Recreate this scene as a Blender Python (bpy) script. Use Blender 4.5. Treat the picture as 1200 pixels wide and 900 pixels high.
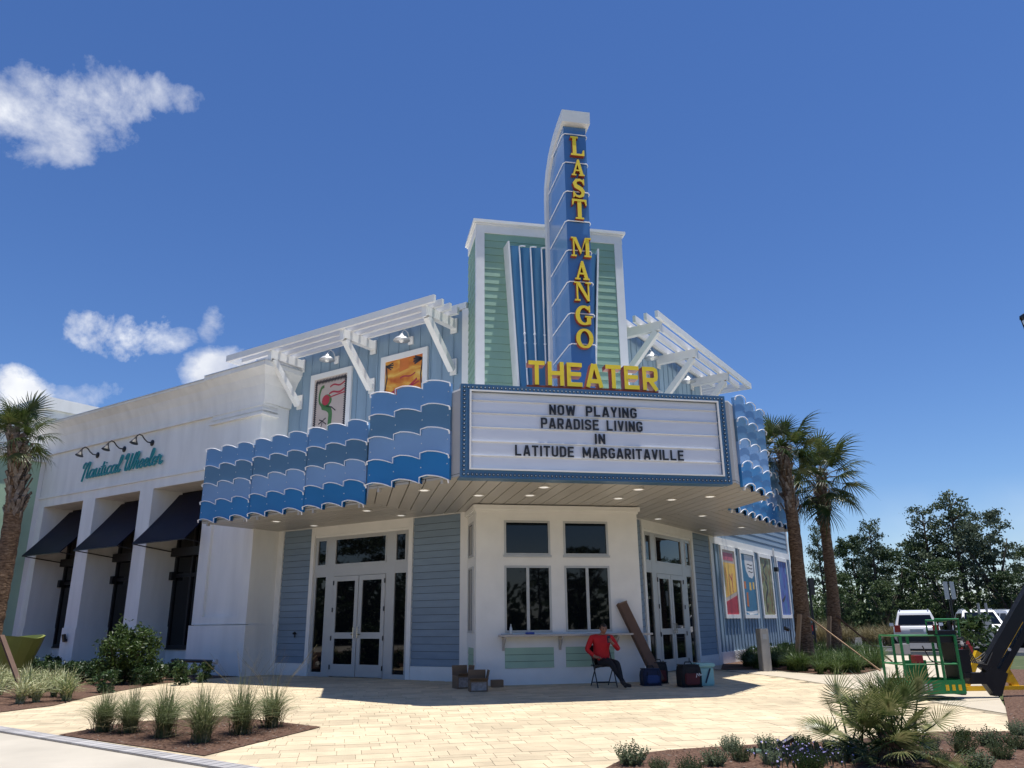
import bpy, bmesh, math, random
from math import sin, cos, pi, radians, sqrt
from mathutils import Vector, Matrix, noise

scene = bpy.context.scene
for o in list(bpy.data.objects):
    bpy.data.objects.remove(o, do_unlink=True)

# ------------------------------------------------------------------ camera
CAM_H = 1.33
F_PX, PITCH, ROLL, YAW = 909.7, radians(17.156), 0.01148, 0.2041
fwd = Vector((sin(YAW) * cos(PITCH), cos(YAW) * cos(PITCH), sin(PITCH)))
rgt0 = Vector((cos(YAW), -sin(YAW), 0.0))
dwn0 = fwd.cross(rgt0)
rgt = cos(ROLL) * rgt0 + sin(ROLL) * dwn0
dwn = -sin(ROLL) * rgt0 + cos(ROLL) * dwn0
cam_data = bpy.data.cameras.new("camera")
cam = bpy.data.objects.new("camera", cam_data)
scene.collection.objects.link(cam)
m3 = Matrix((rgt, -dwn, -fwd)).transposed()
cam.matrix_world = Matrix.Translation((0, 0, CAM_H)) @ m3.to_4x4()
cam_data.sensor_fit = 'HORIZONTAL'
cam_data.sensor_width = 36.0
cam_data.lens = 36.0 * F_PX / 1200.0
cam_data.clip_start = 0.05
cam_data.clip_end = 4000
scene.camera = cam
CAM = Vector((0, 0, CAM_H))

def pix(x, y):
    """direction of a photo pixel"""
    return (rgt * ((x - 600) / F_PX) + dwn * ((y - 450) / F_PX) + fwd)

# ------------------------------------------------------------------ light and sky
SUN = Vector((0.13, -0.078, 1.0)).normalized()
sun_el = math.asin(SUN.z)
sun_az = math.atan2(SUN.x, SUN.y)
sd = bpy.data.lights.new("sun", 'SUN')
sd.energy = 4.9
sd.angle = radians(0.53)
sd.color = (1.0, 0.96, 0.9)
so = bpy.data.objects.new("sun", sd)
scene.collection.objects.link(so)
so.rotation_euler = SUN.to_track_quat('Z', 'Y').to_euler()
so.location = (0, 0, 60)

world = bpy.data.worlds.new("World")
scene.world = world
world.use_nodes = True
wn, wl = world.node_tree.nodes, world.node_tree.links
wn.clear()

def N(tree_nodes, kind, **kw):
    n = tree_nodes.new(kind)
    for k, v in kw.items():
        setattr(n, k, v)
    return n

def wmath(op, a, b=None, clamp=False):
    n = wn.new('ShaderNodeMath'); n.operation = op; n.use_clamp = clamp
    for i, v in enumerate((a, b)):
        if v is None: continue
        if isinstance(v, (int, float)): n.inputs[i].default_value = v
        else: wl.new(v, n.inputs[i])
    return n.outputs[0]

sky = N(wn, 'ShaderNodeTexSky', sky_type='NISHITA', sun_disc=False)
sky.sun_elevation = sun_el
sky.sun_rotation = sun_az
sky.altitude = 0
sky.air_density = 1.0
sky.dust_density = 0.0
sky.ozone_density = 7.0
wtc = wn.new('ShaderNodeTexCoord')
wdir = wtc.outputs['Generated']
cn1 = N(wn, 'ShaderNodeTexNoise'); cn1.inputs['Scale'].default_value = 9.0
cn1.inputs['Detail'].default_value = 14.0; cn1.inputs['Roughness'].default_value = 0.63
cn1.inputs['Distortion'].default_value = 0.15
wl.new(wdir, cn1.inputs['Vector'])
noise_c = wmath('SUBTRACT', cn1.outputs['Fac'], 0.5)
total = None
def cloud(px, py, w, h, amp, tilt=0.0, rough=6.5):
    """one fair-weather cloud in a sky direction; sizes in photo pixels"""
    global total
    d = pix(px, py).normalized()
    hx = (rgt - d * rgt.dot(d)).normalized()
    vy = d.cross(hx)
    c, s_ = cos(tilt), sin(tilt)
    hx, vy = c * hx + s_ * vy, -s_ * hx + c * vy
    terms = []
    for ax, size in ((hx, w / 940.0), (vy, h / 940.0)):
        dp = wn.new('ShaderNodeVectorMath'); dp.operation = 'DOT_PRODUCT'
        wl.new(wdir, dp.inputs[0]); dp.inputs[1].default_value = ax / size
        terms.append(wmath('MULTIPLY', dp.outputs['Value'], dp.outputs['Value']))
    r2 = wmath('ADD', terms[0], terms[1])
    dp = wn.new('ShaderNodeVectorMath'); dp.operation = 'DOT_PRODUCT'
    wl.new(wdir, dp.inputs[0]); dp.inputs[1].default_value = d
    front = wmath('GREATER_THAN', dp.outputs['Value'], 0.3)
    v = wmath('SUBTRACT', 0.75, r2)
    v = wmath('ADD', v, wmath('MULTIPLY', noise_c, rough))
    v = wmath('MULTIPLY', v, amp, True)
    v = wmath('MULTIPLY', v, front)
    total = v if total is None else wmath('MAXIMUM', total, v)
cloud(40, 138, 58, 46, 0.5, 0.35, 7.5)
cloud(120, 118, 66, 46, 0.55, -0.1, 7.5)
cloud(190, 112, 50, 24, 0.45, 0.1, 7.5)
cloud(135, 392, 72, 32, 0.95)
cloud(190, 400, 40, 20, 0.7)
cloud(262, 440, 62, 46, 2.0, 0.0, 2.5)
cloud(8, 452, 42, 30, 1.1)
cloud(120, 464, 50, 20, 0.5)
cloud(188, 468, 30, 13, 1.1)
cloud(250, 388, 16, 28, 0.5, 0.0, 8.0)
sep = wn.new('ShaderNodeSeparateXYZ'); wl.new(wdir, sep.inputs[0])
# bright white haze clouds low over the horizon all round
low = wmath('SUBTRACT', 1.0, wmath('DIVIDE', sep.outputs['Z'], 0.15), True)
cn2 = N(wn, 'ShaderNodeTexNoise'); cn2.inputs['Scale'].default_value = 5.0; cn2.inputs['Detail'].default_value = 6.0
wl.new(wdir, cn2.inputs['Vector'])
lowc = wmath('MULTIPLY', low, wmath('MULTIPLY', wmath('SUBTRACT', cn2.outputs['Fac'], 0.36, True), 3.0, True))
total = wmath('MAXIMUM', total, wmath('MULTIPLY', lowc, 0.85))
hsv = wn.new('ShaderNodeHueSaturation'); hsv.inputs['Hue'].default_value = 0.509; hsv.inputs['Saturation'].default_value = 1.13; hsv.inputs['Value'].default_value = 1.0
wl.new(sky.outputs[0], hsv.inputs['Color'])
cmix = wn.new('ShaderNodeMixRGB'); wl.new(total, cmix.inputs['Fac'])
wl.new(hsv.outputs[0], cmix.inputs['Color1']); 
cn3 = N(wn, 'ShaderNodeTexNoise'); cn3.inputs['Scale'].default_value = 16.0; cn3.inputs['Detail'].default_value = 5.0
wl.new(wdir, cn3.inputs['Vector'])
ccol = wn.new('ShaderNodeMixRGB'); ccol.inputs['Color1'].default_value = (4.6, 5.0, 6.1, 1); ccol.inputs['Color2'].default_value = (8.6, 8.7, 8.8, 1)
wl.new(wmath('MULTIPLY', wmath('SUBTRACT', cn3.outputs['Fac'], 0.3), 2.4, True), ccol.inputs['Fac'])
wl.new(ccol.outputs[0], cmix.inputs['Color2'])
bg = wn.new('ShaderNodeBackground'); bg.inputs['Strength'].default_value = 0.104
wl.new(cmix.outputs[0], bg.inputs['Color'])
wo = wn.new('ShaderNodeOutputWorld'); wl.new(bg.outputs[0], wo.inputs['Surface'])

scene.render.engine = 'CYCLES'
vs = scene.view_settings
vs.view_transform = 'Standard'; vs.look = 'None'; vs.gamma = 1.0; vs.use_curve_mapping = False
vs.exposure = 0.3
scene.cycles.max_bounces = 6
scene.cycles.diffuse_bounces = 4
scene.cycles.glossy_bounces = 3
scene.cycles.transparent_max_bounces = 6

# ------------------------------------------------------------------ helpers
random.seed(7)
COL = scene.collection
S2 = sqrt(0.5)
APEX = Vector((4.96, 17.8, 0))
SLOPE, Y0 = 0.023, 18.4

def gz(x, y):
    return -SLOPE * max(0.0, Y0 - y)
def GP(x, y, up=0.0):
    return Vector((x, y, gz(x, y) + up))
def TW(p): return Vector(p)
def TL(p):   # along the left wing, outward, up
    t, n, z = p
    return Vector((APEX.x - (t + n) * S2, APEX.y + (t - n) * S2, z))
def TR(p):   # along the right wing, outward, up
    t, n, z = p
    return Vector((APEX.x + (t + n) * S2, APEX.y + (t - n) * S2, z))

def lin(c):
    c = c / 255.0
    return c / 12.92 if c <= 0.04045 else ((c + 0.055) / 1.055) ** 2.4
def C8(r, g, b):
    return (lin(r), lin(g), lin(b), 1.0)

MATS = {}
def mat(name, col, rough=0.6, var=0.08, scale=6.0, bump=0.0, bscale=None, metal=0.0, spec=0.5, emit=0.0, streak=None, detail=5.0, rvar=0.0, pos=False, tone=False):
    """plain procedural paint / stone / cloth with uneven tone"""
    m = bpy.data.materials.new(name); m.use_nodes = True
    nt = m.node_tree; n, l = nt.nodes, nt.links
    b = n['Principled BSDF']
    b.inputs['Roughness'].default_value = rough
    b.inputs['Metallic'].default_value = metal
    b.inputs['Specular IOR Level'].default_value = spec
    c = tuple(col[:3])
    tc = n.new('ShaderNodeTexCoord')
    mp = n.new('ShaderNodeMapping'); l.new(n.new('ShaderNodeNewGeometry').outputs['Position'] if pos else tc.outputs['Object'], mp.inputs['Vector'])
    if streak: mp.inputs['Scale'].default_value = streak
    nz = n.new('ShaderNodeTexNoise'); nz.inputs['Scale'].default_value = scale; nz.inputs['Detail'].default_value = detail
    l.new(mp.outputs[0], nz.inputs['Vector'])
    nz2 = n.new('ShaderNodeTexNoise'); nz2.inputs['Scale'].default_value = scale * 0.13; nz2.inputs['Detail'].default_value = 3.0
    l.new(mp.outputs[0], nz2.inputs['Vector'])
    ad = n.new('ShaderNodeMath'); ad.operation = 'ADD'; l.new(nz.outputs['Fac'], ad.inputs[0]); l.new(nz2.outputs['Fac'], ad.inputs[1])
    mr = n.new('ShaderNodeMapRange'); mr.inputs['From Min'].default_value = 0.7; mr.inputs['From Max'].default_value = 1.3
    mr.inputs['To Min'].default_value = 1.0 - var; mr.inputs['To Max'].default_value = 1.0 + var
    l.new(ad.outputs[0], mr.inputs['Value'])
    oi = n.new('ShaderNodeObjectInfo')
    mr2 = n.new('ShaderNodeMapRange'); mr2.inputs['To Min'].default_value = 1.0 - rvar; mr2.inputs['To Max'].default_value = 1.0 + rvar
    l.new(oi.outputs['Random'], mr2.inputs['Value'])
    mm = n.new('ShaderNodeMath'); mm.operation = 'MULTIPLY'; l.new(mr.outputs[0], mm.inputs[0]); l.new(mr2.outputs[0], mm.inputs[1])
    if tone:
        at = n.new('ShaderNodeAttribute'); at.attribute_name = 'tone'
        m4 = n.new('ShaderNodeMath'); m4.operation = 'MULTIPLY'; l.new(mm.outputs[0], m4.inputs[0]); l.new(at.outputs['Fac'], m4.inputs[1]); mm = m4
    vm = n.new('ShaderNodeVectorMath'); vm.operation = 'SCALE'; vm.inputs[0].default_value = c
    l.new(mm.outputs[0], vm.inputs['Scale'])
    l.new(vm.outputs[0], b.inputs['Base Color'])
    if emit:
        l.new(vm.outputs[0], b.inputs['Emission Color']); b.inputs['Emission Strength'].default_value = emit
    if bump:
        bn = n.new('ShaderNodeTexNoise'); bn.inputs['Scale'].default_value = bscale or scale * 6; bn.inputs['Detail'].default_value = 6.0
        l.new(mp.outputs[0], bn.inputs['Vector'])
        bp = n.new('ShaderNodeBump'); bp.inputs['Strength'].default_value = bump; bp.inputs['Distance'].default_value = 0.02
        l.new(bn.outputs['Fac'], bp.inputs['Height']); l.new(bp.outputs[0], b.inputs['Normal'])
    MATS[name] = m
    return m

def ramp_mat(name, stops, scale=4.0, rough=0.8, stretch=(1, 1, 1), distort=0.5, bump=0.0, detail=6.0, spec=0.4, trans=0.0, rand=0.0):
    m = bpy.data.materials.new(name); m.use_nodes = True
    nt = m.node_tree; n, l = nt.nodes, nt.links
    b = n['Principled BSDF']; b.inputs['Roughness'].default_value = rough; b.inputs['Specular IOR Level'].default_value = spec
    tc = n.new('ShaderNodeTexCoord'); mp = n.new('ShaderNodeMapping'); mp.inputs['Scale'].default_value = stretch
    l.new(tc.outputs['Object'], mp.inputs['Vector'])
    nz = n.new('ShaderNodeTexNoise'); nz.inputs['Scale'].default_value = scale; nz.inputs['Detail'].default_value = detail; nz.inputs['Distortion'].default_value = distort
    l.new(mp.outputs[0], nz.inputs['Vector'])
    fac = nz.outputs['Fac']
    if rand:
        oi = n.new('ShaderNodeObjectInfo')
        a = n.new('ShaderNodeMath'); a.operation = 'MULTIPLY_ADD'; a.inputs[1].default_value = rand; a.inputs[2].default_value = -rand / 2
        l.new(oi.outputs['Random'], a.inputs[0])
        a2 = n.new('ShaderNodeMath'); a2.operation = 'ADD'; l.new(fac, a2.inputs[0]); l.new(a.outputs[0], a2.inputs[1]); fac = a2.outputs[0]
    cr = n.new('ShaderNodeValToRGB'); e = cr.color_ramp.elements
    while len(e) < len(stops): e.new(0.5)
    for el, (p, c) in zip(e, stops): el.position = p; el.color = c
    l.new(fac, cr.inputs['Fac']); l.new(cr.outputs[0], b.inputs['Base Color'])
    if bump:
        bp = n.new('ShaderNodeBump'); bp.inputs['Strength'].default_value = bump; bp.inputs['Distance'].default_value = 0.03
        l.new(nz.outputs['Fac'], bp.inputs['Height']); l.new(bp.outputs[0], b.inputs['Normal'])
    if trans:
        out = n['Material Output']; ts = n.new('ShaderNodeBsdfTranslucent'); mx = n.new('ShaderNodeMixShader'); mx.inputs[0].default_value = trans
        l.new(cr.outputs[0], ts.inputs['Color']); l.new(b.outputs[0], mx.inputs[1]); l.new(ts.outputs[0], mx.inputs[2]); l.new(mx.outputs[0], out.inputs['Surface'])
    MATS[name] = m
    return m

mat('white_paint', (0.80, 0.79, 0.76), 0.5, 0.05, 3.0, 0.05, 60)
mat('white_stucco', (0.82, 0.805, 0.765), 0.85, 0.10, 1.6, 0.35, 70, streak=(1.6, 1.6, .3))
mat('siding_blue', (0.20, 0.27, 0.345), 0.6, 0.09, 2.0, 0.08, 40, streak=(1, 1, 6), rvar=0.05)
mat('panel_blue', (0.23, 0.325, 0.41), 0.6, 0.09, 2.0, 0.08, 40, streak=(4, 4, 0.6), rvar=0.05)
mat('siding_green', (0.25, 0.395, 0.30), 0.6, 0.08, 2.0, 0.08, 40, rvar=0.04)
mat('panel_green', (0.36, 0.50, 0.355), 0.6, 0.08, 2.0, 0.08, 40)
mat('soffit_metal', (0.395, 0.38, 0.355), 0.36, 0.05, 1.5, 0.02, 30, rvar=0.05)
mat('siding_gap_shade', (0.035, 0.045, 0.055), 0.9)  # shadow under each lap, put into a dark colour behind the boards
mat('fascia_grey', (0.40, 0.39, 0.38), 0.5, 0.06, 2.0)
mat('wave_a', (0.12, 0.26, 0.48), 0.34, 0.09, 1.0, 0.10, 1.6, rvar=0.06)
mat('wave_b', (0.085, 0.185, 0.30), 0.34, 0.09, 1.0, 0.10, 1.6, rvar=0.06)
mat('wave_c', (0.195, 0.33, 0.55), 0.34, 0.09, 1.0, 0.10, 1.6, rvar=0.06)
mat('wave_d', (0.016, 0.17, 0.42), 0.34, 0.09, 1.0, 0.10, 1.6, rvar=0.06)
mat('roof_membrane', (0.82, 0.82, 0.80), 0.8, 0.06, 1.0)
mat('neon_tube', (0.9, 0.9, 0.92), 0.2, 0.03, 4.0)
mat('sign_blue', (0.075, 0.19, 0.42), 0.2, 0.06, 1.2, rvar=0.05)
mat('sign_blue_sheen', (0.17, 0.32, 0.57), 0.15, 0.06, 1.2, spec=0.6, rvar=0.05)  # reflected light on the sign's sides is put into this paler blue
mat('flute_blue', (0.07, 0.20, 0.355), 0.22, 0.06, 1.2, rvar=0.06)
mat('marquee_blue', (0.05, 0.13, 0.24), 0.35, 0.06, 2.0)
mat('marquee_board', (0.74, 0.76, 0.82), 0.3, 0.05, 1.2, streak=(1, 1, 5))
mat('letter_yellow', (0.90, 0.66, 0.03), 0.5, 0.04, 2.0)
mat('letter_return', (0.36, 0.065, 0.02), 0.4, 0.06, 3.0)
mat('letter_black', (0.012, 0.012, 0.015), 0.45, 0.1, 5.0)
mat('bulb', (0.30, 0.38, 0.48), 0.15, 0.1, 8.0)
mat('downlight', (0.95, 0.93, 0.88), 0.4, 0.02, 8.0, emit=0.4)
mat('galvanised', (0.62, 0.63, 0.64), 0.45, 0.08, 6.0, metal=0.5)
mat('lamp_bulb', (0.95, 0.93, 0.88), 0.3, 0.02, 8.0)
mat('black_metal', (0.012, 0.012, 0.014), 0.4, 0.2, 8.0)
mat('aluminium_frame', (0.50, 0.50, 0.49), 0.35, 0.05, 3.0, metal=0.2)
mat('chrome', (0.6, 0.6, 0.6), 0.15, 0.05, 8.0, metal=1.0)
mat('awning_navy', (0.0035, 0.005, 0.018), 0.45, 0.25, 2.0, 0.06, 18, spec=0.12)
mat('counter_wood', (0.50, 0.45, 0.40), 0.45, 0.1, 4.0)
mat('sign_teal', (0.01, 0.20, 0.24), 0.35, 0.05, 3.0)
mat('sign_teal_side', (0.015, 0.30, 0.32), 0.4, 0.05, 3.0)
mat('paver', (0.575, 0.47, 0.31), 0.8, 0.15, 3.0, 0.35, 60, rvar=0.13, pos=True)
mat('paver_bulk', (0.575, 0.47, 0.31), 0.8, 0.15, 3.0, 0.35, 60, pos=True, tone=True)
mat('joint_sand', (0.30, 0.25, 0.17), 0.95, 0.12, 20.0, 0.3, 120)
mat('border_paver', (0.40, 0.385, 0.375), 0.85, 0.10, 6.0, 0.3, 70, rvar=0.18)
mat('concrete', (0.51, 0.445, 0.34), 0.85, 0.08, 1.4, 0.25, 70)
mat('concrete_light', (0.48, 0.435, 0.355), 0.85, 0.12, 1.2, 0.25, 70, pos=True)
mat('asphalt', (0.075, 0.075, 0.08), 0.9, 0.15, 2.0, 0.3, 80)
mat('line_paint', (0.7, 0.7, 0.68), 0.8, 0.1, 6.0)
ramp_mat('mulch', [(0.25, (0.045, 0.022, 0.014, 1)), (0.5, (0.11, 0.058, 0.036, 1)), (0.75, (0.21, 0.13, 0.085, 1))], 26.0, 0.95, bump=1.0, detail=9)
ramp_mat('earth_grass', [(0.3, (0.035, 0.055, 0.018, 1)), (0.6, (0.075, 0.095, 0.035, 1)), (0.8, (0.15, 0.13, 0.07, 1))], 3.0, 0.95, bump=0.5, detail=9)
ramp_mat('leaf_dark', [(0.3, (0.022, 0.045, 0.014, 1)), (0.55, (0.055, 0.092, 0.028, 1)), (0.75, (0.12, 0.16, 0.055, 1))], 1.6, 0.6, trans=0.25, rand=0.2)
ramp_mat('leaf_pine', [(0.3, (0.028, 0.050, 0.022, 1)), (0.55, (0.07, 0.10, 0.045, 1)), (0.75, (0.14, 0.17, 0.085, 1))], 1.6, 0.65, trans=0.2, rand=0.2)
ramp_mat('leaf_grey', [(0.3, (0.05, 0.075, 0.045, 1)), (0.55, (0.095, 0.125, 0.075, 1)), (0.75, (0.16, 0.19, 0.12, 1))], 1.8, 0.65, trans=0.25, rand=0.2)
ramp_mat('leaf_shrub', [(0.3, (0.030, 0.060, 0.012, 1)), (0.55, (0.075, 0.12, 0.025, 1)), (0.75, (0.17, 0.22, 0.06, 1))], 9.0, 0.45, trans=0.3, rand=0.15)
ramp_mat('leaf_hedge', [(0.3, (0.020, 0.044, 0.014, 1)), (0.55, (0.042, 0.082, 0.025, 1)), (0.75, (0.10, 0.15, 0.05, 1))], 9.0, 0.4, trans=0.2, rand=0.15)
ramp_mat('leaf_variegated', [(0.35, (0.10, 0.16, 0.05, 1)), (0.5, (0.38, 0.40, 0.20, 1)), (0.65, (0.62, 0.60, 0.38, 1))], 24.0, 0.5, trans=0.25, rand=0.1)
ramp_mat('leaf_sage', [(0.3, (0.035, 0.055, 0.025, 1)), (0.55, (0.085, 0.115, 0.055, 1)), (0.75, (0.17, 0.20, 0.12, 1))], 14.0, 0.6, trans=0.25, rand=0.15)
ramp_mat('grass_blade', [(0.3, (0.085, 0.12, 0.045, 1)), (0.55, (0.19, 0.225, 0.10, 1)), (0.78, (0.40, 0.37, 0.22, 1))], 12.0, 0.5, trans=0.3, rand=0.1)
ramp_mat('grass_dry', [(0.3, (0.12, 0.10, 0.045, 1)), (0.55, (0.24, 0.20, 0.10, 1)), (0.78, (0.40, 0.34, 0.20, 1))], 12.0, 0.6, trans=0.3)
ramp_mat('liriope_blade', [(0.3, (0.028, 0.060, 0.015, 1)), (0.55, (0.075, 0.12, 0.03, 1)), (0.78, (0.20, 0.25, 0.09, 1))], 10.0, 0.4, trans=0.3, rand=0.15)
ramp_mat('palm_leaf', [(0.3, (0.022, 0.042, 0.010, 1)), (0.55, (0.055, 0.085, 0.022, 1)), (0.78, (0.14, 0.155, 0.05, 1))], 5.0, 0.42, trans=0.25, rand=0.3)
ramp_mat('palmetto_leaf', [(0.28, (0.045, 0.072, 0.018, 1)), (0.5, (0.11, 0.145, 0.045, 1)), (0.72, (0.30, 0.30, 0.13, 1))], 7.0, 0.32, trans=0.25, rand=0.3)
ramp_mat('palm_bark', [(0.3, (0.05, 0.028, 0.016, 1)), (0.5, (0.14, 0.085, 0.05, 1)), (0.75, (0.27, 0.185, 0.12, 1))], 10.0, 0.95, stretch=(1, 1, 3.0), bump=1.0, detail=9)
ramp_mat('palm_boot', [(0.3, (0.07, 0.05, 0.04, 1)), (0.5, (0.17, 0.135, 0.11, 1)), (0.75, (0.32, 0.28, 0.24, 1))], 8.0, 0.9, bump=0.6, detail=8)
ramp_mat('bark', [(0.3, (0.035, 0.026, 0.02, 1)), (0.6, (0.10, 0.08, 0.062, 1)), (0.8, (0.17, 0.14, 0.11, 1))], 5.0, 0.95, stretch=(1, 1, 0.3), bump=0.8)
mat('stake_wood', (0.36, 0.23, 0.13), 0.8, 0.2, 6.0, 0.2, 40, streak=(4, 4, 1))
mat('stake_dark', (0.10, 0.055, 0.035), 0.8, 0.2, 6.0)
mat('flower_mauve', (0.22, 0.20, 0.42), 0.6, 0.2, 12.0)

def glass_mat():
    m = bpy.data.materials.new('window_glass'); m.use_nodes = True
    n, l = m.node_tree.nodes, m.node_tree.links
    b = n['Principled BSDF']
    b.inputs['Base Color'].default_value = (0.004, 0.005, 0.007, 1)
    b.inputs['Roughness'].default_value = 0.02
    b.inputs['IOR'].default_value = 1.45
    tc = n.new('ShaderNodeTexCoord'); nz = n.new('ShaderNodeTexNoise'); nz.inputs['Scale'].default_value = 0.8
    l.new(tc.outputs['Object'], nz.inputs['Vector'])
    bp = n.new('ShaderNodeBump'); bp.inputs['Strength'].default_value = 0.03; bp.inputs['Distance'].default_value = 0.05
    l.new(nz.outputs['Fac'], bp.inputs['Height']); l.new(bp.outputs[0], b.inputs['Normal'])
    MATS['window_glass'] = m
glass_mat()

ORG = {}
class MB:
    """collects faces in a local frame, then links them as ONE mesh object"""
    def __init__(self, T=TW):
        self.v, self.f, self.mi, self.T = [], [], [], T
    def add(self, verts, faces, mi=0):
        o = len(self.v)
        self.v.extend(self.T(p) for p in verts)
        self.f.extend(tuple(i + o for i in f) for f in faces)
        self.mi.extend([mi] * len(faces))
        return self
    def box(self, x0, x1, y0, y1, z0, z1, mi=0):
        x0, x1 = min(x0, x1), max(x0, x1); y0, y1 = min(y0, y1), max(y0, y1); z0, z1 = min(z0, z1), max(z0, z1)
        v = [(x, y, z) for x in (x0, x1) for y in (y0, y1) for z in (z0, z1)]
        return self.add(v, [(0, 1, 3, 2), (4, 6, 7, 5), (0, 4, 5, 1), (2, 3, 7, 6), (0, 2, 6, 4), (1, 5, 7, 3)], mi)
    def prism(self, poly, fn, d0, d1, mi=0, side_mi=None):
        """poly of (u,v) between depths d0,d1; fn(u,v,w)->xyz"""
        n = len(poly)
        v = [fn(u, w, d0) for u, w in poly] + [fn(u, w, d1) for u, w in poly]
        self.add(v, [tuple(range(n))[::-1], tuple(range(n, 2 * n))], mi)
        o = len(self.v) - 2 * n
        for i in range(n):
            j = (i + 1) % n
            self.f.append((o + i, o + j, o + n + j, o + n + i)); self.mi.append(mi if side_mi is None else side_mi)
        return self
    def bar(self, p0, p1, w, h, mi=0, up=(0, 0, 1)):
        """a straight bar of section w x h between two points (local frame)"""
        a, b = Vector(p0), Vector(p1); d = (b - a).normalized(); u = Vector(up)
        s = d.cross(u)
        if s.length < 1e-4: s = d.cross(Vector((1, 0, 0)))
        s.normalize(); u = s.cross(d).normalized()
        v = []
        for p in (a, b):
            for i, j in ((-1, -1), (1, -1), (1, 1), (-1, 1)):
                v.append(tuple(p + s * (i * w / 2) + u * (j * h / 2)))
        return self.add(v, [(3, 2, 1, 0), (4, 5, 6, 7), (0, 1, 5, 4), (1, 2, 6, 5), (2, 3, 7, 6), (3, 0, 4, 7)], mi)
    def tube(self, path, r, seg=6, mi=0, caps=True):
        pts = [Vector(p) for p in path]; k = len(pts)
        rr = r if isinstance(r, (list, tuple)) else [r] * k
        rings = []
        prev = None
        for i, p in enumerate(pts):
            d = (pts[min(i + 1, k - 1)] - pts[max(i - 1, 0)])
            if d.length < 1e-7: d = Vector((0, 0, 1))
            d.normalize()
            if prev is None:
                a = d.orthogonal().normalized()
            else:
                a = prev - d * prev.dot(d)
                a = a.normalized() if a.length > 1e-5 else d.orthogonal().normalized()
            prev = a; b = d.cross(a)
            rings.append([tuple(p + (a * cos(2 * pi * j / seg) + b * sin(2 * pi * j / seg)) * rr[i]) for j in range(seg)])
        v = [q for ring in rings for q in ring]; f = []
        for i in range(k - 1):
            for j in range(seg):
                j2 = (j + 1) % seg
                f.append((i * seg + j, i * seg + j2, (i + 1) * seg + j2, (i + 1) * seg + j))
        if caps:
            f.append(tuple(range(seg))[::-1]); f.append(tuple((k - 1) * seg + j for j in range(seg)))
        return self.add(v, f, mi)
    def lathe(self, c, prof, seg=12, mi=0, axis=None):
        """profile of (radius, height) spun round an axis through c"""
        c = Vector(c); ax = Vector(axis or (0, 0, 1)).normalized(); a = ax.orthogonal().normalized(); b = ax.cross(a)
        v = []; f = []
        for r, h in prof:
            for j in range(seg):
                v.append(tuple(c + ax * h + (a * cos(2 * pi * j / seg) + b * sin(2 * pi * j / seg)) * max(r, 1e-4)))
        for i in range(len(prof) - 1):
            for j in range(seg):
                j2 = (j + 1) % seg
                f.append((i * seg + j, i * seg + j2, (i + 1) * seg + j2, (i + 1) * seg + j))
        f.append(tuple(range(seg))[::-1]); f.append(tuple((len(prof) - 1) * seg + j for j in range(seg)))
        return self.add(v, f, mi)
    def ball(self, c, r, sc=(1, 1, 1), seg=8, rings=6, mi=0):
        prof = [(r * sin(pi * i / rings), -r * cos(pi * i / rings)) for i in range(rings + 1)]
        c = Vector(c); v = []; f = []
        for rr, h in prof:
            for j in range(seg):
                v.append((c.x + rr * cos(2 * pi * j / seg) * sc[0], c.y + rr * sin(2 * pi * j / seg) * sc[1], c.z + h * sc[2]))
        for i in range(rings):
            for j in range(seg):
                j2 = (j + 1) % seg
                f.append((i * seg + j, i * seg + j2, (i + 1) * seg + j2, (i + 1) * seg + j))
        return self.add(v, f, mi)
    def ribbon(self, pts, widths, fn, d0, d1, mi=0, side_mi=None, loop=False):
        """a stroke of given width along 2-D points, extruded between depths"""
        k = len(pts); L, R = [], []
        for i in range(k):
            p_ = Vector(pts[i]); a = p_ - Vector(pts[max(i - 1, 0)]); b = Vector(pts[min(i + 1, k - 1)]) - p_
            if i == 0: a = b
            if i == k - 1: b = a
            if loop and i in (0, k - 1): a = Vector(pts[-1]) - Vector(pts[-2]); b = Vector(pts[1]) - Vector(pts[0])
            a = a.normalized() if a.length > 1e-6 else Vector((1, 0)); b = b.normalized() if b.length > 1e-6 else a
            d = a + b; d = d.normalized() if d.length > 1e-6 else a
            nrm = Vector((-d.y, d.x)); w = (widths[i] if isinstance(widths, (list, tuple)) else widths) / 2
            w /= max(0.55, d.dot(a))
            p = Vector(pts[i]); L.append(p + nrm * w); R.append(p - nrm * w)
        v = [fn(p.x, p.y, d0) for p in L] + [fn(p.x, p.y, d0) for p in R] + [fn(p.x, p.y, d1) for p in L] + [fn(p.x, p.y, d1) for p in R]
        sm = mi if side_mi is None else side_mi
        o = len(self.v); self.v.extend(self.T(p) for p in v)
        def q(a, b, c, d, m): self.f.append((o + a, o + b, o + c, o + d)); self.mi.append(m)
        for i in range(k - 1):
            q(i, i + 1, k + i + 1, k + i, sm)
            q(2 * k + i, 3 * k + i, 3 * k + i + 1, 2 * k + i + 1, mi)
            q(i, 2 * k + i, 2 * k + i + 1, i + 1, sm)
            q(k + i, k + i + 1, 3 * k + i + 1, 3 * k + i, sm)
        q(0, k, 3 * k, 2 * k, sm); q(k - 1, 3 * k - 1, 4 * k - 1, 2 * k - 1, sm)
        return self
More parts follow.
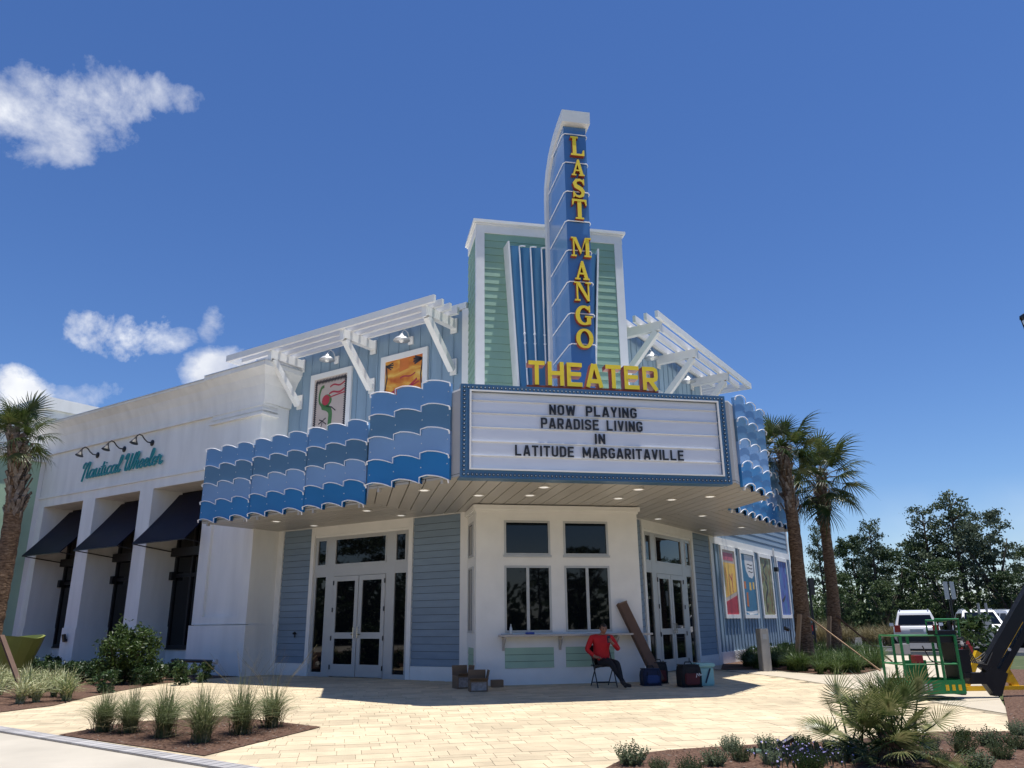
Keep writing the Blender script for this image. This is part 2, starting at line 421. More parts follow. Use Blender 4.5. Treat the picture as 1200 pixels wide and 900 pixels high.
    def build(self, name, mats, parent=None, smooth=False, recalc=True, bevel=0.0, org=None):
        if isinstance(mats, str): mats = [mats]
        o0 = ORG[parent.name] if parent else (Vector(org) if org is not None else Vector((0, 0, 0)))
        me = bpy.data.meshes.new(name)
        me.from_pydata([tuple(p - o0) for p in self.v], [], self.f)
        for m in mats: me.materials.append(MATS[m])
        for p, i in zip(me.polygons, self.mi):
            p.material_index = i; p.use_smooth = smooth
        if recalc or bevel:
            bm = bmesh.new(); bm.from_mesh(me)
            if bevel:
                bmesh.ops.bevel(bm, geom=[e for e in bm.edges if len(e.link_faces) == 2 and e.calc_face_angle(0) > 0.5], offset=bevel, segments=2, affect='EDGES', clamp_overlap=True)
            bmesh.ops.recalc_face_normals(bm, faces=bm.faces)
            bm.to_mesh(me); bm.free()
        ob = bpy.data.objects.new(name, me); COL.objects.link(ob)
        if parent: ob.parent = parent
        else: ob.location = o0
        ORG[ob.name] = o0
        return ob

def tag(o, label=None, cat=None, group=None, kind=None):
    if label: o['label'] = label
    if cat: o['category'] = cat
    if group: o['group'] = group
    if kind: o['kind'] = kind
    return o
def thing(name, label, cat, loc, group=None):
    o = bpy.data.objects.new(name, None); COL.objects.link(o)
    o.empty_display_size = 0.3; o.location = loc; ORG[o.name] = Vector(loc)
    return tag(o, label, cat, group)
def inst(name, mesh, parent, mtx):
    o = bpy.data.objects.new(name, mesh); COL.objects.link(o)
    o.parent = parent; o.matrix_local = mtx
    return o
def copy_tree(o, loc, rotz=0.0, scale=1.0, label=None, group=None):
    c = o.copy(); COL.objects.link(c); c.location = loc; c.rotation_euler = (0, 0, rotz); c.scale = (scale,) * 3
    ORG[c.name] = Vector(loc)
    if label: c['label'] = label
    if group: c['group'] = group
    def kids(src, dst):
        for ch in list(src.children):
            k = ch.copy(); COL.objects.link(k); k.parent = dst
            kids(ch, k)
    kids(o, c)
    return c

def clip_half(poly, a, b, c):
    """keep a*x+b*y<=c"""
    out = []
    for i in range(len(poly)):
        p, q = poly[i], poly[(i + 1) % len(poly)]
        dp, dq = a * p[0] + b * p[1] - c, a * q[0] + b * q[1] - c
        if dp <= 0: out.append(p)
        if (dp < 0 < dq) or (dq < 0 < dp):
            t = dp / (dp - dq); out.append((p[0] + (q[0] - p[0]) * t, p[1] + (q[1] - p[1]) * t))
    return out
def inside(poly, x, y):
    r = False; j = len(poly) - 1
    for i in range(len(poly)):
        xi, yi = poly[i]; xj, yj = poly[j]
        if (yi > y) != (yj > y) and x < (xj - xi) * (y - yi) / (yj - yi) + xi: r = not r
        j = i
    return r
def sheet(name, poly, up, m, kind='structure', res=None):
    """a ground sheet following the fall of the plaza; clipped at the kink line"""
    mb = MB()
    for part in (clip_half(poly, 0, 1, Y0), clip_half(poly, 0, -1, -Y0)):
        if len(part) > 2:
            mb.add([(x, y, gz(x, y) + up) for x, y in part], [tuple(range(len(part)))])
    bm_o = mb.build(name, m, recalc=False)
    for p in bm_o.data.polygons:
        if p.normal.z < 0: p.flip()
    return tag(bm_o, kind=kind)

# ------------------------------------------------------------------ the ground
sheet('ground', [(-400, -400), (400, -400), (400, 700), (-400, 700)], -0.06, 'earth_grass')
BED_A = [(-3.95, 13.1), (-1.62, 10.9), (-0.30, 12.95), (-1.9, 14.6), (-3.3, 14.2)]
BED_B = [(1.9, 6.0), (2.81, 8.97), (3.2, 9.45), (3.58, 9.8), (4.0, 9.93), (4.54, 9.99), (5.39, 10.04), (6.5, 10.02), (7.3, 10.25), (8.17, 10.37), (9.13, 10.14), (12.5, 13.9), (17.5, 19.2), (22, 15), (16, 6), (9, 2.0)]
r0, r1 = TR((9.85, 0.05, 0)), TR((21, 0.05, 0))
BED_C = [(r0.x, r0.y), (10.57, 21.99), (11.3, 21.75), (11.86, 21.44), (11.85, 20.3), (12.0, 19.32), (12.4, 19.0), (12.9, 18.95), (14.5, 20.4), (17.2, 23.84), (21.8, 30.5), (24, 36), (r1.x + 3, r1.y + 2), (r1.x, r1.y)]
l0, l1 = TL((10.02, 1.02, 0)), TL((26, 1.02, 0))
BED_D = [(l0.x, l0.y), (-3.11, 24.0), (-3.81, 23.07), (-4.47, 21.7), (-4.9, 19.3), (-5.25, 16.9), (-5.9, 16.0), (-9, 15.2), (-22, 16), (-24, 34), (l1.x, l1.y)]
sheet('plaza', [(-9, 17.8), (-5.4, 14.2), (-0.3, 9.1), (3.0, 5.8), (6.5, 5.0), (9.2, 10.1), (10.6, 11.7), (10.6, 26), (-3, 26), (-9, 26)], -0.012, 'joint_sand')
sheet('walkway', [(-30, 38.9), (-5.4, 14.3), (2.9, 6.0), (8.5, 2.0), (6, -30), (-60, -30)], -0.02, 'concrete_light')
sheet('concrete_path', [(10.6, 11.72), (12.35, 13.85), (17.5, 19.0), (22.6, 25.4), (20.0, 29.5), (14.5, 24), (10.6, 26)], -0.004, 'concrete')
sheet('planting_bed', BED_A, 0.012, 'mulch')
sheet('planting_bed', BED_B, 0.012, 'mulch')
sheet('planting_bed', BED_C, 0.014, 'mulch')
sheet('planting_bed', BED_D, 0.012, 'mulch')
sheet('car_park', [(17.5, 33), (24.2, 25.7), (40, 12), (120, 30), (110, 52), (62, 66), (30, 56), (24, 46)], -0.03, 'asphalt')
sheet('verge', [(20.2, 29.6), (22.7, 25.5), (17.6, 19.1), (22, 15), (40, 12), (24.2, 25.7)], 0.0, 'earth_grass')
# joints cut across the concrete path, as dark thin sheets just above it
jm = MB()
for (a, b) in [((10.65, 13.2), (12.0, 13.45)), ((10.65, 17.3), (15.9, 17.35)), ((14.6, 24.0), (20.4, 22.6)), ((10.65, 15.2), (13.9, 15.3))]:
    d = Vector((b[0] - a[0], b[1] - a[1])).normalized(); n2 = Vector((-d.y, d.x)) * 0.008
    q = [(a[0] + n2.x, a[1] + n2.y), (b[0] + n2.x, b[1] + n2.y), (b[0] - n2.x, b[1] - n2.y), (a[0] - n2.x, a[1] - n2.y)]
    jm.add([(x, y, gz(x, y) + 0.002) for x, y in q], [(3, 2, 1, 0)])
tag(jm.build('path_joint', 'joint_sand', recalc=False), kind='structure')
# kerb of the car park
kb = MB()
for a, b in [((20.6, 30.0), (24.2, 26.2)), ((24.2, 26.2), (34, 17.5)), ((17.0, 33.4), (20.6, 30.0))]:
    kb.bar((a[0], a[1], 0.035), (b[0], b[1], 0.035), 0.16, 0.17)
tag(kb.build('kerb', 'concrete_light'), kind='structure')
isl = MB()
isl.prism([(20.2, 35.2), (22.0, 35.0), (26.5, 41.0), (24.5, 42.5)], lambda u, v, w: (u, v, w), -0.05, 0.13)
tag(isl.build('kerb_island', 'concrete_light'), kind='structure')

# ---- pavers: courses along the front of the theatre, cut lengths, each a stone of its own
plaza_o = bpy.data.objects['plaza']
FOOT = [tuple(TL((10.1, 0, 0)))[:2], (2.9, 19.9), (2.9, 18.4), (6.93, 18.4), (6.93, 19.9), tuple(TR((10.1, 0, 0)))[:2], (12, 40), (-12, 40)]
BLINE = 9.17                                            # x + y on the edge of the grey border
rp = random.Random(3)
cells, cut = [], []
y = 6.0
while y < 25.5:
    h = rp.choice((0.225, 0.225, 0.30, 0.15))
    x = -7.5 + rp.random() * 0.4
    while x < 10.6:
        w = rp.choice((0.225, 0.30, 0.45, 0.45))
        q = [(x, y), (x + w, y), (x + w, y + h), (x, y + h)]
        cx, cy = x + w / 2, y + h / 2
        ok = x + y + w + h > BLINE + .05 and x + w < 10.6
        if ok and (inside(FOOT, cx, cy) or (cx - 6.5) > (cy - 5.0) * 0.62): ok = False
        if ok:
            for bed in (BED_A, BED_B, BED_C, BED_D):
                if all(inside(bed, *p) for p in q): ok = False; break
        if ok:
            if x + y < BLINE: cut.append(clip_half(q, -1, -1, -BLINE))
            else: cells.append((x, y, w, h))
        x += w
    y += h
def in_view(x, y):
    p = Vector((x, y, gz(x, y))) - CAM
    zc = p.dot(fwd)
    if zc < 0.5: return 0
    u, v = 600 + F_PX * p.dot(rgt) / zc, 450 + F_PX * p.dot(dwn) / zc
    return 1.0 / zc ** 3 if (-5 < u < 1205 and 700 < v < 905) else 0
scored = sorted(cells, key=lambda c: -in_view(c[0] + c[2] / 2, c[1] + c[3] / 2) * c[2] * c[3])
unit = MB().box(-0.5, 0.5, -0.5, 0.5, -0.5, 0.5)
pm = bpy.data.meshes.new('paver'); 
bm = bmesh.new(); bmesh.ops.create_cube(bm, size=1.0)
bmesh.ops.delete(bm, geom=[f for f in bm.faces if f.normal.z < -0.5], context='FACES')
bm.to_mesh(pm); bm.free(); pm.materials.append(MATS['paver'])
GAP = 0.006
ang = math.atan(SLOPE)
for k, (x, y, w, h) in enumerate(scored[:300]):
    o = bpy.data.objects.new('paver', pm); COL.objects.link(o); o.parent = plaza_o
    cy = y + h / 2
    o.location = (x + w / 2, cy, gz(0, cy) - 0.014 + rp.uniform(-0.0012, 0.0012)); o.scale = (w - GAP, h - GAP, 0.03)
    o.rotation_euler = ((ang if cy < Y0 else 0) + rp.uniform(-.002, .002), rp.uniform(-.002, .002), 0)
pb = MB()
for (x, y, w, h) in scored[300:]:
    z = 0.001 + rp.uniform(-0.0012, 0.0012); g = GAP / 2
    x0, x1, y0_, y1 = x + g, x + w - g, y + g, y + h - g
    v = [(x0, y0_, gz(0, y0_) + z), (x1, y0_, gz(0, y0_) + z), (x1, y1, gz(0, y1) + z), (x0, y1, gz(0, y1) + z)]
    v += [(a, b, c - 0.014) for a, b, c in v]
    pb.add(v, [(0, 1, 2, 3), (0, 4, 5, 1), (1, 5, 6, 2), (2, 6, 7, 3), (3, 7, 4, 0)])
for q in cut:
    if len(q) < 3: continue
    k_ = len(q); v = [(a, b, gz(0, b) + 0.001) for a, b in q] + [(a, b, gz(0, b) - 0.012) for a, b in q]
    pb.add(v, [tuple(range(k_))] + [(i_, k_ + i_, k_ + (i_ + 1) % k_, (i_ + 1) % k_) for i_ in range(k_)])
po = pb.build('pavers', 'paver_bulk', plaza_o, recalc=False); tag(po, kind='stuff')
ta = po.data.attributes.new('tone', 'FLOAT', 'FACE')
tv = 1.0
for p in po.data.polygons:
    if p.normal.z > 0.9: tv = rp.uniform(0.87, 1.13)
    ta.data[p.index].value = tv

# grey soldier course between the cream plaza and the walkway
bo = thing('paver_border', None, None, (-2.5, 11.5, -0.1)); bo['kind'] = 'structure'
bmesh_b = bpy.data.meshes.new('border_stone')
bm = bmesh.new(); bmesh.ops.create_cube(bm, size=1.0); bm.to_mesh(bmesh_b); bm.free(); bmesh_b.materials.append(MATS['border_paver'])
for k in range(-22, 58):
    along = 0.162 * k
    c0_ = BLINE / 2 - 0.13 * S2
    cx = c0_ - 7.9 + along * S2; cy = c0_ + 7.9 - along * S2
    if cy < 5.9 or cx < -5.6: continue
    m = Matrix.Translation(Vector((cx, cy, gz(0, cy) - 0.011)) - ORG[bo.name]) @ Matrix.Rotation(-pi / 4, 4, 'Z') @ Matrix.Diagonal((0.155, 0.25, 0.03, 1))
    inst('border_stone', bmesh_b, bo, m)

# ------------------------------------------------------------------ theatre building
th = thing('theater_building', 'corner theater with blue and green siding, white trim and a tall central tower', 'theater', (4.92, 20.0, 0))
W_ = 'white_paint'
poly = [TL((10.1, -0.14, 0)), TL((2.9, -0.14, 0)), TR((2.9, -0.14, 0)), TR((10.1, -0.14, 0)), Vector((12.0, 36, 0)), Vector((-2.2, 36, 0))]
MB().prism([(p.x, p.y) for p in poly], lambda u, v, w: (u, v, w), -0.3, 9.75).build('wall', W_, th)
# parapet cap
for T in (TL, TR):
    MB(T).box(2.95, 10.16, -0.25, 0.06, 9.74, 9.92).build('parapet_cap', W_, th)

def lap(T, t0, t1, z0, z1, exp, m, n0=0.0, axis='n', flip=1, th_=0.02, gap=0.009, back=0.12):
    """lap siding: each board its own piece, thick at its lower edge"""
    k = max(1, int(round((z1 - z0) / exp))); e = (z1 - z0) / k
    bk_ = MB(T)
    lo_, hi_ = sorted((n0 - flip * back, n0 - flip * 0.006))
    if axis == 'n': bk_.box(t0, t1, lo_, hi_, z0, z1)
    else: bk_.box(lo_, hi_, t0, t1, z0, z1)
    bk_.build('siding_shade_backing', 'siding_gap_shade', th)  # dark sheet showing through the gaps as painted lap shadow
    for i in range(k):
        za, zb = z0 + i * e, z0 + (i + 1) * e - gap
        if i == k - 1: zb = z1
        b = MB(T)
        A, B = n0 + flip * th_, n0 + flip * 0.002
        if axis == 'n':
            v = [(t0, n0 - flip * .004, za), (t1, n0 - flip * .004, za), (t0, A, za), (t1, A, za), (t0, B, zb), (t1, B, zb), (t0, n0 - flip * .004, zb), (t1, n0 - flip * .004, zb)]
        else:
            v = [(n0 - flip * .004, t0, za), (n0 - flip * .004, t1, za), (A, t0, za), (A, t1, za), (B, t0, zb), (B, t1, zb), (n0 - flip * .004, t0, zb), (n0 - flip * .004, t1, zb)]
        b.add(v, [(0, 1, 3, 2), (2, 3, 5, 4), (4, 5, 7, 6), (6, 7, 1, 0), (0, 2, 4, 6), (1, 7, 5, 3)])
        b.build('siding_board', m, th)

def trim(T, t0, t1, z0, z1, n1=0.03, n0=-0.13, name='trim_board', m=W_):
    return MB(T).box(t0, t1, n0, n1, z0, z1).build(name, m, th)

# --- entrance walls, left and right
def entrance(T, c, s_near, s_far, corner):
    lap(T, s_near[0], s_near[1], 0.33, 4.06, 0.178, 'siding_blue')
    lap(T, s_far[0], s_far[1], 0.33, 4.06, 0.178, 'siding_blue')
    trim(T, s_near[0] - 0.02, s_near[1] + 0.02, -0.2, 0.325, 0.035, name='base_board')
    trim(T, s_far[0] - 0.02, s_far[1] + 0.02, -0.2, 0.325, 0.035, name='base_board')
    for a in corner: trim(T, a[0], a[1], -0.2, 4.07, 0.045, name='corner_trim')
    # casing
    trim(T, c - 1.94, c - 1.80, -0.2, 4.07, 0.055, name='door_casing'); trim(T, c + 1.80, c + 1.94, -0.2, 4.07, 0.055, name='door_casing')
    trim(T, c - 1.80, c + 1.80, 3.845, 4.07, 0.05, name='door_header'); trim(T, c - 1.80, c + 1.80, 3.78, 3.842, 0.02, name='door_header')
    fr = MB(T)
    fm = 'aluminium_frame'
    def fb(a, b, z0, z1, d=0.0): fr.box(c + a, c + b, -0.13, d, z0, z1)
    for sgn in (-1, 1):
        for a, b in ((1.70, 1.80), (0.985, 1.30)):
            fb(min(sgn * a, sgn * b), max(sgn * a, sgn * b), -0.15, 3.78, 0.004)
        fb(min(sgn * 1.30, sgn * 1.70), max(sgn * 1.30, sgn * 1.70), 2.66, 2.98)
        fb(min(sgn * 1.30, sgn * 1.70), max(sgn * 1.30, sgn * 1.70), -0.15, 0.11)
        fb(min(sgn * 1.30, sgn * 1.70), max(sgn * 1.30, sgn * 1.70), 3.69, 3.78)
    fb(-0.985, 0.985, 2.665, 2.98); fb(-0.985, 0.985, 3.69, 3.78)
    fob = fr.build('door_frame', fm, th)
    # raised beads round the transoms
    bd = MB(T)
    for a, b in ((-0.985, 0.985), (1.30, 1.70), (-1.70, -1.30)):
        bd.box(c + a, c + b, -0.03, 0.018, 2.955, 3.0); bd.box(c + a, c + b, -0.03, 0.018, 3.68, 3.725)
        bd.box(c + a, c + a + 0.04, -0.03, 0.018, 3.0, 3.68); bd.box(c + b - 0.04, c + b, -0.03, 0.018, 3.0, 3.68)
    bd.build('glazing_bead', fm, th)
    for a, b, z0, z1 in ((-0.945, 0.945, 3.0, 3.68), (1.34, 1.66, 3.0, 3.68), (-1.66, -1.34, 3.0, 3.68)):
        MB(T).box(c + a, c + b, -0.05, -0.016, z0, z1).build('transom_pane', 'window_glass', th)
    for a, b in ((1.30, 1.70), (-1.70, -1.30)):
        MB(T).box(c + a, c + b, -0.05, -0.03, 0.11, 2.66).build('sidelight_pane', 'window_glass', th)
    for sgn in (-1, 1):
        a, b = sorted((sgn * 0.012, sgn * 0.975))
        lf = MB(T)
        lf.box(c + a, c + a + 0.13, -0.045, 0.012, 0.02, 2.655); lf.box(c + b - 0.13, c + b, -0.045, 0.012, 0.02, 2.655)
        for z0, z1 in ((0.02, 0.33), (0.99, 1.15), (2.52, 2.655)):
            lf.box(c + a + 0.13, c + b - 0.13, -0.045, 0.012, z0, z1)
        leaf = lf.build('door', fm, th)
        for z0, z1 in ((0.33, 0.99), (1.15, 2.52)):
            MB(T).box(c + a + 0.12, c + b - 0.12, -0.035, -0.015, z0 - .005, z1 + .005).build('pane', 'window_glass', leaf)
        h = MB(T); hx = c + sgn * 0.075
        h.tube([(hx, 0.012, 1.02), (hx, 0.07, 1.02), (hx, 0.075, 1.28), (hx, 0.012, 1.28)], 0.012, 6)
        h.bar((hx, 0.05, 1.1), (hx + sgn * 0.1, 0.05, 1.1), 0.02, 0.025)
        h.build('handle', 'chrome', leaf)
        hg = MB(T); gx = c + sgn * 0.965
        for z in (0.25, 1.0, 1.75, 2.48): hg.box(gx - 0.015, gx + 0.015, 0.01, 0.03, z - 0.06, z + 0.06)
        hg.build('hinge', 'black_metal', leaf)

entrance(TL, 6.62, (3.11, 4.68), (8.57, 9.77), ((2.86, 3.10), (9.78, 10.09)))
entrance(TR, 6.08, (2.95, 4.13), (8.03, 9.60), ((9.61, 9.86),))
for T, a, b in ((TL, 2.9, 10.1), (TR, 2.9, 9.86)):
    MB(T).box(a, b, 0.0, 0.07, 4.07, 4.12).build('soffit_trim', W_, th)
# small fire-connection fitting on the left siding
f = MB(TL); f.lathe((9.0, 0.02, 1.13), [(0.03, 0), (0.035, 0.05), (0.028, 0.1)], 8, 0, (0, 1, 0)); f.bar((9.0, 0.06, 1.18), (8.98, 0.07, 1.02), 0.03, 0.03)
f.build('hose_bibb', 'black_metal', th)

# --- ticket bay
BX0, BX1, BY = 2.9, 6.93, 18.4
bay = MB()
WIN = [(3.57, 4.70), (5.03, 6.16)]
def holes_front():
    xs = [BX0, WIN[0][0], WIN[0][1], WIN[1][0], WIN[1][1], BX1]
    for i in range(5):
        if i in (1, 3):
            for z0, z1 in ((-0.2, 1.13), (2.64, 2.88), (3.70, 4.06)):
                bay.box(xs[i], xs[i + 1], BY, BY + 0.2, z0, z1)
        else:
            bay.box(xs[i], xs[i + 1], BY, BY + 0.2, -0.2, 4.06)
holes_front()
bay.box(BX0, BX0 + 0.2, BY + 0.2, 19.95, -0.2, 4.06); bay.box(BX1 - 0.2, BX1, BY + 0.2, 19.95, -0.2, 4.06)
bay.box(BX0 + 0.2, BX1 - 0.2, BY + 0.25, BY + 0.3, -0.2, 4.06)
bay.build('bay_wall', W_, th)
cr = MB()
for d, z0, z1 in ((0.03, 3.90, 3.955), (0.07, 3.955, 4.06)):
    cr.box(BX0 - d, BX1 + d, BY - d, BY - 0.001, z0, z1); cr.box(BX0 - d, BX0 - 0.001, BY, 19.9, z0, z1); cr.box(BX1 + 0.001, BX1 + d, BY, 19.9, z0, z1)
cr.build('bay_crown', W_, th)
for (a, b) in WIN:
    for z0, z1, mull in ((2.88, 3.70, False), (1.13, 2.64, True)):
        w = MB(); d = 0.05
        w.box(a, b, BY - 0.012, BY + 0.06, z0, z0 + d); w.box(a, b, BY - 0.012, BY + 0.06, z1 - d, z1)
        w.box(a, a + d, BY - 0.012, BY + 0.06, z0 + d, z1 - d); w.box(b - d, b, BY - 0.012, BY + 0.06, z0 + d, z1 - d)
        if mull: w.box((a + b) / 2 - 0.035, (a + b) / 2 + 0.035, BY - 0.008, BY + 0.06, z0 + d, z1 - d)
        if not mull: w.box(a - 0.02, b + 0.02, BY - 0.04, BY - 0.0125, z0 - 0.045, z0 + 0.005)
        fo = w.build('window_frame', 'aluminium_frame', th)
        cuts = [(a + d, (a + b) / 2 - 0.035), ((a + b) / 2 + 0.035, b - d)] if mull else [(a + d, b - d)]
        for p0, p1 in cuts:
            MB().box(p0, p1, BY + 0.02, BY + 0.05, z0 + d, z1 - d).build('pane', 'window_glass', fo)
# side lights of the bay, seen edge on
for z0, z1 in ((2.88, 3.70), (1.13, 2.64)):
    w = MB(); X = BX0
    w.box(X - 0.035, X, 18.72, 18.78, z0, z1); w.box(X - 0.035, X, 19.42, 19.48, z0, z1); w.box(X - 0.035, X, 18.78, 19.42, z0, z0 + 0.05); w.box(X - 0.035, X, 18.78, 19.42, z1 - 0.05, z1)
    fo = w.build('window_frame', 'aluminium_frame', th)
    MB().box(X - 0.015, X - 0.001, 18.78, 19.42, z0 + 0.05, z1 - 0.05).build('pane', 'window_glass', fo)
lap(TW, 18.74, 19.46, 0.36, 0.80, 0.147, 'panel_green', BX0 - .008, 'x', -1, .015, .008, .006)
for a, b in ((3.57, 4.72), (5.01, 6.18)):
    lap(TW, a, b, 0.36, 0.80, 0.147, 'panel_green', BY - .008, 'n', -1, .015, .008, .006)
MB().box(3.42, 7.04, BY - 0.36, BY - 0.001, 1.045, 1.09).build('counter', 'counter_wood', th, bevel=0.008)
for x in (3.53, 4.87, 6.22):
    b = MB(); b.box(x - 0.025, x + 0.025, BY - 0.05, BY - 0.002, 0.74, 1.04); b.box(x - 0.025, x + 0.025, BY - 0.3, BY - 0.05, 1.0, 1.04)
    b.tube([(x, BY - 0.05, 0.78), (x, BY - 0.1, 0.85), (x, BY - 0.2, 0.93), (x, BY - 0.28, 1.0)], 0.018, 6)
    b.build('counter_bracket', 'counter_wood', th)

# --- tower behind the blade sign
TX0, TX1, TZ = 2.9, 6.93, 11.62
MB().box(TX0 + 0.012, TX1 - 0.012, BY + 0.02, 19.84, 4.1, TZ - 0.1).build('tower_core', 'siding_green', th)
lap(TW, TX0 + 0.2, TX1 - 0.2, 5.9, 11.32, 0.209, 'siding_green', BY + 0.006, 'n', -1, 0.018, 0.006, 0.01)
lap(TW, BY + 0.16, 19.9, 5.9, 11.32, 0.209, 'siding_green', TX0 - 0.001, 'x', -1, 0.018, 0.006, 0.01)
for a, b in ((TX0 - 0.02, TX0 + 0.20), (TX1 - 0.20, TX1 + 0.02)):
    MB().box(a, b, BY - 0.03, BY + 0.1, 4.15, 11.32).build('corner_trim', W_, th)
for x in (TX0, TX1):
    sg = -1 if x == TX0 else 1
    MB().box(min(x, x + sg * 0.02), max(x, x + sg * 0.02), BY + 0.1, BY + 0.16, 4.15, 11.32).build('corner_trim', W_, th)
tc = MB()
for d, z0, z1 in ((0.03, 11.322, 11.56), (0.065, 11.56, 11.60), (0.11, 11.60, 11.68)):
    tc.box(TX0 - d, TX1 + d, BY - d, 19.84 + d * .3, z0, z1)
tc.build('tower_cornice', W_, th)

# V-shaped fluted backing behind the blade sign
VZ0, VZ1 = 5.7, 10.86
def vx(z, side):           # edge of the fluted panel
    k = (z - 7.05) / (10.85 - 7.05)
    return (3.91 + (3.70 - 3.91) * k) if side < 0 else (5.86 + (6.10 - 5.86) * k)
NF = 8
for i in range(NF):
    a0, a1 = i / NF, (i + 1) / NF
    m = MB()
    deep = 0.10
    v = []
    for z in (VZ0, VZ1 - 0.05 - 0.03 * (i % 2)):
        xl, xr = vx(z, -1), vx(z, 1); xa, xb = xl + (xr - xl) * a0, xl + (xr - xl) * a1
        v += [(xa, 18.3, z), (xb, 18.3, z), (xb, 18.08, z), (xb - (xb - xa) * 0.25, 18.0, z), (xa + (xb - xa) * 0.2, 18.0, z), (xa, 18.06, z)]
    m.add(v, [(0, 1, 2, 3, 4, 5), (11, 10, 9, 8, 7, 6)] + [(i2, (i2 + 1) % 6, 6 + (i2 + 1) % 6, 6 + i2) for i2 in range(6)])
    m.build('flute', 'flute_blue', th)
    if i % 2 == 0 or i in (5,):
        pass
for i in (1, 2, 3, 5, 6, 7):
    a = i / NF - 0.02
    pts = []
    for z in (VZ0 + 0.3, 8.2, 8.3, VZ1 - 0.12, VZ1 - 0.07):
        xl, xr = vx(z, -1), vx(z, 1); pts.append((xl + (xr - xl) * a, 17.97, z))
    xl, xr = vx(VZ1, -1), vx(VZ1, 1)
    pts.append((xl + (xr - xl) * (a + 0.035), 17.97, VZ1 - 0.05)); pts.append((xl + (xr - xl) * (a + 0.07), 17.98, VZ1 - 0.05))
    nt_ = MB().tube(pts, 0.02, 6); 
    for z in (8.1, 8.35):
        xl, xr = vx(z, -1), vx(z, 1); nt_.ball((xl + (xr - xl) * a, 17.97, z), 0.035)
    nt_.build('neon_tube', 'neon_tube', th)
for sd_ in (-1, 1):
    m = MB(); v = []
    for z in (VZ0, VZ1 + 0.06):
        x = vx(z, sd_); xo = x + sd_ * 0.05
        v += [(xo, 18.40, z), (xo + sd_ * 0.03, 18.40, z), (x + sd_ * 0.045, 17.97, z), (x, 17.97, z)]
    m.add(v, [(0, 1, 2, 3), (7, 6, 5, 4), (0, 4, 5, 1), (1, 5, 6, 2), (2, 6, 7, 3), (3, 7, 4, 0)])
    m.build('side_plate', W_, th)

# --- upper board-and-batten walls behind the pergolas
for T, a, b in ((TL, 3.12, 10.0), (TR, 3.12, 10.0)):
    MB(T).box(a, b, -0.01, 0.012, 4.15, 9.70).build('wall_panel', 'panel_blue', th)
    n_ = int((b - a) / 0.405)
    for i in range(1, n_ + 1):
        t = a + i * 0.405 - 0.1
        if t > b - 0.08: break
        MB(T).box(t - 0.022, t + 0.022, 0.012, 0.032, 5.7, 9.70).build('batten', 'panel_blue', th)
    trim(T, 2.88, 3.10, 4.15, 9.73, 0.045, name='corner_trim'); trim(T, 10.0, 10.14, 4.15, 9.73, 0.045, name='corner_trim')
# return of the upper block over the neighbour
MB(TL).box(10.1, 10.115, -6.0, -0.03, 4.2, 9.72).build('wall_panel', 'panel_blue', th)
MB(TR).box(10.1, 10.115, -6.0, -0.03, 4.2, 9.72).build('wall_panel', 'panel_blue', th)

# --- long low wing on the right, with its four banner bays
lw = MB()
p_ = [TR((10.1, -0.02, 0)), TR((19.6, -0.02, 0)), TR((19.6, -14, 0)), TR((10.1, -14, 0))]
lw.prism([(p.x, p.y) for p in p_], lambda u, v, w: (u, v, w), -0.3, 6.3)
lw.build('wing_wall', 'panel_blue', th)
MB(TR).box(9.86, 19.6, -0.02, 0.012, 0.37, 3.86).build('wall_panel', 'panel_blue', th)
for i in range(28):
    t = 10.05 + i * 0.345
    if t > 19.5: break
    MB(TR).box(t - 0.03, t + 0.03, 0.012, 0.045, 0.37, 3.86).build('batten', 'panel_blue', th)
trim(TR, 9.86, 19.66, -0.2, 0.37, 0.05, name='base_board'); trim(TR, 9.86, 19.66, 3.86, 4.10, 0.05, name='band_board'); 
trim(TR, 19.55, 19.68, 0.37, 3.86, 0.05, name='corner_trim'); trim(TR, 19.5, 19.68, 4.10, 6.3, 0.05, name='corner_trim')
lap(TR, 9.9, 19.49, 4.10, 6.25, 0.21, 'siding_blue', 0.0, back=0.01)
trim(TR, 9.86, 19.72, 6.25, 6.4, 0.10, name='parapet_cap')
# utility spigot and conduit on the right wing
MB(TR).tube([(17.1, 0.08, 3.4), (17.1, 0.08, 4.2)], 0.03, 6).build('conduit', W_, th)
MB(TR).box(17.0, 17.2, 0.05, 0.2, 3.25, 3.42).build('camera_box', 'black_metal', th)

# ------------------------------------------------------------------ canopy with planked soffit
MIDP = [TL((3.84, 0, 0)), TL((3.84, 2.72, 0)), TL((2.46, 4.10, 0)), TL((0.26, 4.10, 0)), Vector((2.03, 14.80, 0)), Vector((7.80, 14.80, 0)), TR((0.26, 4.10, 0)), TR((2.46, 4.10, 0)), TR((3.84, 2.72, 0)), TR((3.84, 0, 0))]
MID = [(p.x, p.y) for p in MIDP]
can = thing('entrance_canopy', 'deep flat canopy with tan planked soffit and recessed downlights over the entrances', 'canopy', (4.92, 17.0, 4.0))
xy = lambda u, v, w: (u, v, w)
MB().prism(MID, xy, 4.14, 5.82).build('canopy_box', 'fascia_grey', can)
for T in (TL, TR):
    b = MB(T); b.box(3.845, 10.1, 0.035, 2.70, 4.14, 5.82); b.build('canopy_box', 'fascia_grey', can)
MB().prism(MID, xy, 5.825, 5.86).build('canopy_roof', 'roof_membrane', can)
for T in (TL, TR):
    MB(T).box(3.86, 10.1, 0.05, 2.69, 5.825, 5.86).build('canopy_roof', 'roof_membrane', can)
w = 0.305; x = 0.2
while x < 9.75:
    pz = clip_half(clip_half(MID, -1, 0, -(x + 0.011)), 1, 0, x + w - 0.011)
    if len(pz) > 2:
        MB().prism(pz, xy, 4.085, 4.13).build('soffit_plank', 'soffit_metal', can)
    x += w
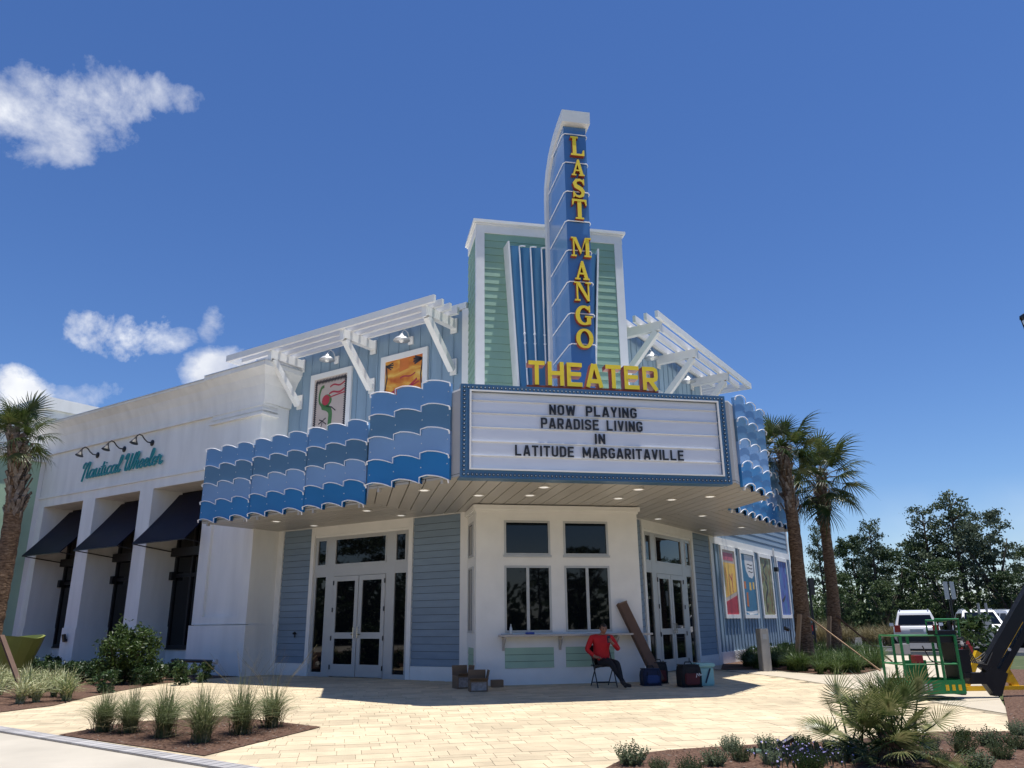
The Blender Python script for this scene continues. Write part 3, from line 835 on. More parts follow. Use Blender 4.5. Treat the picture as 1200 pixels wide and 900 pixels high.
MB().prism(MID, xy, 4.131, 4.139).build('soffit_backing', 'black_metal', can)
for T in (TL, TR):
    MB(T).box(3.85, 10.1, 0.03, 2.70, 4.131, 4.139).build('soffit_backing', 'black_metal', can)
    n = 0.03
    while n < 2.69:
        n2 = min(n + w, 2.70)
        MB(T).box(3.852, 10.1, n + 0.011, n2 - 0.011, 4.085, 4.13).build('soffit_plank', 'soffit_metal', can); n = n2
for i, (x, y) in enumerate([(1.48, 16.53), (2.74, 17.06), (3.88, 16.91), (3.94, 15.81), (6.01, 17.07), (6.03, 15.8), (7.33, 17.09), (8.04, 16.54), (8.34, 20.47), (9.32, 19.73), (10.8, 22.89), (11.7, 22.12), (0.36, 19.82), (1.26, 20.6), (-2.02, 22.22), (-1.05, 23.08)]):
    m = MB(); m.lathe((x, y, 4.066), [(0.11, 0.022), (0.125, 0.004), (0.13, 0.0), (0.095, -0.001)], 16); ob = m.build('downlight', W_, can)
    MB().lathe((x, y, 4.062), [(0.09, 0.0), (0.09, 0.004)], 14).build('lens', 'downlight', ob)

# ------------------------------------------------------------------ wave panels
def wave_f(u):       # u 0..1 from the near (low) end of a scallop
    return 0.0 + 0.155 * (1 - (1 - u) ** 2.2) - 0.03 * max(0, u - 0.75) / 0.25
ROWM = ['wave_d', 'wave_c', 'wave_b', 'wave_a']
def wave_panel(T, t0, t1, n, nsc, label, group):
    base = T((t0 + (t1 - t0) / 2, n, 4.04))
    e = thing('wave_panel', label, 'wall panel', base, group)
    sw = (t1 - t0) / nsc
    lines = []
    for r in range(5):
        zb = 4.04 + 0.497 * r; pts = []
        for s_ in range(nsc):
            for k in range(9):
                u = k / 8; pts.append((t0 + (s_ + u) * sw, zb + wave_f(u)))
        lines.append(pts)
    for r in range(4):
        lo, up = lines[r], lines[r + 1]
        m = MB(T)
        nf, nb = n + 0.02 - 0.004 * r, n - 0.04 - 0.004 * r
        k = len(lo); v = []
        for (a, z) in lo: v += [(a, nf, z), (a, nb, z)]
        for (a, z) in up: v += [(a, nf, z - 0.004), (a, nb, z - 0.004)]
        f = []
        for i in range(k - 1):
            if abs(lo[i][0] - lo[i + 1][0]) < 1e-6:
                continue
            a, b, c, d = 2 * i, 2 * i + 2, 2 * k + 2 * i + 2, 2 * k + 2 * i
            f += [(a, b, c, d), (a + 1, d + 1, c + 1, b + 1), (a, a + 1, b + 1, b), (d, c, c + 1, d + 1)]
        f += [(0, 2 * k, 2 * k + 1, 1), (2 * k - 2, 2 * k - 1, 4 * k - 1, 4 * k - 2)]
        m.add(v, f)
        m.build('wave_board', ROWM[r], e)
    for r in range(5):
        pts = [(a, n + 0.065 - 0.004 * r, z) for a, z in lines[r]]
        # soften the step corners
        m = MB(T); m.tube(pts, 0.012, 5)
        for q in (pts[0], pts[-1]):
            m.tube([(q[0], q[1], q[2]), (q[0], q[1] - 0.02, q[2] - 0.07)], 0.018, 5)
        m.build('neon_tube', 'neon_tube', e)
    fx = MB(T)
    for r in range(4):
        for a in (t0 + .06, t0 + sw, t0 + 2 * sw, t1 - .06):
            fx.lathe((a, n + 0.018 - 0.004 * r, 4.04 + .497 * r + .33), [(.014, 0), (.014, .006), (.008, .009)], 6, 0, (0, 1, 0))
    tag(fx.build('fixing_screws', 'galvanised', e), kind='stuff')
    for a in (t0 + 0.25, t1 - 0.25):
        MB(T).box(a - 0.03, a + 0.03, n - 0.14, n - 0.058, 4.0, 5.9).build('mounting_rail', 'fascia_grey', e)
    return e
g = 'blue wave panels round the canopy'
wave_panel(TL, 0.26, 2.46, 4.14, 3, 'tall blue wave panel immediately left of the marquee board', g)
for i, lab in enumerate(('blue wave panel right of the middle, third from the far left end', 'middle of the three lower left blue wave panels', 'leftmost blue wave panel, beside the white restaurant wall')):
    wave_panel(TL, 3.86 + 2.09 * i, 3.84 + 2.09 * (i + 1), 2.75, 3, lab, g)
wave_panel(TR, 0.26, 2.46, 4.14, 3, 'blue wave panel just right of the marquee board, seen edge on', g)
for i, lab in enumerate(('blue wave panel behind the one right of the marquee board', 'middle blue wave panel of the right hand canopy', 'rightmost blue wave panel, beside the palm trunk')):
    wave_panel(TR, 3.86 - 0.25 + 2.0 * i, 3.84 - 0.25 + 2.0 * (i + 1), 2.75, 3, lab, g)

# ------------------------------------------------------------------ lettering
def block_shapes(ch, W=.56, s=.19):
    """strokes of a bold condensed capital in a box W wide and 1 high: (ribbons, loops)"""
    c = s / 2; l, r, b, t, m = c, W - c, c, 1 - c, W / 2
    k = .5 * (W - s); R, L_ = [], []
    if ch == 'I': return [([(c, 0), (c, 1)], False)], s
    if ch == 'N': R = [([(l, 0), (l, 1)], False), ([(r, 0), (r, 1)], False), ([(l, .93), (r, .07)], False)]
    elif ch in 'OD':
        kk = .16
        if ch == 'O': P = [(l + kk, b), (r - kk, b), (r - .04, b + .05), (r, b + kk), (r, t - kk), (r - .04, t - .05), (r - kk, t), (l + kk, t), (l + .04, t - .05), (l, t - kk), (l, b + kk), (l + .04, b + .05), (l + kk, b)]
        else: P = [(l, b), (r - kk, b), (r - .04, b + .06), (r, b + kk), (r, t - kk), (r - .04, t - .06), (r - kk, t), (l, t), (l, b)]
        R = [(P, True)]
    elif ch == 'W': W = W * 1.45; R = [([(c, 1), (W * .28, 0)], False), ([(W * .28, 0), (W * .5, .92)], False), ([(W * .5, .92), (W * .72, 0)], False), ([(W * .72, 0), (W - c, 1)], False)]
    elif ch == 'M': W = W * 1.30; r = W - c; R = [([(l, 0), (l, 1)], False), ([(r, 0), (r, 1)], False), ([(l, .95), (W / 2, .2)], False), ([(r, .95), (W / 2, .2)], False)]
    elif ch in 'PR':
        R = [([(l, 0), (l, 1)], False), ([(l, t), (r - .12, t), (r - .02, t - .05), (r, t - .13), (r, .57), (r - .02, .49), (r - .12, .44), (l, .44)], False)]
        if ch == 'R': R.append(([(m - .02, .42), (r + .01, 0)], False))
    elif ch == 'L': R = [([(l, 0), (l, 1)], False), ([(l, b), (W - .03, b)], False)]
    elif ch == 'A': W = W * 1.08; R = [([(c * .9, 0), (W / 2 - .03, 1)], False), ([(W - c * .9, 0), (W / 2 + .03, 1)], False), ([(W * .25, .26), (W * .75, .26)], False)]
    elif ch == 'Y': R = [([(m, 0), (m, .48)], False), ([(m, .40), (c * .9, 1)], False), ([(m, .40), (W - c * .9, 1)], False)]
    elif ch == 'V': R = [([(c * .9, 1), (m, .02)], False), ([(W - c * .9, 1), (m, .02)], False)]
    elif ch == 'G': R = [([(r, t - .22), (r, t - .12), (r - .04, t - .04), (r - .14, t), (l + .14, t), (l + .04, t - .05), (l, t - .14), (l, b + .14), (l + .04, b + .05), (l + .14, b), (r - .12, b), (r - .02, b + .06), (r, b + .14), (r, .46), (m, .46)], False)]
    elif ch == 'S': R = [([(r, t - .20), (r, t - .12), (r - .04, t - .04), (r - .12, t), (l + .12, t), (l + .03, t - .05), (l, t - .13), (l, .64), (l + .05, .56), (r - .05, .45), (r, .36), (r, b + .13), (r - .03, b + .05), (r - .12, b), (l + .12, b), (l + .04, b + .04), (l, b + .12), (l, b + .20)], False)]
    elif ch == 'E': R = [([(l, 0), (l, 1)], False), ([(l, b), (W - .03, b)], False), ([(l, t), (W - .03, t)], False), ([(l, .52), (W - .08, .52)], False)]
    elif ch == 'T': R = [([(m, 0), (m, 1)], False), ([(0, t), (W, t)], False)]
    elif ch == 'U': R = [([(l, 1), (l, b + .14), (l + .04, b + .05), (l + .14, b), (r - .14, b), (r - .04, b + .05), (r, b + .14), (r, 1)], False)]
    elif ch == 'H': R = [([(l, 0), (l, 1)], False), ([(r, 0), (r, 1)], False), ([(l, .52), (r, .52)], False)]
    return R, W
def block_word(parent, txt, x0, x1, z, h, y_back, y_front, mats, gap=.14, space=.5, W=.56, s=.19):
    lay = []; tot = 0
    for ch in txt:
        if ch == ' ': lay.append(None); tot += space; continue
        R, w = block_shapes(ch, W, s); lay.append((R, w)); tot += w + gap
    k = (x1 - x0) / (tot - gap); x = x0
    for q in lay:
        if q is None: x += space * k; continue
        R, w = q; m = MB(); xx = x
        fn = lambda u, v, d: (xx + u * k, d, z + v * h)
        for i, (pts, lp) in enumerate(R):
            m.ribbon(pts, s, fn, y_back, y_front - .0011 * i, 0, 1, lp)
        m.build('letter', mats, parent); x += (w + gap) * k

# marquee board
MY = 14.75
mq = thing('marquee_sign', 'white changeable-letter marquee board in a dark blue bulb-studded frame', 'marquee sign', (4.85, MY, 4.04))
mx0, mx1, mz0, mz1 = 2.01, 7.70, 4.04, 5.94
bx0, bx1, bz0, bz1 = 2.22, 7.50, 4.23, 5.79
fr = MB()
fr.box(mx0, bx0, MY, MY + 0.25, mz0, mz1); fr.box(bx1, mx1, MY, MY + 0.25, mz0, mz1)
fr.box(bx0, bx1, MY, MY + 0.25, mz0, bz0); fr.box(bx0, bx1, MY, MY + 0.25, bz1, mz1)
fr.box(mx0, mx1, MY + 0.25, MY + 0.45, mz0 + 0.02, mz1 - 0.02)
fr.build('frame', 'marquee_blue', mq)
lip = MB()
for a, b, c, d in ((bx0 - 0.035, bx1 + 0.035, bz1, bz1 + 0.03), (bx0 - 0.035, bx1 + 0.035, bz0 - 0.03, bz0), (bx0 - 0.035, bx0, bz0, bz1), (bx1, bx1 + 0.035, bz0, bz1)):
    lip.box(a, b, MY - 0.03, MY + 0.01, c, d)
lip.build('inner_lip', 'white_paint', mq)
MB().box(bx0 + 0.001, bx1 - 0.001, MY + 0.055, MY + 0.075, bz0, bz1).build('board', 'marquee_board', mq)
TRK = [5.615, 5.355, 5.065, 4.775, 4.49]
edges = [bz1] + TRK + [bz0]
for i in range(6):       # translucent panels between the letter tracks, slightly bowed
    a, b = edges[i + 1] + 0.012, edges[i] - 0.012
    p = MB(); v = []; K = 6
    for j in range(K + 1):
        z = a + (b - a) * j / K; d = 0.004 * sin(pi * j / K)
        v += [(bx0 + 0.002, MY + 0.05 - d, z), (bx1 - 0.002, MY + 0.05 - d, z)]
    p.add(v, [(2 * j, 2 * j + 1, 2 * j + 3, 2 * j + 2) for j in range(K)])
    p.build('board_panel', 'marquee_board', mq, smooth=True)
for z in TRK:
    MB().box(bx0, bx1, MY + 0.022, MY + 0.05, z - 0.009, z + 0.009).build('letter_track', 'white_paint', mq)
bl = MB()
def bulb(x, z): bl.ball((x, MY - 0.010, z), 0.017, (1, 0.9, 1), 6, 4); bl.lathe((x, MY, z), [(0.03, 0), (0.026, -0.008)], 8, 1, (0, 1, 0))
nb = 66
for i in range(nb + 1):
    x = mx0 + 0.07 + (mx1 - mx0 - 0.14) * i / nb; bulb(x, mz1 - 0.065); bulb(x, mz0 + 0.07)
for i in range(1, 21):
    z = mz0 + 0.07 + (mz1 - mz0 - 0.135) * i / 21; bulb(mx0 + 0.07, z); bulb(mx1 - 0.07, z)
tag(bl.build('bulb_row', ['bulb', 'black_metal'], mq), kind='stuff')
LB = ['letter_black', 'letter_black']
block_word(mq, 'NOW PLAYING', 3.82, 5.69, 5.372, 0.21, MY + 0.010, MY - 0.003, LB, space=.75, s=.165)
block_word(mq, 'PARADISE LIVING', 3.64, 5.80, 5.085, 0.215, MY + 0.010, MY - 0.003, LB, space=.55, s=.165)
block_word(mq, 'IN', 4.76, 4.98, 4.797, 0.21, MY + 0.010, MY - 0.003, LB, s=.165)
block_word(mq, 'LATITUDE MARGARITAVILLE', 3.10, 6.67, 4.505, 0.215, MY + 0.010, MY - 0.003, LB, space=.6, s=.165)

# THEATER, standing on the marquee
tl_ = thing('theater_lettering', 'yellow block letters spelling THEATER standing on the marquee', 'sign letters', (4.85, 14.9, 5.94))
block_word(tl_, 'THEATER', 3.43, 6.26, 6.03, 0.52, 15.08, 14.86, ['letter_yellow', 'letter_return'], gap=.13, W=.70, s=.175)
MB().box(3.4, 6.27, 14.90, 14.98, 5.945, 6.028).build('letter_rail', 'letter_return', tl_)

# blade sign
FX0, FX1, FY = 4.645, 5.215, 15.85
bs = thing('blade_sign', 'tall blue blade sign with yellow letters spelling LAST MANGO', 'blade sign', (4.93, 16.6, 5.9))
OUT = [(17.62, 5.85), (17.64, 10.5), (17.66, 12.0), (17.60, 12.38), (17.42, 12.73), (17.10, 13.04), (16.70, 13.25), (16.25, 13.36), (15.72, 13.42)]
INN = [(17.42, 5.85), (17.44, 10.5), (17.44, 11.92), (17.36, 12.26), (17.14, 12.57), (16.84, 12.81), (16.50, 12.97), (16.15, 13.05), (15.85, 13.08)]
yz = lambda u, v, w: (w, u, v)
body = MB(); poly_b = [(FY, 5.85)] + INN[:-1] + [(FY, 13.07)]
NZ = [12.82, 12.02, 11.22, 10.43, 9.66, 8.86, 8.07, 7.33]
segs = [13.1] + NZ + [5.8]
for i in range(len(segs) - 1):
    a, b = segs[i + 1] + 0.004, segs[i] - 0.004
    pp = clip_half(clip_half(poly_b, 0, 1, b), 0, -1, -a)
    if len(pp) < 3: continue
    MB().prism(pp, yz, FX0, FX1).build('side_panel', 'sign_blue_sheen', bs)
    MB().box(FX0 + 0.004, FX1 - 0.004, FY - 0.012, FY - 0.001, a, min(b, 13.05)).build('face_panel', 'sign_blue', bs)
rim = MB()
for i in range(len(OUT) - 1):
    v = []
    for x in (FX0 - 0.07, FX1 + 0.07):
        v += [(x, *OUT[i]), (x, *OUT[i + 1]), (x, *INN[i + 1]), (x, *INN[i])]
    rim.add(v, [(0, 1, 2, 3), (7, 6, 5, 4), (0, 4, 5, 1), (3, 2, 6, 7)] + ([(0, 3, 7, 4)] if i == 0 else []))
rim.add([(x, y, z) for x in (FX0 - 0.07, FX1 + 0.07) for (y, z) in ((15.85, 13.08), (15.72, 13.42), (15.66, 13.41), (15.68, 13.09))], [(0, 1, 2, 3), (7, 6, 5, 4), (1, 5, 6, 2), (2, 6, 7, 3), (3, 7, 4, 0)])
rim.build('white_rim', W_, bs)
for z in NZ:
    MB().tube([(FX0 - 0.03, 17.3, z), (FX0 - 0.03, FY + 0.02, z), (FX0 + 0.02, FY - 0.05, z + 0.005), (FX1 - 0.02, FY - 0.05, z + 0.005), (FX1 + 0.03, FY + 0.02, z), (FX1 + 0.03, 17.3, z)], 0.014, 6).build('neon_tube', 'neon_tube', bs)
st = MB()
for z in (7.5, 9.3, 11.0): st.box(4.83, 5.03, 17.6, 18.4, z - 0.08, z + 0.08)
st.build('wall_strut', 'fascia_grey', bs)

def serif_shapes(ch):
    """list of (kind, data) in a 1-high box; ribbons and polygons"""
    P, R = [], []
    def rect(a, b, c, d): P.append([(a, c), (b, c), (b, d), (a, d)])
    def arc(cx, cy, rx, ry, a0, a1, wt, wn_, k=22):
        pts, ws = [], []
        for i in range(k + 1):
            a = radians(a0 + (a1 - a0) * i / k); pts.append((cx + rx * cos(a), cy + ry * sin(a))); ws.append(wn_ + (wt - wn_) * abs(cos(a)) ** 1.3)
        R.append((pts, ws))
    if ch == 'L':
        rect(.16, .40, 0.1, .9); rect(.04, .52, .9, 1.0); P.append([(.04, 0), (.90, 0), (.90, .30), (.82, .30), (.74, .1), (.04, .1)]); wd = .9
    elif ch == 'A':
        P.append([(.10, .08), (.24, .08), (.52, .80), (.46, 1.0)]); P.append([(.46, 1.0), (.60, 1.0), (.92, .08), (.66, .08), (.46, .72)])
        rect(.28, .70, .28, .37); rect(0, .36, 0, .085); rect(.56, 1.0, 0, .085); wd = 1.0
    elif ch == 'S':
        pts = [(.74, .76), (.68, .88), (.50, .94), (.28, .90), (.17, .75), (.24, .60), (.42, .53), (.60, .45), (.71, .32), (.66, .14), (.46, .055), (.24, .10), (.12, .25)]
        ws = [.09, .1, .12, .16, .22, .23, .23, .23, .22, .17, .12, .1, .09]; R.append((pts, ws))
        P.append([(.72, .68), (.80, .68), (.80, 1.0), (.74, 1.0), (.68, .9)]); P.append([(.06, 0), (.12, 0), (.18, .1), (.14, .33), (.06, .33)]); wd = .86
    elif ch == 'T':
        rect(.34, .60, .085, .9); rect(.2, .74, 0, .085); P.append([(0, 1.0), (0, .70), (.07, .70), (.14, .89), (.80, .89), (.87, .70), (.94, .70), (.94, 1.0)]); wd = .94
    elif ch == 'M':
        rect(.12, .22, .085, .92); rect(.92, 1.16, .085, .92); P.append([(.1, 1.0), (.34, 1.0), (.68, .30), (.60, .12)]); P.append([(.60, .12), (.68, .30), (1.0, 1.0), (.90, 1.0)])
        rect(.0, .34, 0, .085); rect(.82, 1.28, 0, .085); rect(0, .14, .915, 1.0); rect(.98, 1.28, .915, 1.0); wd = 1.28
    elif ch == 'N':
        rect(.12, .23, .085, .92); rect(.82, .93, .0, .915); P.append([(.08, 1.0), (.34, 1.0), (.93, .1), (.93, 0), (.80, 0)]); rect(0, .35, 0, .085); rect(0, .1, .915, 1.0); rect(.70, 1.05, .915, 1.0); wd = 1.05
    elif ch == 'G':
        arc(.52, .5, .38, .43, 48, 322, .25, .11); rect(.66, .90, .06, .42); rect(.56, 1.0, .40, .48); P.append([(.80, .66), (.87, .66), (.87, 1.0), (.80, 1.0), (.74, .84)]); wd = 1.0
    elif ch == 'O':
        arc(.5, .5, .38, .43, 0, 360, .25, .11, 32); wd = 1.0
    return P, R, wd
LZ = {0: ('L', 12.19, .535), 1: ('A', 11.63, .45), 2: ('S', 11.03, .52), 3: ('T', 10.46, .53), 4: ('M', 9.475, .50), 5: ('A', 8.89, .48), 6: ('N', 8.36, .475), 7: ('G', 7.765, .49), 8: ('O', 7.21, .48)}
for i, (ch, z, h) in LZ.items():
    P, R, wd = serif_shapes(ch)
    sx = {'L': .74, 'A': .72, 'S': .74, 'T': .72, 'M': .76, 'N': .80, 'G': .84, 'O': .84}[ch] * h
    x0 = (FX0 + FX1) / 2 + 0.015 - wd * sx / 2
    m = MB()
    fn = lambda u, v, w: (x0 + u * sx, w, z + v * h)
    d = 0
    for k_, (grow, mi_, y1, y0_) in enumerate(((0.0, 0, FY - 0.12, FY - 0.014),)):
        for p in P:
            d += 0.0012; m.prism(p, fn, y0_, y1 - d, 0, 1)
        for pts, ws in R:
            d += 0.0012
            m.ribbon(pts, ws, fn, y0_, y1 - d, 0, 1)
    m.build('letter', ['letter_yellow', 'letter_return'], bs)

# ------------------------------------------------------------------ pergolas over the posters
def pergola(T, brackets, t_in, t_end, label):
    e = thing('pergola', label, 'pergola', T((6.5, 0.0, 9.4)))
    NO = [1.40, 1.06, 0.72, 0.38]
    tend0 = 10.12
    ztop = 9.66
    for i, n in enumerate(NO):
        h = 0.20
        MB(T).box(t_in + 0.12 * i * 0, tend0 + n - 0.0, n - 0.045, n + 0.045, ztop - h, ztop).build('rail', W_, e)
        te = tend0 + n
        MB(T).box(te - 0.07, te, -2.4, n - 0.046, ztop - h, ztop).build('rail', W_, e)
    for t in brackets:
        b = MB(T); b.box(t - 0.09, t + 0.09, 0.06, 1.33, ztop - 0.46, ztop - 0.201); b.build('beam', W_, e)
        MB(T).box(t - 0.11, t + 0.11, 0.03, 0.075, ztop - 0.58, ztop - 0.16).build('wall_pad', W_, e)
        MB(T).box(t - 0.11, t + 0.11, 0.03, 0.075, 7.86, 8.32).build('wall_pad', W_, e)
        b = MB(T); b.bar((t, 0.11, 7.98), (t, 1.22, ztop - 0.47), 0.17, 0.17, up=(1, 0, 0)); b.build('brace', W_, e)
        b = MB(T); b.box(t - 0.075, t + 0.075, 1.33, 1.365, ztop - 0.52, ztop - 0.205); b.build('end_cap', W_, e)
    # the bracket that carries the corner return
    b = MB(T); b.box(tend0 + 0.02, tend0 + 1.3, -1.6, -1.46, ztop - 0.42, ztop - 0.201); b.build('beam', W_, e)
    return e
pergola(TL, (3.38, 6.42, 9.5), 2.98, 11.4, 'white slatted pergola on braces above the two left hand posters')
pergola(TR, (3.38, 6.2, 9.15), 2.98, 11.4, 'white slatted pergola on braces right of the tower')

# barn lights under the pergolas
def barn_light(T, t, z, label, back=0.45):
    e = thing('barn_light', label, 'wall lamp', T((t, 0.03, z)), 'barn lights under the pergolas')
    MB(T).box(t - 0.09, t + 0.09, 0.02, 0.07, z - 0.12, z + 0.12).build('back_plate', W_, e)
    MB(T).tube([(t, 0.07, z), (t, 0.12, z + 0.05), (t, 0.2, z + 0.2), (t, 0.33, z + 0.24), (t, 0.42, z + 0.16), (t, 0.45, z + 0.06)], 0.014, 6).build('gooseneck', 'galvanised', e)
    m = MB(T); m.lathe((t, 0.45, z - 0.12), [(0.24, 0.0), (0.23, 0.02), (0.16, 0.09), (0.07, 0.13), (0.05, 0.19), (0.02, 0.2)], 18)
    m.build('shade', 'galvanised', e, smooth=True)
    MB(T).ball((t, 0.45, z - 0.11), 0.075, (1, 1, 1), 10, 8).build('bulb', 'lamp_bulb', e, smooth=True)
barn_light(TL, 7.95, 9.2, 'galvanised barn light above the parrot poster')
barn_light(TL, 4.95, 9.2, 'galvanised barn light above the sunset poster')
barn_light(TR, 4.75, 9.05, 'galvanised barn light nearest the tower on the right wall')
barn_light(TR, 7.7, 9.05, 'galvanised barn light farther along the right wall, under the pergola')

# ------------------------------------------------------------------ restaurant next door
RN = 1.0
rs = thing('restaurant_building', 'white stucco restaurant with deep window bays left of the theater', 'restaurant', TL((16.5, RN, 0)))
ST = 'white_stucco'
OP = [(12.5, 15.37), (16.13, 18.91), (19.72, 22.5)]
REC = -0.15                                           # plane of the recessed windows
PIER = [(10.0, 12.5), (15.37, 16.13), (18.91, 19.72), (22.5, 24.2)]
for i, (a, b) in enumerate(PIER):
    if i == 0:
        m = MB(TL); m.box(a, b, REC - 0.1, RN - 0.09, -0.3, 5.82)
        m.box(a, a + 0.42, RN - 0.09, RN, 1.40, 5.82); m.box(b - 0.48, b, RN - 0.09, RN, 1.40, 5.82)
        m.box(a + 0.42, b - 0.48, RN - 0.09, RN, 1.40, 1.62); m.box(a + 0.42, b - 0.48, RN - 0.09, RN, 5.6, 5.82)
        m.build('pier', ST, rs)
        MB(TL).box(a - 0.06, b + 0.06, REC, RN + 0.05, -0.3, 1.38).build('plinth', ST, rs)
    else:
        MB(TL).box(a, b, REC - 0.1, RN, -0.3, 5.82).build('pier', ST, rs)
        MB(TL).box(a - 0.035, b + 0.035, REC, RN + 0.04, -0.3, 1.36).build('plinth', ST, rs)
MB(TL).box(22.95, 24.25, RN, RN + 0.16, -0.3, 7.9).build('corner_pilaster', ST, rs)
MB(TL).box(10.0, 24.2, REC - 0.1, RN, 5.82, 6.25).build('lintel', ST, rs)
MB(TL).box(9.97, 24.23, RN - 0.4, RN + 0.05, 6.14, 6.22).build('string_course', ST, rs)
MB(TL).box(10.0, 24.2, -12.0, RN - 0.012, 6.25, 7.93).build('frieze', ST, rs)
MB(TL).box(10.0, 12.45, RN - 0.012, RN + 0.06, 6.28, 7.93).build('frieze', ST, rs)
MB(TL).box(12.6, 12.9, REC - 8, REC - 0.1, -0.3, 6.0).build('back_wall', ST, rs)
MB(TL).box(10.0, 24.2, -12, REC - 0.35, -0.3, 6.2).build('back_wall', ST, rs)
MB(TL).box(9.96, 24.24, RN - 0.5, RN + 0.09, 7.86, 7.94).build('string_course', ST, rs)
def cove(t0, t1, dz, proud, ret):
    """coved cornice with a turned end"""
    prof = [(0.0, 7.945), (0.04, 8.2), (0.12, 8.5), (0.25, 8.76), (0.42, 8.95), (0.45, 8.96), (0.45, 9.04 + dz)]
    m = MB(TL); v = []
    for n_, z in prof:
        o_ = n_ + proud
        v += [(t0 - (o_ if ret else 0), RN + o_, z), (t1, RN + o_, z)]
    back = [(t0, -3.0, 7.945), (t1, -3.0, 7.945), (t0 - (0.45 + proud if ret else 0), -3.0, 9.04 + dz), (t1, -3.0, 9.04 + dz)]
    K = len(prof); f = [(2 * i, 2 * i + 1, 2 * i + 3, 2 * i + 2) for i in range(K - 1)]
    v += back; b = 2 * K
    f += [(2 * K - 2, 2 * K - 1, b + 3, b + 2), (b, b + 1, 1, 0), (b + 1, b + 3) + tuple(2 * i + 1 for i in range(K - 1, -1, -1))]
    m.add(v, f)
    # return profile on the near end
    vv = []
    for n_, z in prof:
        o_ = n_ + proud
        vv += [(t0 - (o_ if ret else 0), RN + o_, z), (t0 - (o_ if ret else 0), -3.0, z)]
    m.add(vv, [(2 * i, 2 * i + 2, 2 * i + 3, 2 * i + 1) for i in range(K - 1)])
    m.build('cornice', ST, rs, smooth=False)
MB(TL).box(9.93, 12.47, RN - .5, RN + .10, 7.70, 7.76).build('string_course', ST, rs)
MB(TL).box(9.88, 12.50, RN - .5, RN + .16, 7.55, 7.62).build('string_course', ST, rs)
cove(10.0, 12.45, 0.06, 0.07, True)
cove(12.45, 24.2, 0.0, 0.0, False)
MB(TL).box(9.45, 12.42, -3.0, RN + 0.55, 9.101, 9.13).build('cornice_cap', 'galvanised', rs)
MB(TL).box(12.43, 24.2, -3.0, RN + 0.48, 9.041, 9.07).build('cornice_cap', 'galvanised', rs)
for i, (a, b) in enumerate(OP):
    MB(TL).box(a, b, REC - 0.35, REC + 0.02, -0.3, 0.64).build('sill_wall', ST, rs)
    MB(TL).box(a, b, REC - 0.02, REC + 0.08, 0.645, 0.69).build('sill', 'black_metal', rs)
    fr = MB(TL)
    for t in (a + 0.05, a + (b - a) / 3, a + 2 * (b - a) / 3, b - 0.05): fr.box(t - 0.05, t + 0.05, REC - 0.06, REC + 0.04, 0.69, 5.8)
    for z in (0.72, 3.0, 3.75, 5.75): fr.box(a, b, REC - 0.055, REC + 0.034, z - 0.06, z + 0.06)
    fo = fr.build('window_frame', 'black_metal', rs)
    for j in range(3):
        for z0, z1 in ((0.78, 2.94), (3.06, 3.69), (3.81, 5.69)):
            MB(TL).box(a + (b - a) * j / 3 + 0.06, a + (b - a) * (j + 1) / 3 - 0.06, REC - 0.03, REC - 0.01, z0, z1).build('pane', 'window_glass', fo)
    MB(TL).box(a + 0.0, b, REC + 0.04, REC + 0.22, 3.62, 3.9).build('awning_housing', 'black_metal', rs)
    MB(TL).box(b - 0.16, b - 0.002, REC + 0.041, REC + 0.2, 2.85, 3.12).build('shutter_block', 'black_metal', rs)
# floodlights on two piers
for t in (19.35, 15.8):
    f_ = MB(TL); f_.lathe((t, RN + 0.04, 0.95), [(0.05, 0), (0.05, 0.05)], 8, 0, (0, 1, 0)); f_.bar((t, RN + 0.1, 0.9), (t, RN + 0.17, 1.15), 0.14, 0.08)
    tag(f_.build('spotlight', 'black_metal', None, org=TL((t, RN + 0.04, 0.95))), 'small black spotlight on the white pier ' + ('beside the green planter' if t > 17 else 'above the round shrub'), 'spotlight', 'pier spotlights')

# awnings
for i, ((a, b), lab) in enumerate(zip(OP, ('rightmost navy sloping awning, against the blue wave panels', 'middle navy sloping awning over the restaurant window', 'leftmost navy sloping awning over the restaurant window'))):
    e = thing('window_awning', lab, 'awning', TL(((a + b) / 2, 1.5, 3.95)), 'navy window awnings')
    a2, b2 = a + 0.05, b - 0.03
    m = MB(TL); v = []; K = 8
    for k in range(K + 1):
        u = k / K; n_ = 0.02 + (1.52 - 0.02) * u; z = 5.72 + (3.96 - 5.72) * u + 0.05 * sin(pi * u) * -1
        for t in (a2, b2):
            v += [(t, n_, z), (t, n_ - 0.02, z - 0.025)]
    f = []
    for k in range(K):
        o_ = 4 * k; p_ = 4 * k + 4
        f += [(o_, o_ + 2, p_ + 2, p_), (o_ + 1, p_ + 1, p_ + 3, o_ + 3), (o_, p_, p_ + 1, o_ + 1), (o_ + 2, o_ + 3, p_ + 3, p_ + 2)]
    f += [(0, 1, 3, 2), (4 * K, 4 * K + 2, 4 * K + 3, 4 * K + 1)]
    m.add(v, f); m.build('sloping_panel', 'awning_navy', e)
    MB(TL).tube([(a2, 1.5, 3.93), (b2, 1.5, 3.93)], 0.022, 6).build('front_bar', 'black_metal', e)
    for t in (a2 + 0.03, b2 - 0.03):
        MB(TL).tube([(t, -0.08, 3.76), (t, 1.48, 3.93)], 0.018, 6).build('side_arm', 'black_metal', e)

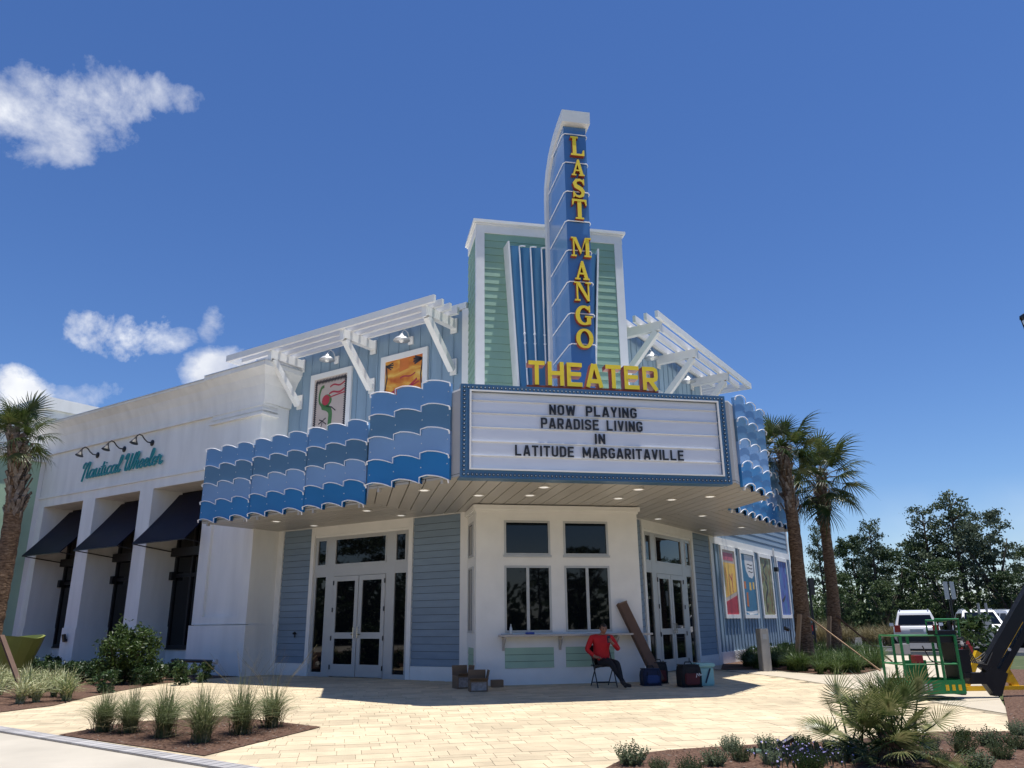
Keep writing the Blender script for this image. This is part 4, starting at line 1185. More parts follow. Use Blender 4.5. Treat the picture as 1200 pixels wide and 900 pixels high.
# script wall sign
SC = {
 'N': ([[(.05, 1.3), (.0, 1.7), (.28, 2.0), (.5, 1.7), (.46, .9), (.40, -.35)], [(.46, 1.0), (.7, 1.75), (.98, 2.0), (1.1, 1.7), (1.05, .8), (1.1, .12), (1.28, 0), (1.5, .3)]], 1.42),
 'a': ([[(.75, .85), (.45, 1), (.12, .75), (.08, .3), (.3, 0), (.6, .2), (.78, .9)], [(.8, 1), (.76, .3), (.9, 0), (1.15, .25)]], 1.05),
 'u': ([[(0, .75), (.12, 1), (.12, .3), (.3, 0), (.58, .2), (.72, 1)], [(.72, 1), (.7, .3), (.85, 0), (1.1, .25)]], 1.0),
 't': ([[(.25, 1.7), (.2, .4), (.35, 0), (.65, .25)], [(-.1, 1.08), (.55, 1.14)]], .58),
 'i': ([[(.12, 1), (.12, .3), (.28, 0), (.55, .25)], [(.13, 1.42), (.17, 1.52)]], .5),
 'c': ([[(.7, .8), (.5, 1), (.15, .75), (.1, .3), (.35, 0), (.8, .3)]], .75),
 'l': ([[(.05, .4), (.45, 1.5), (.36, 2.0), (.2, 1.7), (.15, .4), (.33, 0), (.62, .3)]], .55),
 'W': ([[(.0, 1.35), (.03, 1.8), (.28, 2), (.36, 1.6), (.3, .5), (.45, 0), (.75, .3), (.9, 1.4), (1.0, 1.95)], [(.95, 1.6), (.9, .5), (1.05, 0), (1.35, .4), (1.5, 1.5), (1.62, 2.0)]], 1.6),
 'h': ([[(.05, .5), (.45, 1.5), (.36, 2), (.2, 1.6), (.15, 0)], [(.15, .4), (.4, 1), (.65, .85), (.6, .3), (.75, 0), (1.0, .3)]], .95),
 'e': ([[(.1, .42), (.5, .5), (.6, .82), (.38, 1), (.12, .7), (.1, .3), (.35, 0), (.8, .35)]], .74),
 'r': ([[(-.05, .5), (.18, 1.12), (.28, .92), (.5, .95), (.5, .55), (.5, .2), (.65, 0), (.95, .35)]], .9)}
def smooth2(pts, k=4):
    out = []
    P_ = [Vector(p) for p in pts]
    for i in range(len(P_) - 1):
        p0, p1, p2, p3 = P_[max(i - 1, 0)], P_[i], P_[i + 1], P_[min(i + 2, len(P_) - 1)]
        for j in range(k):
            u = j / k
            out.append(tuple(0.5 * ((2 * p1) + (p2 - p0) * u + (2 * p0 - 5 * p1 + 4 * p2 - p3) * u * u + (3 * p1 - p0 - 3 * p2 + p3) * u ** 3)))
    out.append(tuple(P_[-1])); return out
ws = thing('script_wall_sign', 'teal script sign reading Nautical Wheeler on the white wall', 'wall sign', TL((17.5, RN, 6.6)))
txt = 'Nautical Wheeler'
tot = sum(SC[c][1] if c != ' ' else .55 for c in txt)
U = 5.05 / tot; cur = 0.0
for c in txt:
    if c == ' ': cur += .55; continue
    m = MB(TL); d = 0
    for stt in SC[c][0]:
        d += 0.002
        x_c = cur
        m.ribbon([(p[0] + 0.22 * p[1], p[1]) for p in smooth2(stt)], .125, lambda u, v, w: (20.02 - (x_c + u) * U, w, 6.62 + v * U * .80), RN + 0.05, RN + 0.10 + d, 0, 1)
    m.build('letter', ['sign_teal', 'sign_teal_side'], ws); cur += SC[c][1]
for i, (t, lab) in enumerate(((19.2, 'left black gooseneck lamp above the script sign'), (17.48, 'middle black gooseneck lamp above the script sign'), (15.78, 'right black gooseneck lamp above the script sign'))):
    e = thing('gooseneck_lamp', lab, 'wall lamp', TL((t, RN, 7.45)), 'gooseneck lamps over the script sign')
    MB(TL).lathe((t, RN - 0.005, 7.45), [(0.11, 0), (0.11, 0.02), (0.05, 0.05)], 12, 0, (0, 1, 0)).build('rosette', 'black_metal', e)
    pts = [(t, RN + 0.03, 7.45), (t, RN + 0.18, 7.45), (t, RN + 0.30, 7.53), (t, RN + 0.40, 7.64), (t, RN + 0.50, 7.66), (t, RN + 0.58, 7.60), (t, RN + 0.61, 7.52)]
    MB(TL).tube(pts, 0.022, 6).build('arm', 'black_metal', e)
    ax = Vector((0, 0.30, -1))
    MB(TL).lathe((t, RN + 0.61, 7.54), [(0.03, -0.02), (0.045, 0.04), (0.06, 0.09), (0.14, 0.22), (0.145, 0.23)], 14, 0, (0, 0.25, -1)).build('shade', 'black_metal', e)
    MB(TL).lathe((t, RN + 0.664, 7.325), [(0.115, 0.0), (0.115, 0.004)], 12, 0, (0, 0.25, -1)).build('shade_lining', 'lamp_bulb', e)

# building behind the restaurant
bb = thing('background_building', 'white and pale green building rising behind the restaurant roof', 'building', (-16, 42, 0))
def onz(px, py, z):
    d = pix(px, py); return CAM + d * ((z - CAM_H) / d.z)
c0 = onz(58, 467, 12.2)
eR = Vector((S2, S2, 0)); eL = Vector((-S2, S2, 0))
def q4(p, lR, lL, z0, z1, m, name, grow=0.0):
    pts = [p - eR * grow - eL * grow, p + eR * lR - eL * grow, p + eR * lR + eL * lL, p - eR * grow + eL * lL]
    return MB().prism([(a.x, a.y) for a in pts], xy, z0, z1).build(name, m, bb)
cb = Vector((c0.x, c0.y, 0))
q4(cb, 14, 16, -0.3, 10.2, 'panel_green', 'wall')
q4(cb, 14, 16, 10.2, 11.2, 'white_stucco', 'frieze', 0.02)
q4(cb, 14, 16, 11.2, 11.6, 'white_stucco', 'cornice', 0.2)
q4(cb, 14, 16, 11.6, 12.2, 'white_stucco', 'parapet', 0.35)
cl = onz(30, 520, 7.8)
low = Vector((cl.x, cl.y, 0))
q4(low + eL * 2.0, 3, 10, -0.3, 7.6, 'panel_green', 'wing_wall'); q4(low + eL * 2.0, 3, 10, 7.6, 7.95, 'white_stucco', 'wing_cornice', 0.15)

# ------------------------------------------------------------------ posters and banners
mat('poster_cream', (0.50, 0.41, 0.36), 0.5, 0.06, 3.0); mat('poster_ink', (0.03, 0.025, 0.03), 0.5)
mat('poster_red', (0.42, 0.03, 0.05), 0.5); mat('poster_green', (0.06, 0.17, 0.05), 0.5); mat('poster_orange', (0.62, 0.17, 0.025), 0.5, 0.25, 2.0)
mat('poster_yellow', (0.80, 0.50, 0.10), 0.5, 0.15, 3.0); mat('poster_teal', (0.04, 0.17, 0.30), 0.5, 0.15, 3.0); mat('poster_white', (0.7, 0.7, 0.7), 0.5)
mat('poster_pink', (0.50, 0.12, 0.16), 0.5, 0.3, 14.0)
ramp_mat('poster_collage', [(0.3, (0.06, 0.05, 0.03, 1)), (0.45, (0.25, 0.17, 0.08, 1)), (0.55, (0.16, 0.22, 0.10, 1)), (0.7, (0.5, 0.45, 0.3, 1))], 5.0, 0.5, stretch=(1, 1, .6))
ramp_mat('poster_swirl', [(0.3, (0.03, 0.04, 0.16, 1)), (0.45, (0.10, 0.12, 0.40, 1)), (0.6, (0.06, 0.22, 0.38, 1)), (0.75, (0.5, 0.55, 0.6, 1))], 1.4, 0.5, stretch=(1, 1, .4), distort=2.0)
ramp_mat('poster_sunset', [(0.3, (0.45, 0.07, 0.015, 1)), (0.48, (0.66, 0.24, 0.03, 1)), (0.6, (0.78, 0.45, 0.08, 1)), (0.75, (0.85, 0.66, 0.28, 1))], 1.1, 0.5, stretch=(1, 1, 3.0), distort=0.6)
def framed(T, t_left, t_right, z0, z1, sheet_m, label, name='framed_poster', cat='poster', group=None, fw=0.17, flip=True):
    """t_left is the side at the viewer's left"""
    e = thing(name, label, cat, T(((t_left + t_right) / 2, 0.04, z0)), group)
    sg = 1 if t_right > t_left else -1
    a, b = sorted((t_left, t_right))
    for p in ((a, b, z0, z0 + fw), (a, b, z1 - fw, z1), (a, a + fw, z0 + fw, z1 - fw), (b - fw, b, z0 + fw, z1 - fw)):
        MB(T).box(p[0], p[1], 0.02, 0.09, p[2], p[3]).build('frame_side', W_, e)
    MB(T).box(a + fw, b - fw, 0.02, 0.055, z0 + fw, z1 - fw).build('print', sheet_m, e)
    w, h = (b - a - 2 * fw), (z1 - z0 - 2 * fw)
    L0 = t_left + sg * fw
    fn = lambda u, v, d: (L0 + sg * u * w, d, z0 + fw + v * h)
    return e, fn, w, h
def art(T, e, fn, m, polys=(), ribs=(), lay=1, name='printed_shape'):
    b = MB(T); d = 0.0555 + 0.0012 * lay
    for p in polys: b.prism(p, fn, 0.0545, d)
    for pts, wd in ribs: b.ribbon(pts, wd, fn, 0.0545, d)
    b.build(name, m, e)
def circ(cx, cy, rx, ry, k=14): return [(cx + rx * cos(2 * pi * i / k), cy + ry * sin(2 * pi * i / k)) for i in range(k)]
def scribble(x0, x1, y, h, n, slope=0.0):
    pts = []
    for i in range(n * 4 + 1):
        u = i / (n * 4); pts.append((x0 + (x1 - x0) * u + 0.012 * sin(u * n * 6.28 * 2), y + slope * u + h * (0.5 + 0.5 * sin(u * n * 2 * pi * 2)) * (0.6 + 0.4 * sin(u * 7))))
    return pts
# stamp-edged poster with a long-necked bird
e, fn, w, h = framed(TL, 9.02, 7.25, 6.55, 8.87, 'poster_cream', 'cream poster with green bird and red script in white frame, left of the pair')
zig = []
for i in range(41): zig.append((0.05 + 0.9 * i / 40, 0.945 + (0.018 if i % 2 else -0.018)))
zl = [(0.05 + (0.022 if i % 2 else -0.012), 0.05 + 0.9 * i / 52) for i in range(53)]; zr = [(1 - a, b) for a, b in zl]
art(TL, e, fn, 'poster_ink', ribs=[(zig, .030), (zl, .032), (zr, .032)], lay=1)
neck = smooth2([(.30, .86), (.22, .84), (.17, .74), (.18, .62), (.28, .54), (.42, .50), (.52, .42), (.52, .25), (.5, .02)])
art(TL, e, fn, 'poster_green', polys=[circ(.40, .62, .15, .10)], ribs=[(neck, [.05] * (len(neck) // 2) + [.11] * (len(neck) - len(neck) // 2))], lay=2)
art(TL, e, fn, 'poster_red', polys=[circ(.37, .63, .115, .085)], ribs=[(scribble(.48, .92, .80, .10, 5, .03), .026), (scribble(.46, .92, .69, .09, 5, .03), .030), ([(.45, .66), (.93, .70)], .02)], lay=3)
art(TL, e, fn, 'poster_ink', ribs=[([(.22, .10), (.30, .28)], .02), ([(.18, .26), (.30, .30), (.42, .24)], .02), ([(.2, .33), (.3, .3), (.4, .34)], .02), ([(.4, .52), (.55, .50), (.68, .43)], .02)], lay=2)
# sunset poster
e, fn, w, h = framed(TL, 6.06, 4.29, 6.55, 8.88, 'poster_sunset', 'orange sunset poster with palm silhouettes in white frame, right of the pair')
art(TL, e, fn, 'poster_orange', polys=[[(.38, .80), (.62, .83), (.62, .995), (.38, .995)]], lay=1)
art(TL, e, fn, 'poster_ink', ribs=[([(.0, .55), (.05, .75), (.02, .95)], .03)] + [([(.02, .93), (.12 + .1 * cos(a), .93 + .07 * sin(a))], .02) for a in (-1.2, -.6, 0, .5)] + [([(.98, .93), (.84 + .1 * cos(a), .93 + .07 * sin(a))], .03) for a in (2.2, 2.8, 3.4, 4.0)] + [([(.97, .5), (.94, .7), (.99, .95)], .03)], lay=2)
art(TL, e, fn, 'poster_red', ribs=[(scribble(.05, .85, .40, .15, 9, .18), .035), (scribble(.40, .80, .68, .07, 6, .03), .02), ([(.25, .44), (.9, .60)], .02)], lay=3)
# four tall banners on the right wing
zb0, zb1 = 1.42, 3.84
bn = 'banners on the right hand wing'
e, fn, w, h = framed(TR, 10.52, 12.08, zb0, zb1, 'poster_cream', 'tall banner with a yellow field and red foot, nearest the entrance', 'wall_banner', 'banner', bn, 0.13)
art(TR, e, fn, 'poster_yellow', polys=[[(.0, .24), (1, .36), (1, .80), (0, .80)]], lay=1)
art(TR, e, fn, 'poster_red', polys=[[(0, 0), (1, 0), (1, .30), (0, .18)]], ribs=[([(.70, .34), (.68, .56), (.74, .64)], .05), ([(.68, .52), (.50, .62)], .03)], lay=2)
art(TR, e, fn, 'poster_pink', polys=[[(.1, .84), (.9, .84), (.9, .96), (.1, .96)]], lay=2)
art(TR, e, fn, 'poster_orange', ribs=[([(.25, .28), (.3, .5), (.2, .72)], .05), ([(.5, .3), (.45, .6)], .04)], lay=2)
e, fn, w, h = framed(TR, 12.58, 14.32, zb0, zb1, 'poster_teal', 'tall banner with teal ground and a white speech bubble', 'wall_banner', 'banner', bn, 0.13)
art(TR, e, fn, 'poster_white', polys=[[(.3, .99), (.3, .84), (.36, .72), (.55, .62), (.8, .60), (.97, .66), (.99, .99)], [(0, .05), (.4, .0), (1, .02), (1, .07), (.5, .05)]], lay=1)
art(TR, e, fn, 'poster_orange', polys=[[(.1, .42), (.24, .42), (.24, .54), (.1, .54)], [(.2, .14), (.34, .12), (.36, .36), (.24, .36)]], lay=2)
art(TR, e, fn, 'poster_yellow', polys=[[(.52, .40), (.66, .40), (.66, .53), (.52, .53)], [(.80, .42), (.92, .42), (.92, .54), (.8, .54)]], lay=2)
art(TR, e, fn, 'poster_ink', ribs=[(scribble(.48, .9, .82, .03, 3), .015), (scribble(.48, .9, .76, .03, 3), .015), (scribble(.55, .9, .70, .03, 3), .015)], lay=2)
e, fn, w, h = framed(TR, 14.88, 16.6, zb0, zb1, 'poster_collage', 'tall banner with a brown and green figure collage', 'wall_banner', 'banner', bn, 0.13)
art(TR, e, fn, 'poster_ink', ribs=[(smooth2([(.3, .05), (.35, .3), (.55, .45), (.4, .6)]), .08), (smooth2([(.6, .9), (.3, .78), (.55, .62)]), .05)], lay=1)
e, fn, w, h = framed(TR, 17.36, 18.95, zb0, zb1, 'poster_swirl', 'tall banner with blue and violet swirls, at the far right end', 'wall_banner', 'banner', bn, 0.13)
art(TR, e, fn, 'poster_ink', ribs=[(smooth2([(.2, .25), (.45, .3), (.6, .36)]), .06)], lay=1)

# ------------------------------------------------------------------ plants
def blade_clump(nb, hgt, spread, wid, droop, rng, segs=4, base_r=0.08):
    m = MB()
    for _ in range(nb):
        a = rng.uniform(0, 2 * pi); L_ = hgt * rng.uniform(0.55, 1.12); out = spread * rng.random() ** 0.6
        br = base_r * sqrt(rng.random()); ba = rng.uniform(0, 2 * pi)
        bx, by = br * cos(ba), br * sin(ba)
        d = Vector((cos(a), sin(a), 0)); sd_ = Vector((-sin(a), cos(a), 0)); tw = rng.uniform(-.5, .5)
        sd_ = (sd_ * cos(tw) + Vector((0, 0, 1)) * sin(tw))
        v = []
        for k in range(segs + 1):
            u = k / segs
            z = L_ * (u - droop * u ** 2.4 * out / max(spread, .01)); r = out * u ** 1.7
            p = Vector((bx, by, 0)) + d * r + Vector((0, 0, z))
            wv = wid * (1 - u) ** 0.6 * 0.5 + 0.0006
            v += [tuple(p - sd_ * wv), tuple(p + sd_ * wv)]
        m.add(v, [(2 * k, 2 * k + 1, 2 * k + 3, 2 * k + 2) for k in range(segs)])
    return m
def leaf_blob(n_leaf, rad, leaf, rng, nclump=30, flat=0.9, base=0.0):
    """many small leaf faces in uneven clumps through a volume"""
    m = MB(); cs = []
    for _ in range(nclump):
        while True:
            p = Vector((rng.uniform(-1, 1), rng.uniform(-1, 1), rng.uniform(-1, 1)))
            if 0.15 < p.length < 1: break
        p = p.normalized() * (p.length ** 0.5) * rng.uniform(0.75, 1.05)
        cs.append((Vector((p.x * rad[0], p.y * rad[1], p.z * rad[2])), rng.uniform(0.55, 1.2)))
    csz = max(rad) * 0.30
    for i in range(n_leaf):
        c, k = cs[i % nclump]
        q = Vector((rng.gauss(0, 1), rng.gauss(0, 1), rng.gauss(0, flat))) * csz * 0.5 * k
        p = c + q
        if p.z < -rad[2] + base: continue
        ax = Vector((rng.gauss(0, 1), rng.gauss(0, 1), rng.gauss(0.6, 0.8))).normalized(); t_ = ax.orthogonal().normalized()
        t_.rotate(Matrix.Rotation(rng.uniform(0, 6.28), 3, ax)); b_ = ax.cross(t_)
        L_ = leaf * rng.uniform(0.6, 1.3); W = L_ * rng.uniform(0.32, 0.5)
        m.add([tuple(p - t_ * L_), tuple(p + b_ * W + ax * L_ * 0.15), tuple(p + t_ * L_), tuple(p - b_ * W + ax * L_ * 0.15)], [(0, 1, 2, 3)])
    return m
def mesh_of(mb, name, m, smooth=False):
    o = mb.build(name, m, recalc=False, smooth=smooth); me = o.data; bpy.data.objects.remove(o, do_unlink=True); return me
def plant(name, label, cat, me_list, loc, rot=0.0, sc=1.0, group=None, sz=1.0):
    """a plant of one mesh, standing on the ground"""
    o = bpy.data.objects.new(name, me_list); COL.objects.link(o); o.location = loc; o.rotation_euler = (0, 0, rot); o.scale = (sc, sc, sc * sz)
    return tag(o, label, cat, group)
rg = random.Random(11)
# six fountain grasses
FG = [mesh_of(blade_clump(620, 1.0, 0.80, 0.010, 0.55, random.Random(20 + i), 5, 0.13), 'grass', 'grass_blade') for i in range(3)]
spots = [(-3.41, 13.25, .88, 'leftmost fountain grass clump in the mulch bed'), (-3.0, 13.06, .92, 'second fountain grass clump from the left in the mulch bed'), (-2.42, 12.5, 1.06, 'third fountain grass clump from the left in the mulch bed'),
         (-1.83, 11.95, 1.1, 'fullest fountain grass clump, nearest the walkway corner'), (-1.4, 12.55, 1.04, 'second fountain grass clump from the right in the mulch bed'), (-1.03, 13.1, .95, 'rightmost sparse fountain grass clump in the mulch bed')]
for i, (x, y, sc_, lab) in enumerate(spots):
    e = thing('fountain_grass', lab, 'grass clump', GP(x, y, 0.01), 'fountain grasses in the bed')
    inst('blades', FG[i % 3], e, Matrix.Rotation(i * 1.3, 4, 'Z') @ Matrix.Diagonal((sc_ * .70, sc_ * .70, sc_ * .80, 1)))
    dm = blade_clump(70, 0.5, 0.5, 0.012, 0.75, random.Random(60 + i), 4, 0.16).build('dry_thatch', 'grass_dry', recalc=False)
    dm.parent = e; 
    if i in (4, 5):
        sm = MB(); r_ = random.Random(i)
        for _ in range(16):
            a = r_.uniform(0, 6.28); sm.tube([(0, 0, 0.1), (cos(a) * .25, sin(a) * .25, .7), (cos(a) * .6, sin(a) * .6, r_.uniform(.95, 1.2))], [.002, .002, .001], 3)
        so_ = sm.build('flower_stems', 'grass_dry', recalc=False); so_.parent = e
# variegated flax lilies, left bed
VL = [mesh_of(blade_clump(70, 0.62, 0.50, 0.030, 0.55, random.Random(40 + i), 4, 0.06), 'leaves', 'leaf_variegated') for i in range(3)]
vs_ = []
for i in range(26):
    px = rg.uniform(-20, 78); py = rg.uniform(803, 829) - max(0, px - 50) * 0.25
    d = pix(px, py); g_ = CAM + d * ((-0.02 - CAM_H) / d.z)
    if inside(BED_D, g_.x, g_.y): vs_.append(g_)
for i, g_ in enumerate(vs_):
    plant('flax_lily', 'cream striped flax lily clump in the left front bed', 'plant', VL[i % 3], GP(g_.x, g_.y, .01), rg.uniform(0, 6), rg.uniform(.8, 1.15), 'variegated flax lilies in the left bed')
# dark hedge plants
HG = [mesh_of(leaf_blob(900, (0.27, 0.27, 0.26), 0.042, random.Random(70 + i), 26), 'leaves', 'leaf_hedge') for i in range(3)]
hs = []
for i in range(34):
    px = 20 + 190 * (i / 33.0) + rg.uniform(-5, 5); py = 797 + rg.uniform(-6, 7) - (6 if px > 190 else 0)
    if px < 75: py -= 6
    d = pix(px, py); g_ = CAM + d * ((0 - CAM_H) / d.z)
    if inside(BED_D, g_.x, g_.y): hs.append((px, g_))
for i, (px, g_) in enumerate(hs):
    plant('hedge_plant', 'small dark green hedge plant along the restaurant bed', 'shrub', HG[i % 3], GP(g_.x, g_.y, .24), rg.uniform(0, 6), rg.uniform(.7, 1.1), 'dark hedge plants by the restaurant')
for i, (px, py) in enumerate(((122, 812), (212, 803), (234, 800), (178, 800))):
    d = pix(px, py); g_ = CAM + d * ((0 - CAM_H) / d.z)
    plant('hedge_plant', ('dark hedge plant at the front edge of the left bed', 'upright dark plant right of the round shrub', 'last dark plant near the low black rack', 'dark plant at the foot of the round shrub')[i], 'shrub', HG[i % 3], GP(g_.x, g_.y, .26), i, 1.0)
# round shrub
e = thing('round_shrub', 'large round yellow-green shrub in front of the restaurant', 'shrub', GP(-5.35, 22.0, 0))
inst('leaves', mesh_of(leaf_blob(4200, (0.70, 0.70, 0.58), 0.06, random.Random(5), 60), 'leaves', 'leaf_shrub'), e, Matrix.Translation((0, 0, 0.80)))
st_ = MB()
for i in range(9):
    a = i * 0.7; st_.tube([(0, 0, 0), (cos(a) * .25, sin(a) * .25, .4), (cos(a) * .6, sin(a) * .6, 1.0)], [.03, .02, .008], 5)
so_ = st_.build('stems', 'bark', recalc=False); so_.parent = e
# low sage shrubs in the near right bed
SG = [mesh_of(leaf_blob(1500, (0.27, 0.27, 0.16), 0.026, random.Random(90 + i), 40), 'leaves', 'leaf_sage') for i in range(3)]
def sprigs(rng):
    m = MB()
    for _ in range(120):
        a = rng.uniform(0, 6.28); r = 0.26 * sqrt(rng.random()); h = rng.uniform(.18, .34) * (1.1 - r * 1.4)
        x, y = r * cos(a), r * sin(a); lx, ly = x * .5 + rng.uniform(-.04, .04), y * .5 + rng.uniform(-.04, .04)
        for k in range(9):
            u = k / 8; p = Vector((x * .6 + lx * u, y * .6 + ly * u, h * u)); b = rng.uniform(0, 6.28)
            d = Vector((cos(b), sin(b), .7)).normalized(); s_ = d.orthogonal().normalized() * .013; L_ = 0.048 * (1.15 - u * .5)
            m.add([tuple(p), tuple(p + d * L_ * .5 + s_), tuple(p + d * L_), tuple(p + d * L_ * .5 - s_)], [(0, 1, 2, 3)])
    return m
SP = [mesh_of(sprigs(random.Random(190 + i)), 'leaves', 'leaf_sage') for i in range(3)]
SP2 = [mesh_of(sprigs(random.Random(290 + i)), 'leaves', 'leaf_hedge') for i in range(2)]
near = [(740, 897, 1.1), (858, 881, .95), (900, 881, 1.15), (939, 876, 1.0), (868, 893, .9), (838, 898, .9), (905, 897, .95), (772, 905, .9), (985, 893, 1.0), (975, 880, .8), (1090, 880, .9), (1130, 884, 1.1), (1163, 876, 1.0), (1128, 868, 1.0), (1175, 890, 1.1), (1196, 862, 1.0), (1102, 899, 1.0), (1150, 903, 1.1), (810, 910, 1.0), (950, 905, 1.0), (1193, 878, .9)]
for i, (px, py, sc_) in enumerate(near):
    d = pix(px, py); k = (CAM_H + SLOPE * Y0) / (-d.z + SLOPE * d.y); g_ = CAM + d * k
    plant('sage_shrub', 'low grey-green sage shrub in the front bed ' + ('left of the saw palmetto' if px < 1000 else 'right of the saw palmetto'), 'shrub', (SP + SP2)[i % 5] if i % 2 else SP[i % 3], GP(g_.x, g_.y, .01), rg.uniform(0, 6), sc_ * rg.uniform(.50, .70), 'low shrubs in the front right bed')
# mauve ground cover among them
fm = MB(); r_ = random.Random(8)
for _ in range(300):
    px, py = r_.gauss(945, 26), r_.gauss(893, 5)
    d = pix(px, py); k = (CAM_H + SLOPE * Y0) / (-d.z + SLOPE * d.y); g_ = CAM + d * k
    p = GP(g_.x, g_.y, r_.uniform(.05, .16)); s_ = r_.uniform(.008, .016); a = Vector((r_.gauss(0, 1), r_.gauss(0, 1), 1)).normalized(); t_ = a.orthogonal().normalized(); b_ = a.cross(t_)
    fm.add([tuple(p + t_ * s_), tuple(p + b_ * s_), tuple(p - t_ * s_), tuple(p - b_ * s_)], [(0, 1, 2, 3)])
    h_ = GP(g_.x, g_.y, 0); fm.add([tuple(h_), tuple(p + t_ * .01), tuple(p - t_ * .02 + b_ * .03)], [(0, 1, 2)], 1)
tag(fm.build('ground_cover', ['flower_mauve', 'leaf_sage'], recalc=False), 'mauve flowering ground cover beside the palmetto', 'ground cover', kind='stuff')
# mulch chips over the near beds
ch = MB(); r_ = random.Random(9)
for bed, n_, (xa, xb, ya, yb) in ((BED_A, 2600, (-4, -.2, 10.8, 14.7)), (BED_B, 4200, (2, 11.5, 7.0, 12.5))):
    for _ in range(n_):
        x, y = r_.uniform(xa, xb), r_.uniform(ya, yb)
        if not inside(bed, x, y): continue
        p = GP(x, y, .014 + r_.random() * .012); a = r_.uniform(0, 6.28); L_ = r_.uniform(.012, .04); W = r_.uniform(.004, .012); t_ = Vector((cos(a), sin(a), r_.uniform(-.3, .3))); b_ = Vector((-sin(a), cos(a), r_.uniform(-.4, .4)))
        ch.add([tuple(p + t_ * L_), tuple(p + b_ * W), tuple(p - t_ * L_), tuple(p - b_ * W)], [(0, 1, 2, 3)], r_.choice((0, 0, 1)))
tag(ch.build('mulch_chips', ['mulch', 'palm_boot'], recalc=False), 'loose brown bark chips over the near planting beds', 'mulch', kind='stuff')
# strappy liriope in the palm bed
LR_ = [mesh_of(blade_clump(130, 0.62, 0.55, 0.016, 0.5, random.Random(120 + i), 4, 0.10), 'leaves', 'liriope_blade') for i in range(3)]
r_ = random.Random(14); cnt = 0
for k in range(900):
    x, y = r_.uniform(11.6, 19), r_.uniform(19, 29)
    if not inside(BED_C, x, y): continue
    along, off = (x + y) * S2 - 16.1 + 0, (y - x) * S2
    n_ = 9.09 - off
    if n_ < 1.0 or n_ > 6.0: continue
    if any((x - a) ** 2 + (y - b) ** 2 < 0.16 for a, b in [(13.3, 21.3)]): continue
    plant('liriope_clump', 'strappy green liriope clump in the bed under the right palms', 'plant', LR_[k % 3], GP(x, y, .01), r_.uniform(0, 6), r_.uniform(.8, 1.2), 'liriope clumps under the palms'); cnt += 1
    if cnt > 150: break
for i, (t, n_) in enumerate(((11.3, .75), (12.3, .8), (13.6, 1.0), (15, .9))):
    p = TR((t, n_, 0)); plant('young_shrub', ('young dark shrub under the first banner', 'young shrub between the first two banners', 'young shrub behind the grey bollard', 'young dark shrub under the third banner')[i], 'shrub', HG[i % 3], GP(p.x, p.y, .34), i, 1.0)
# tall dry grass by the car park
TG = [mesh_of(blade_clump(260, 1.2, 0.8, 0.02, 0.4, random.Random(140 + i), 4, 0.3), 'leaves', 'grass_dry') for i in range(2)]
for i in range(15):
    x, y = 25.3 + rg.uniform(-1.5, 2.0), 38.5 + rg.uniform(-2.5, 3)
    plant('tall_grass', 'tall straw-coloured grass clump beyond the parking kerb', 'grass clump', TG[i % 2], (x, y, .05), rg.uniform(0, 6), rg.uniform(.9, 1.3), 'straw grasses by the car park')
# ---- fan palms
def fan_frond(rng, n_l=30, pet=0.95, blade=0.85, droop=0.45, wid=0.045, span=250):
    m = MB(); z = lambda x: -droop * 0.35 * x * x
    m.tube([(0, 0, 0), (pet * .5, 0, z(pet * .5) + .02), (pet, 0, z(pet))], [.022, .016, .012], 5)
    for i in range(n_l):
        a = radians(-span / 2 + span * i / (n_l - 1)); k = cos(a / 2) ** 0.5
        L_ = blade * (0.62 + 0.38 * max(0, cos(a * .6))) * rng.uniform(.9, 1.08)
        root = Vector((pet + 0.22 * max(0, cos(a)) * abs(1 - abs(a) / pi), 0, z(pet)))
        d = Vector((cos(a), sin(a), 0)); s_ = Vector((-sin(a), cos(a), 0)); v = []
        dr = droop * rng.uniform(.6, 1.5); lift = 0.10 * abs(sin(a))
        for k2 in range(4):
            u = (0, .35, .72, 1)[k2]; p = root + d * (L_ * u) + Vector((0, 0, lift * u * L_ - dr * L_ * u * u * (.5 + .5 * u)))
            wv = wid * (.35, .5, .35, .03)[k2]
            v += [tuple(p - s_ * wv + Vector((0, 0, wv * .5))), tuple(p + s_ * wv)]
        m.add(v, [(2 * q, 2 * q + 1, 2 * q + 3, 2 * q + 2) for q in range(3)], 1)
    return m
def two_mat_mesh(mb, name, mats):
    o = mb.build(name, mats, recalc=False); me = o.data; bpy.data.objects.remove(o, do_unlink=True); return me
FR = [two_mat_mesh(fan_frond(random.Random(200 + i), 30, .95, .85, .35 + .15 * i), 'frond', ['palm_boot', 'palm_leaf']) for i in range(3)]
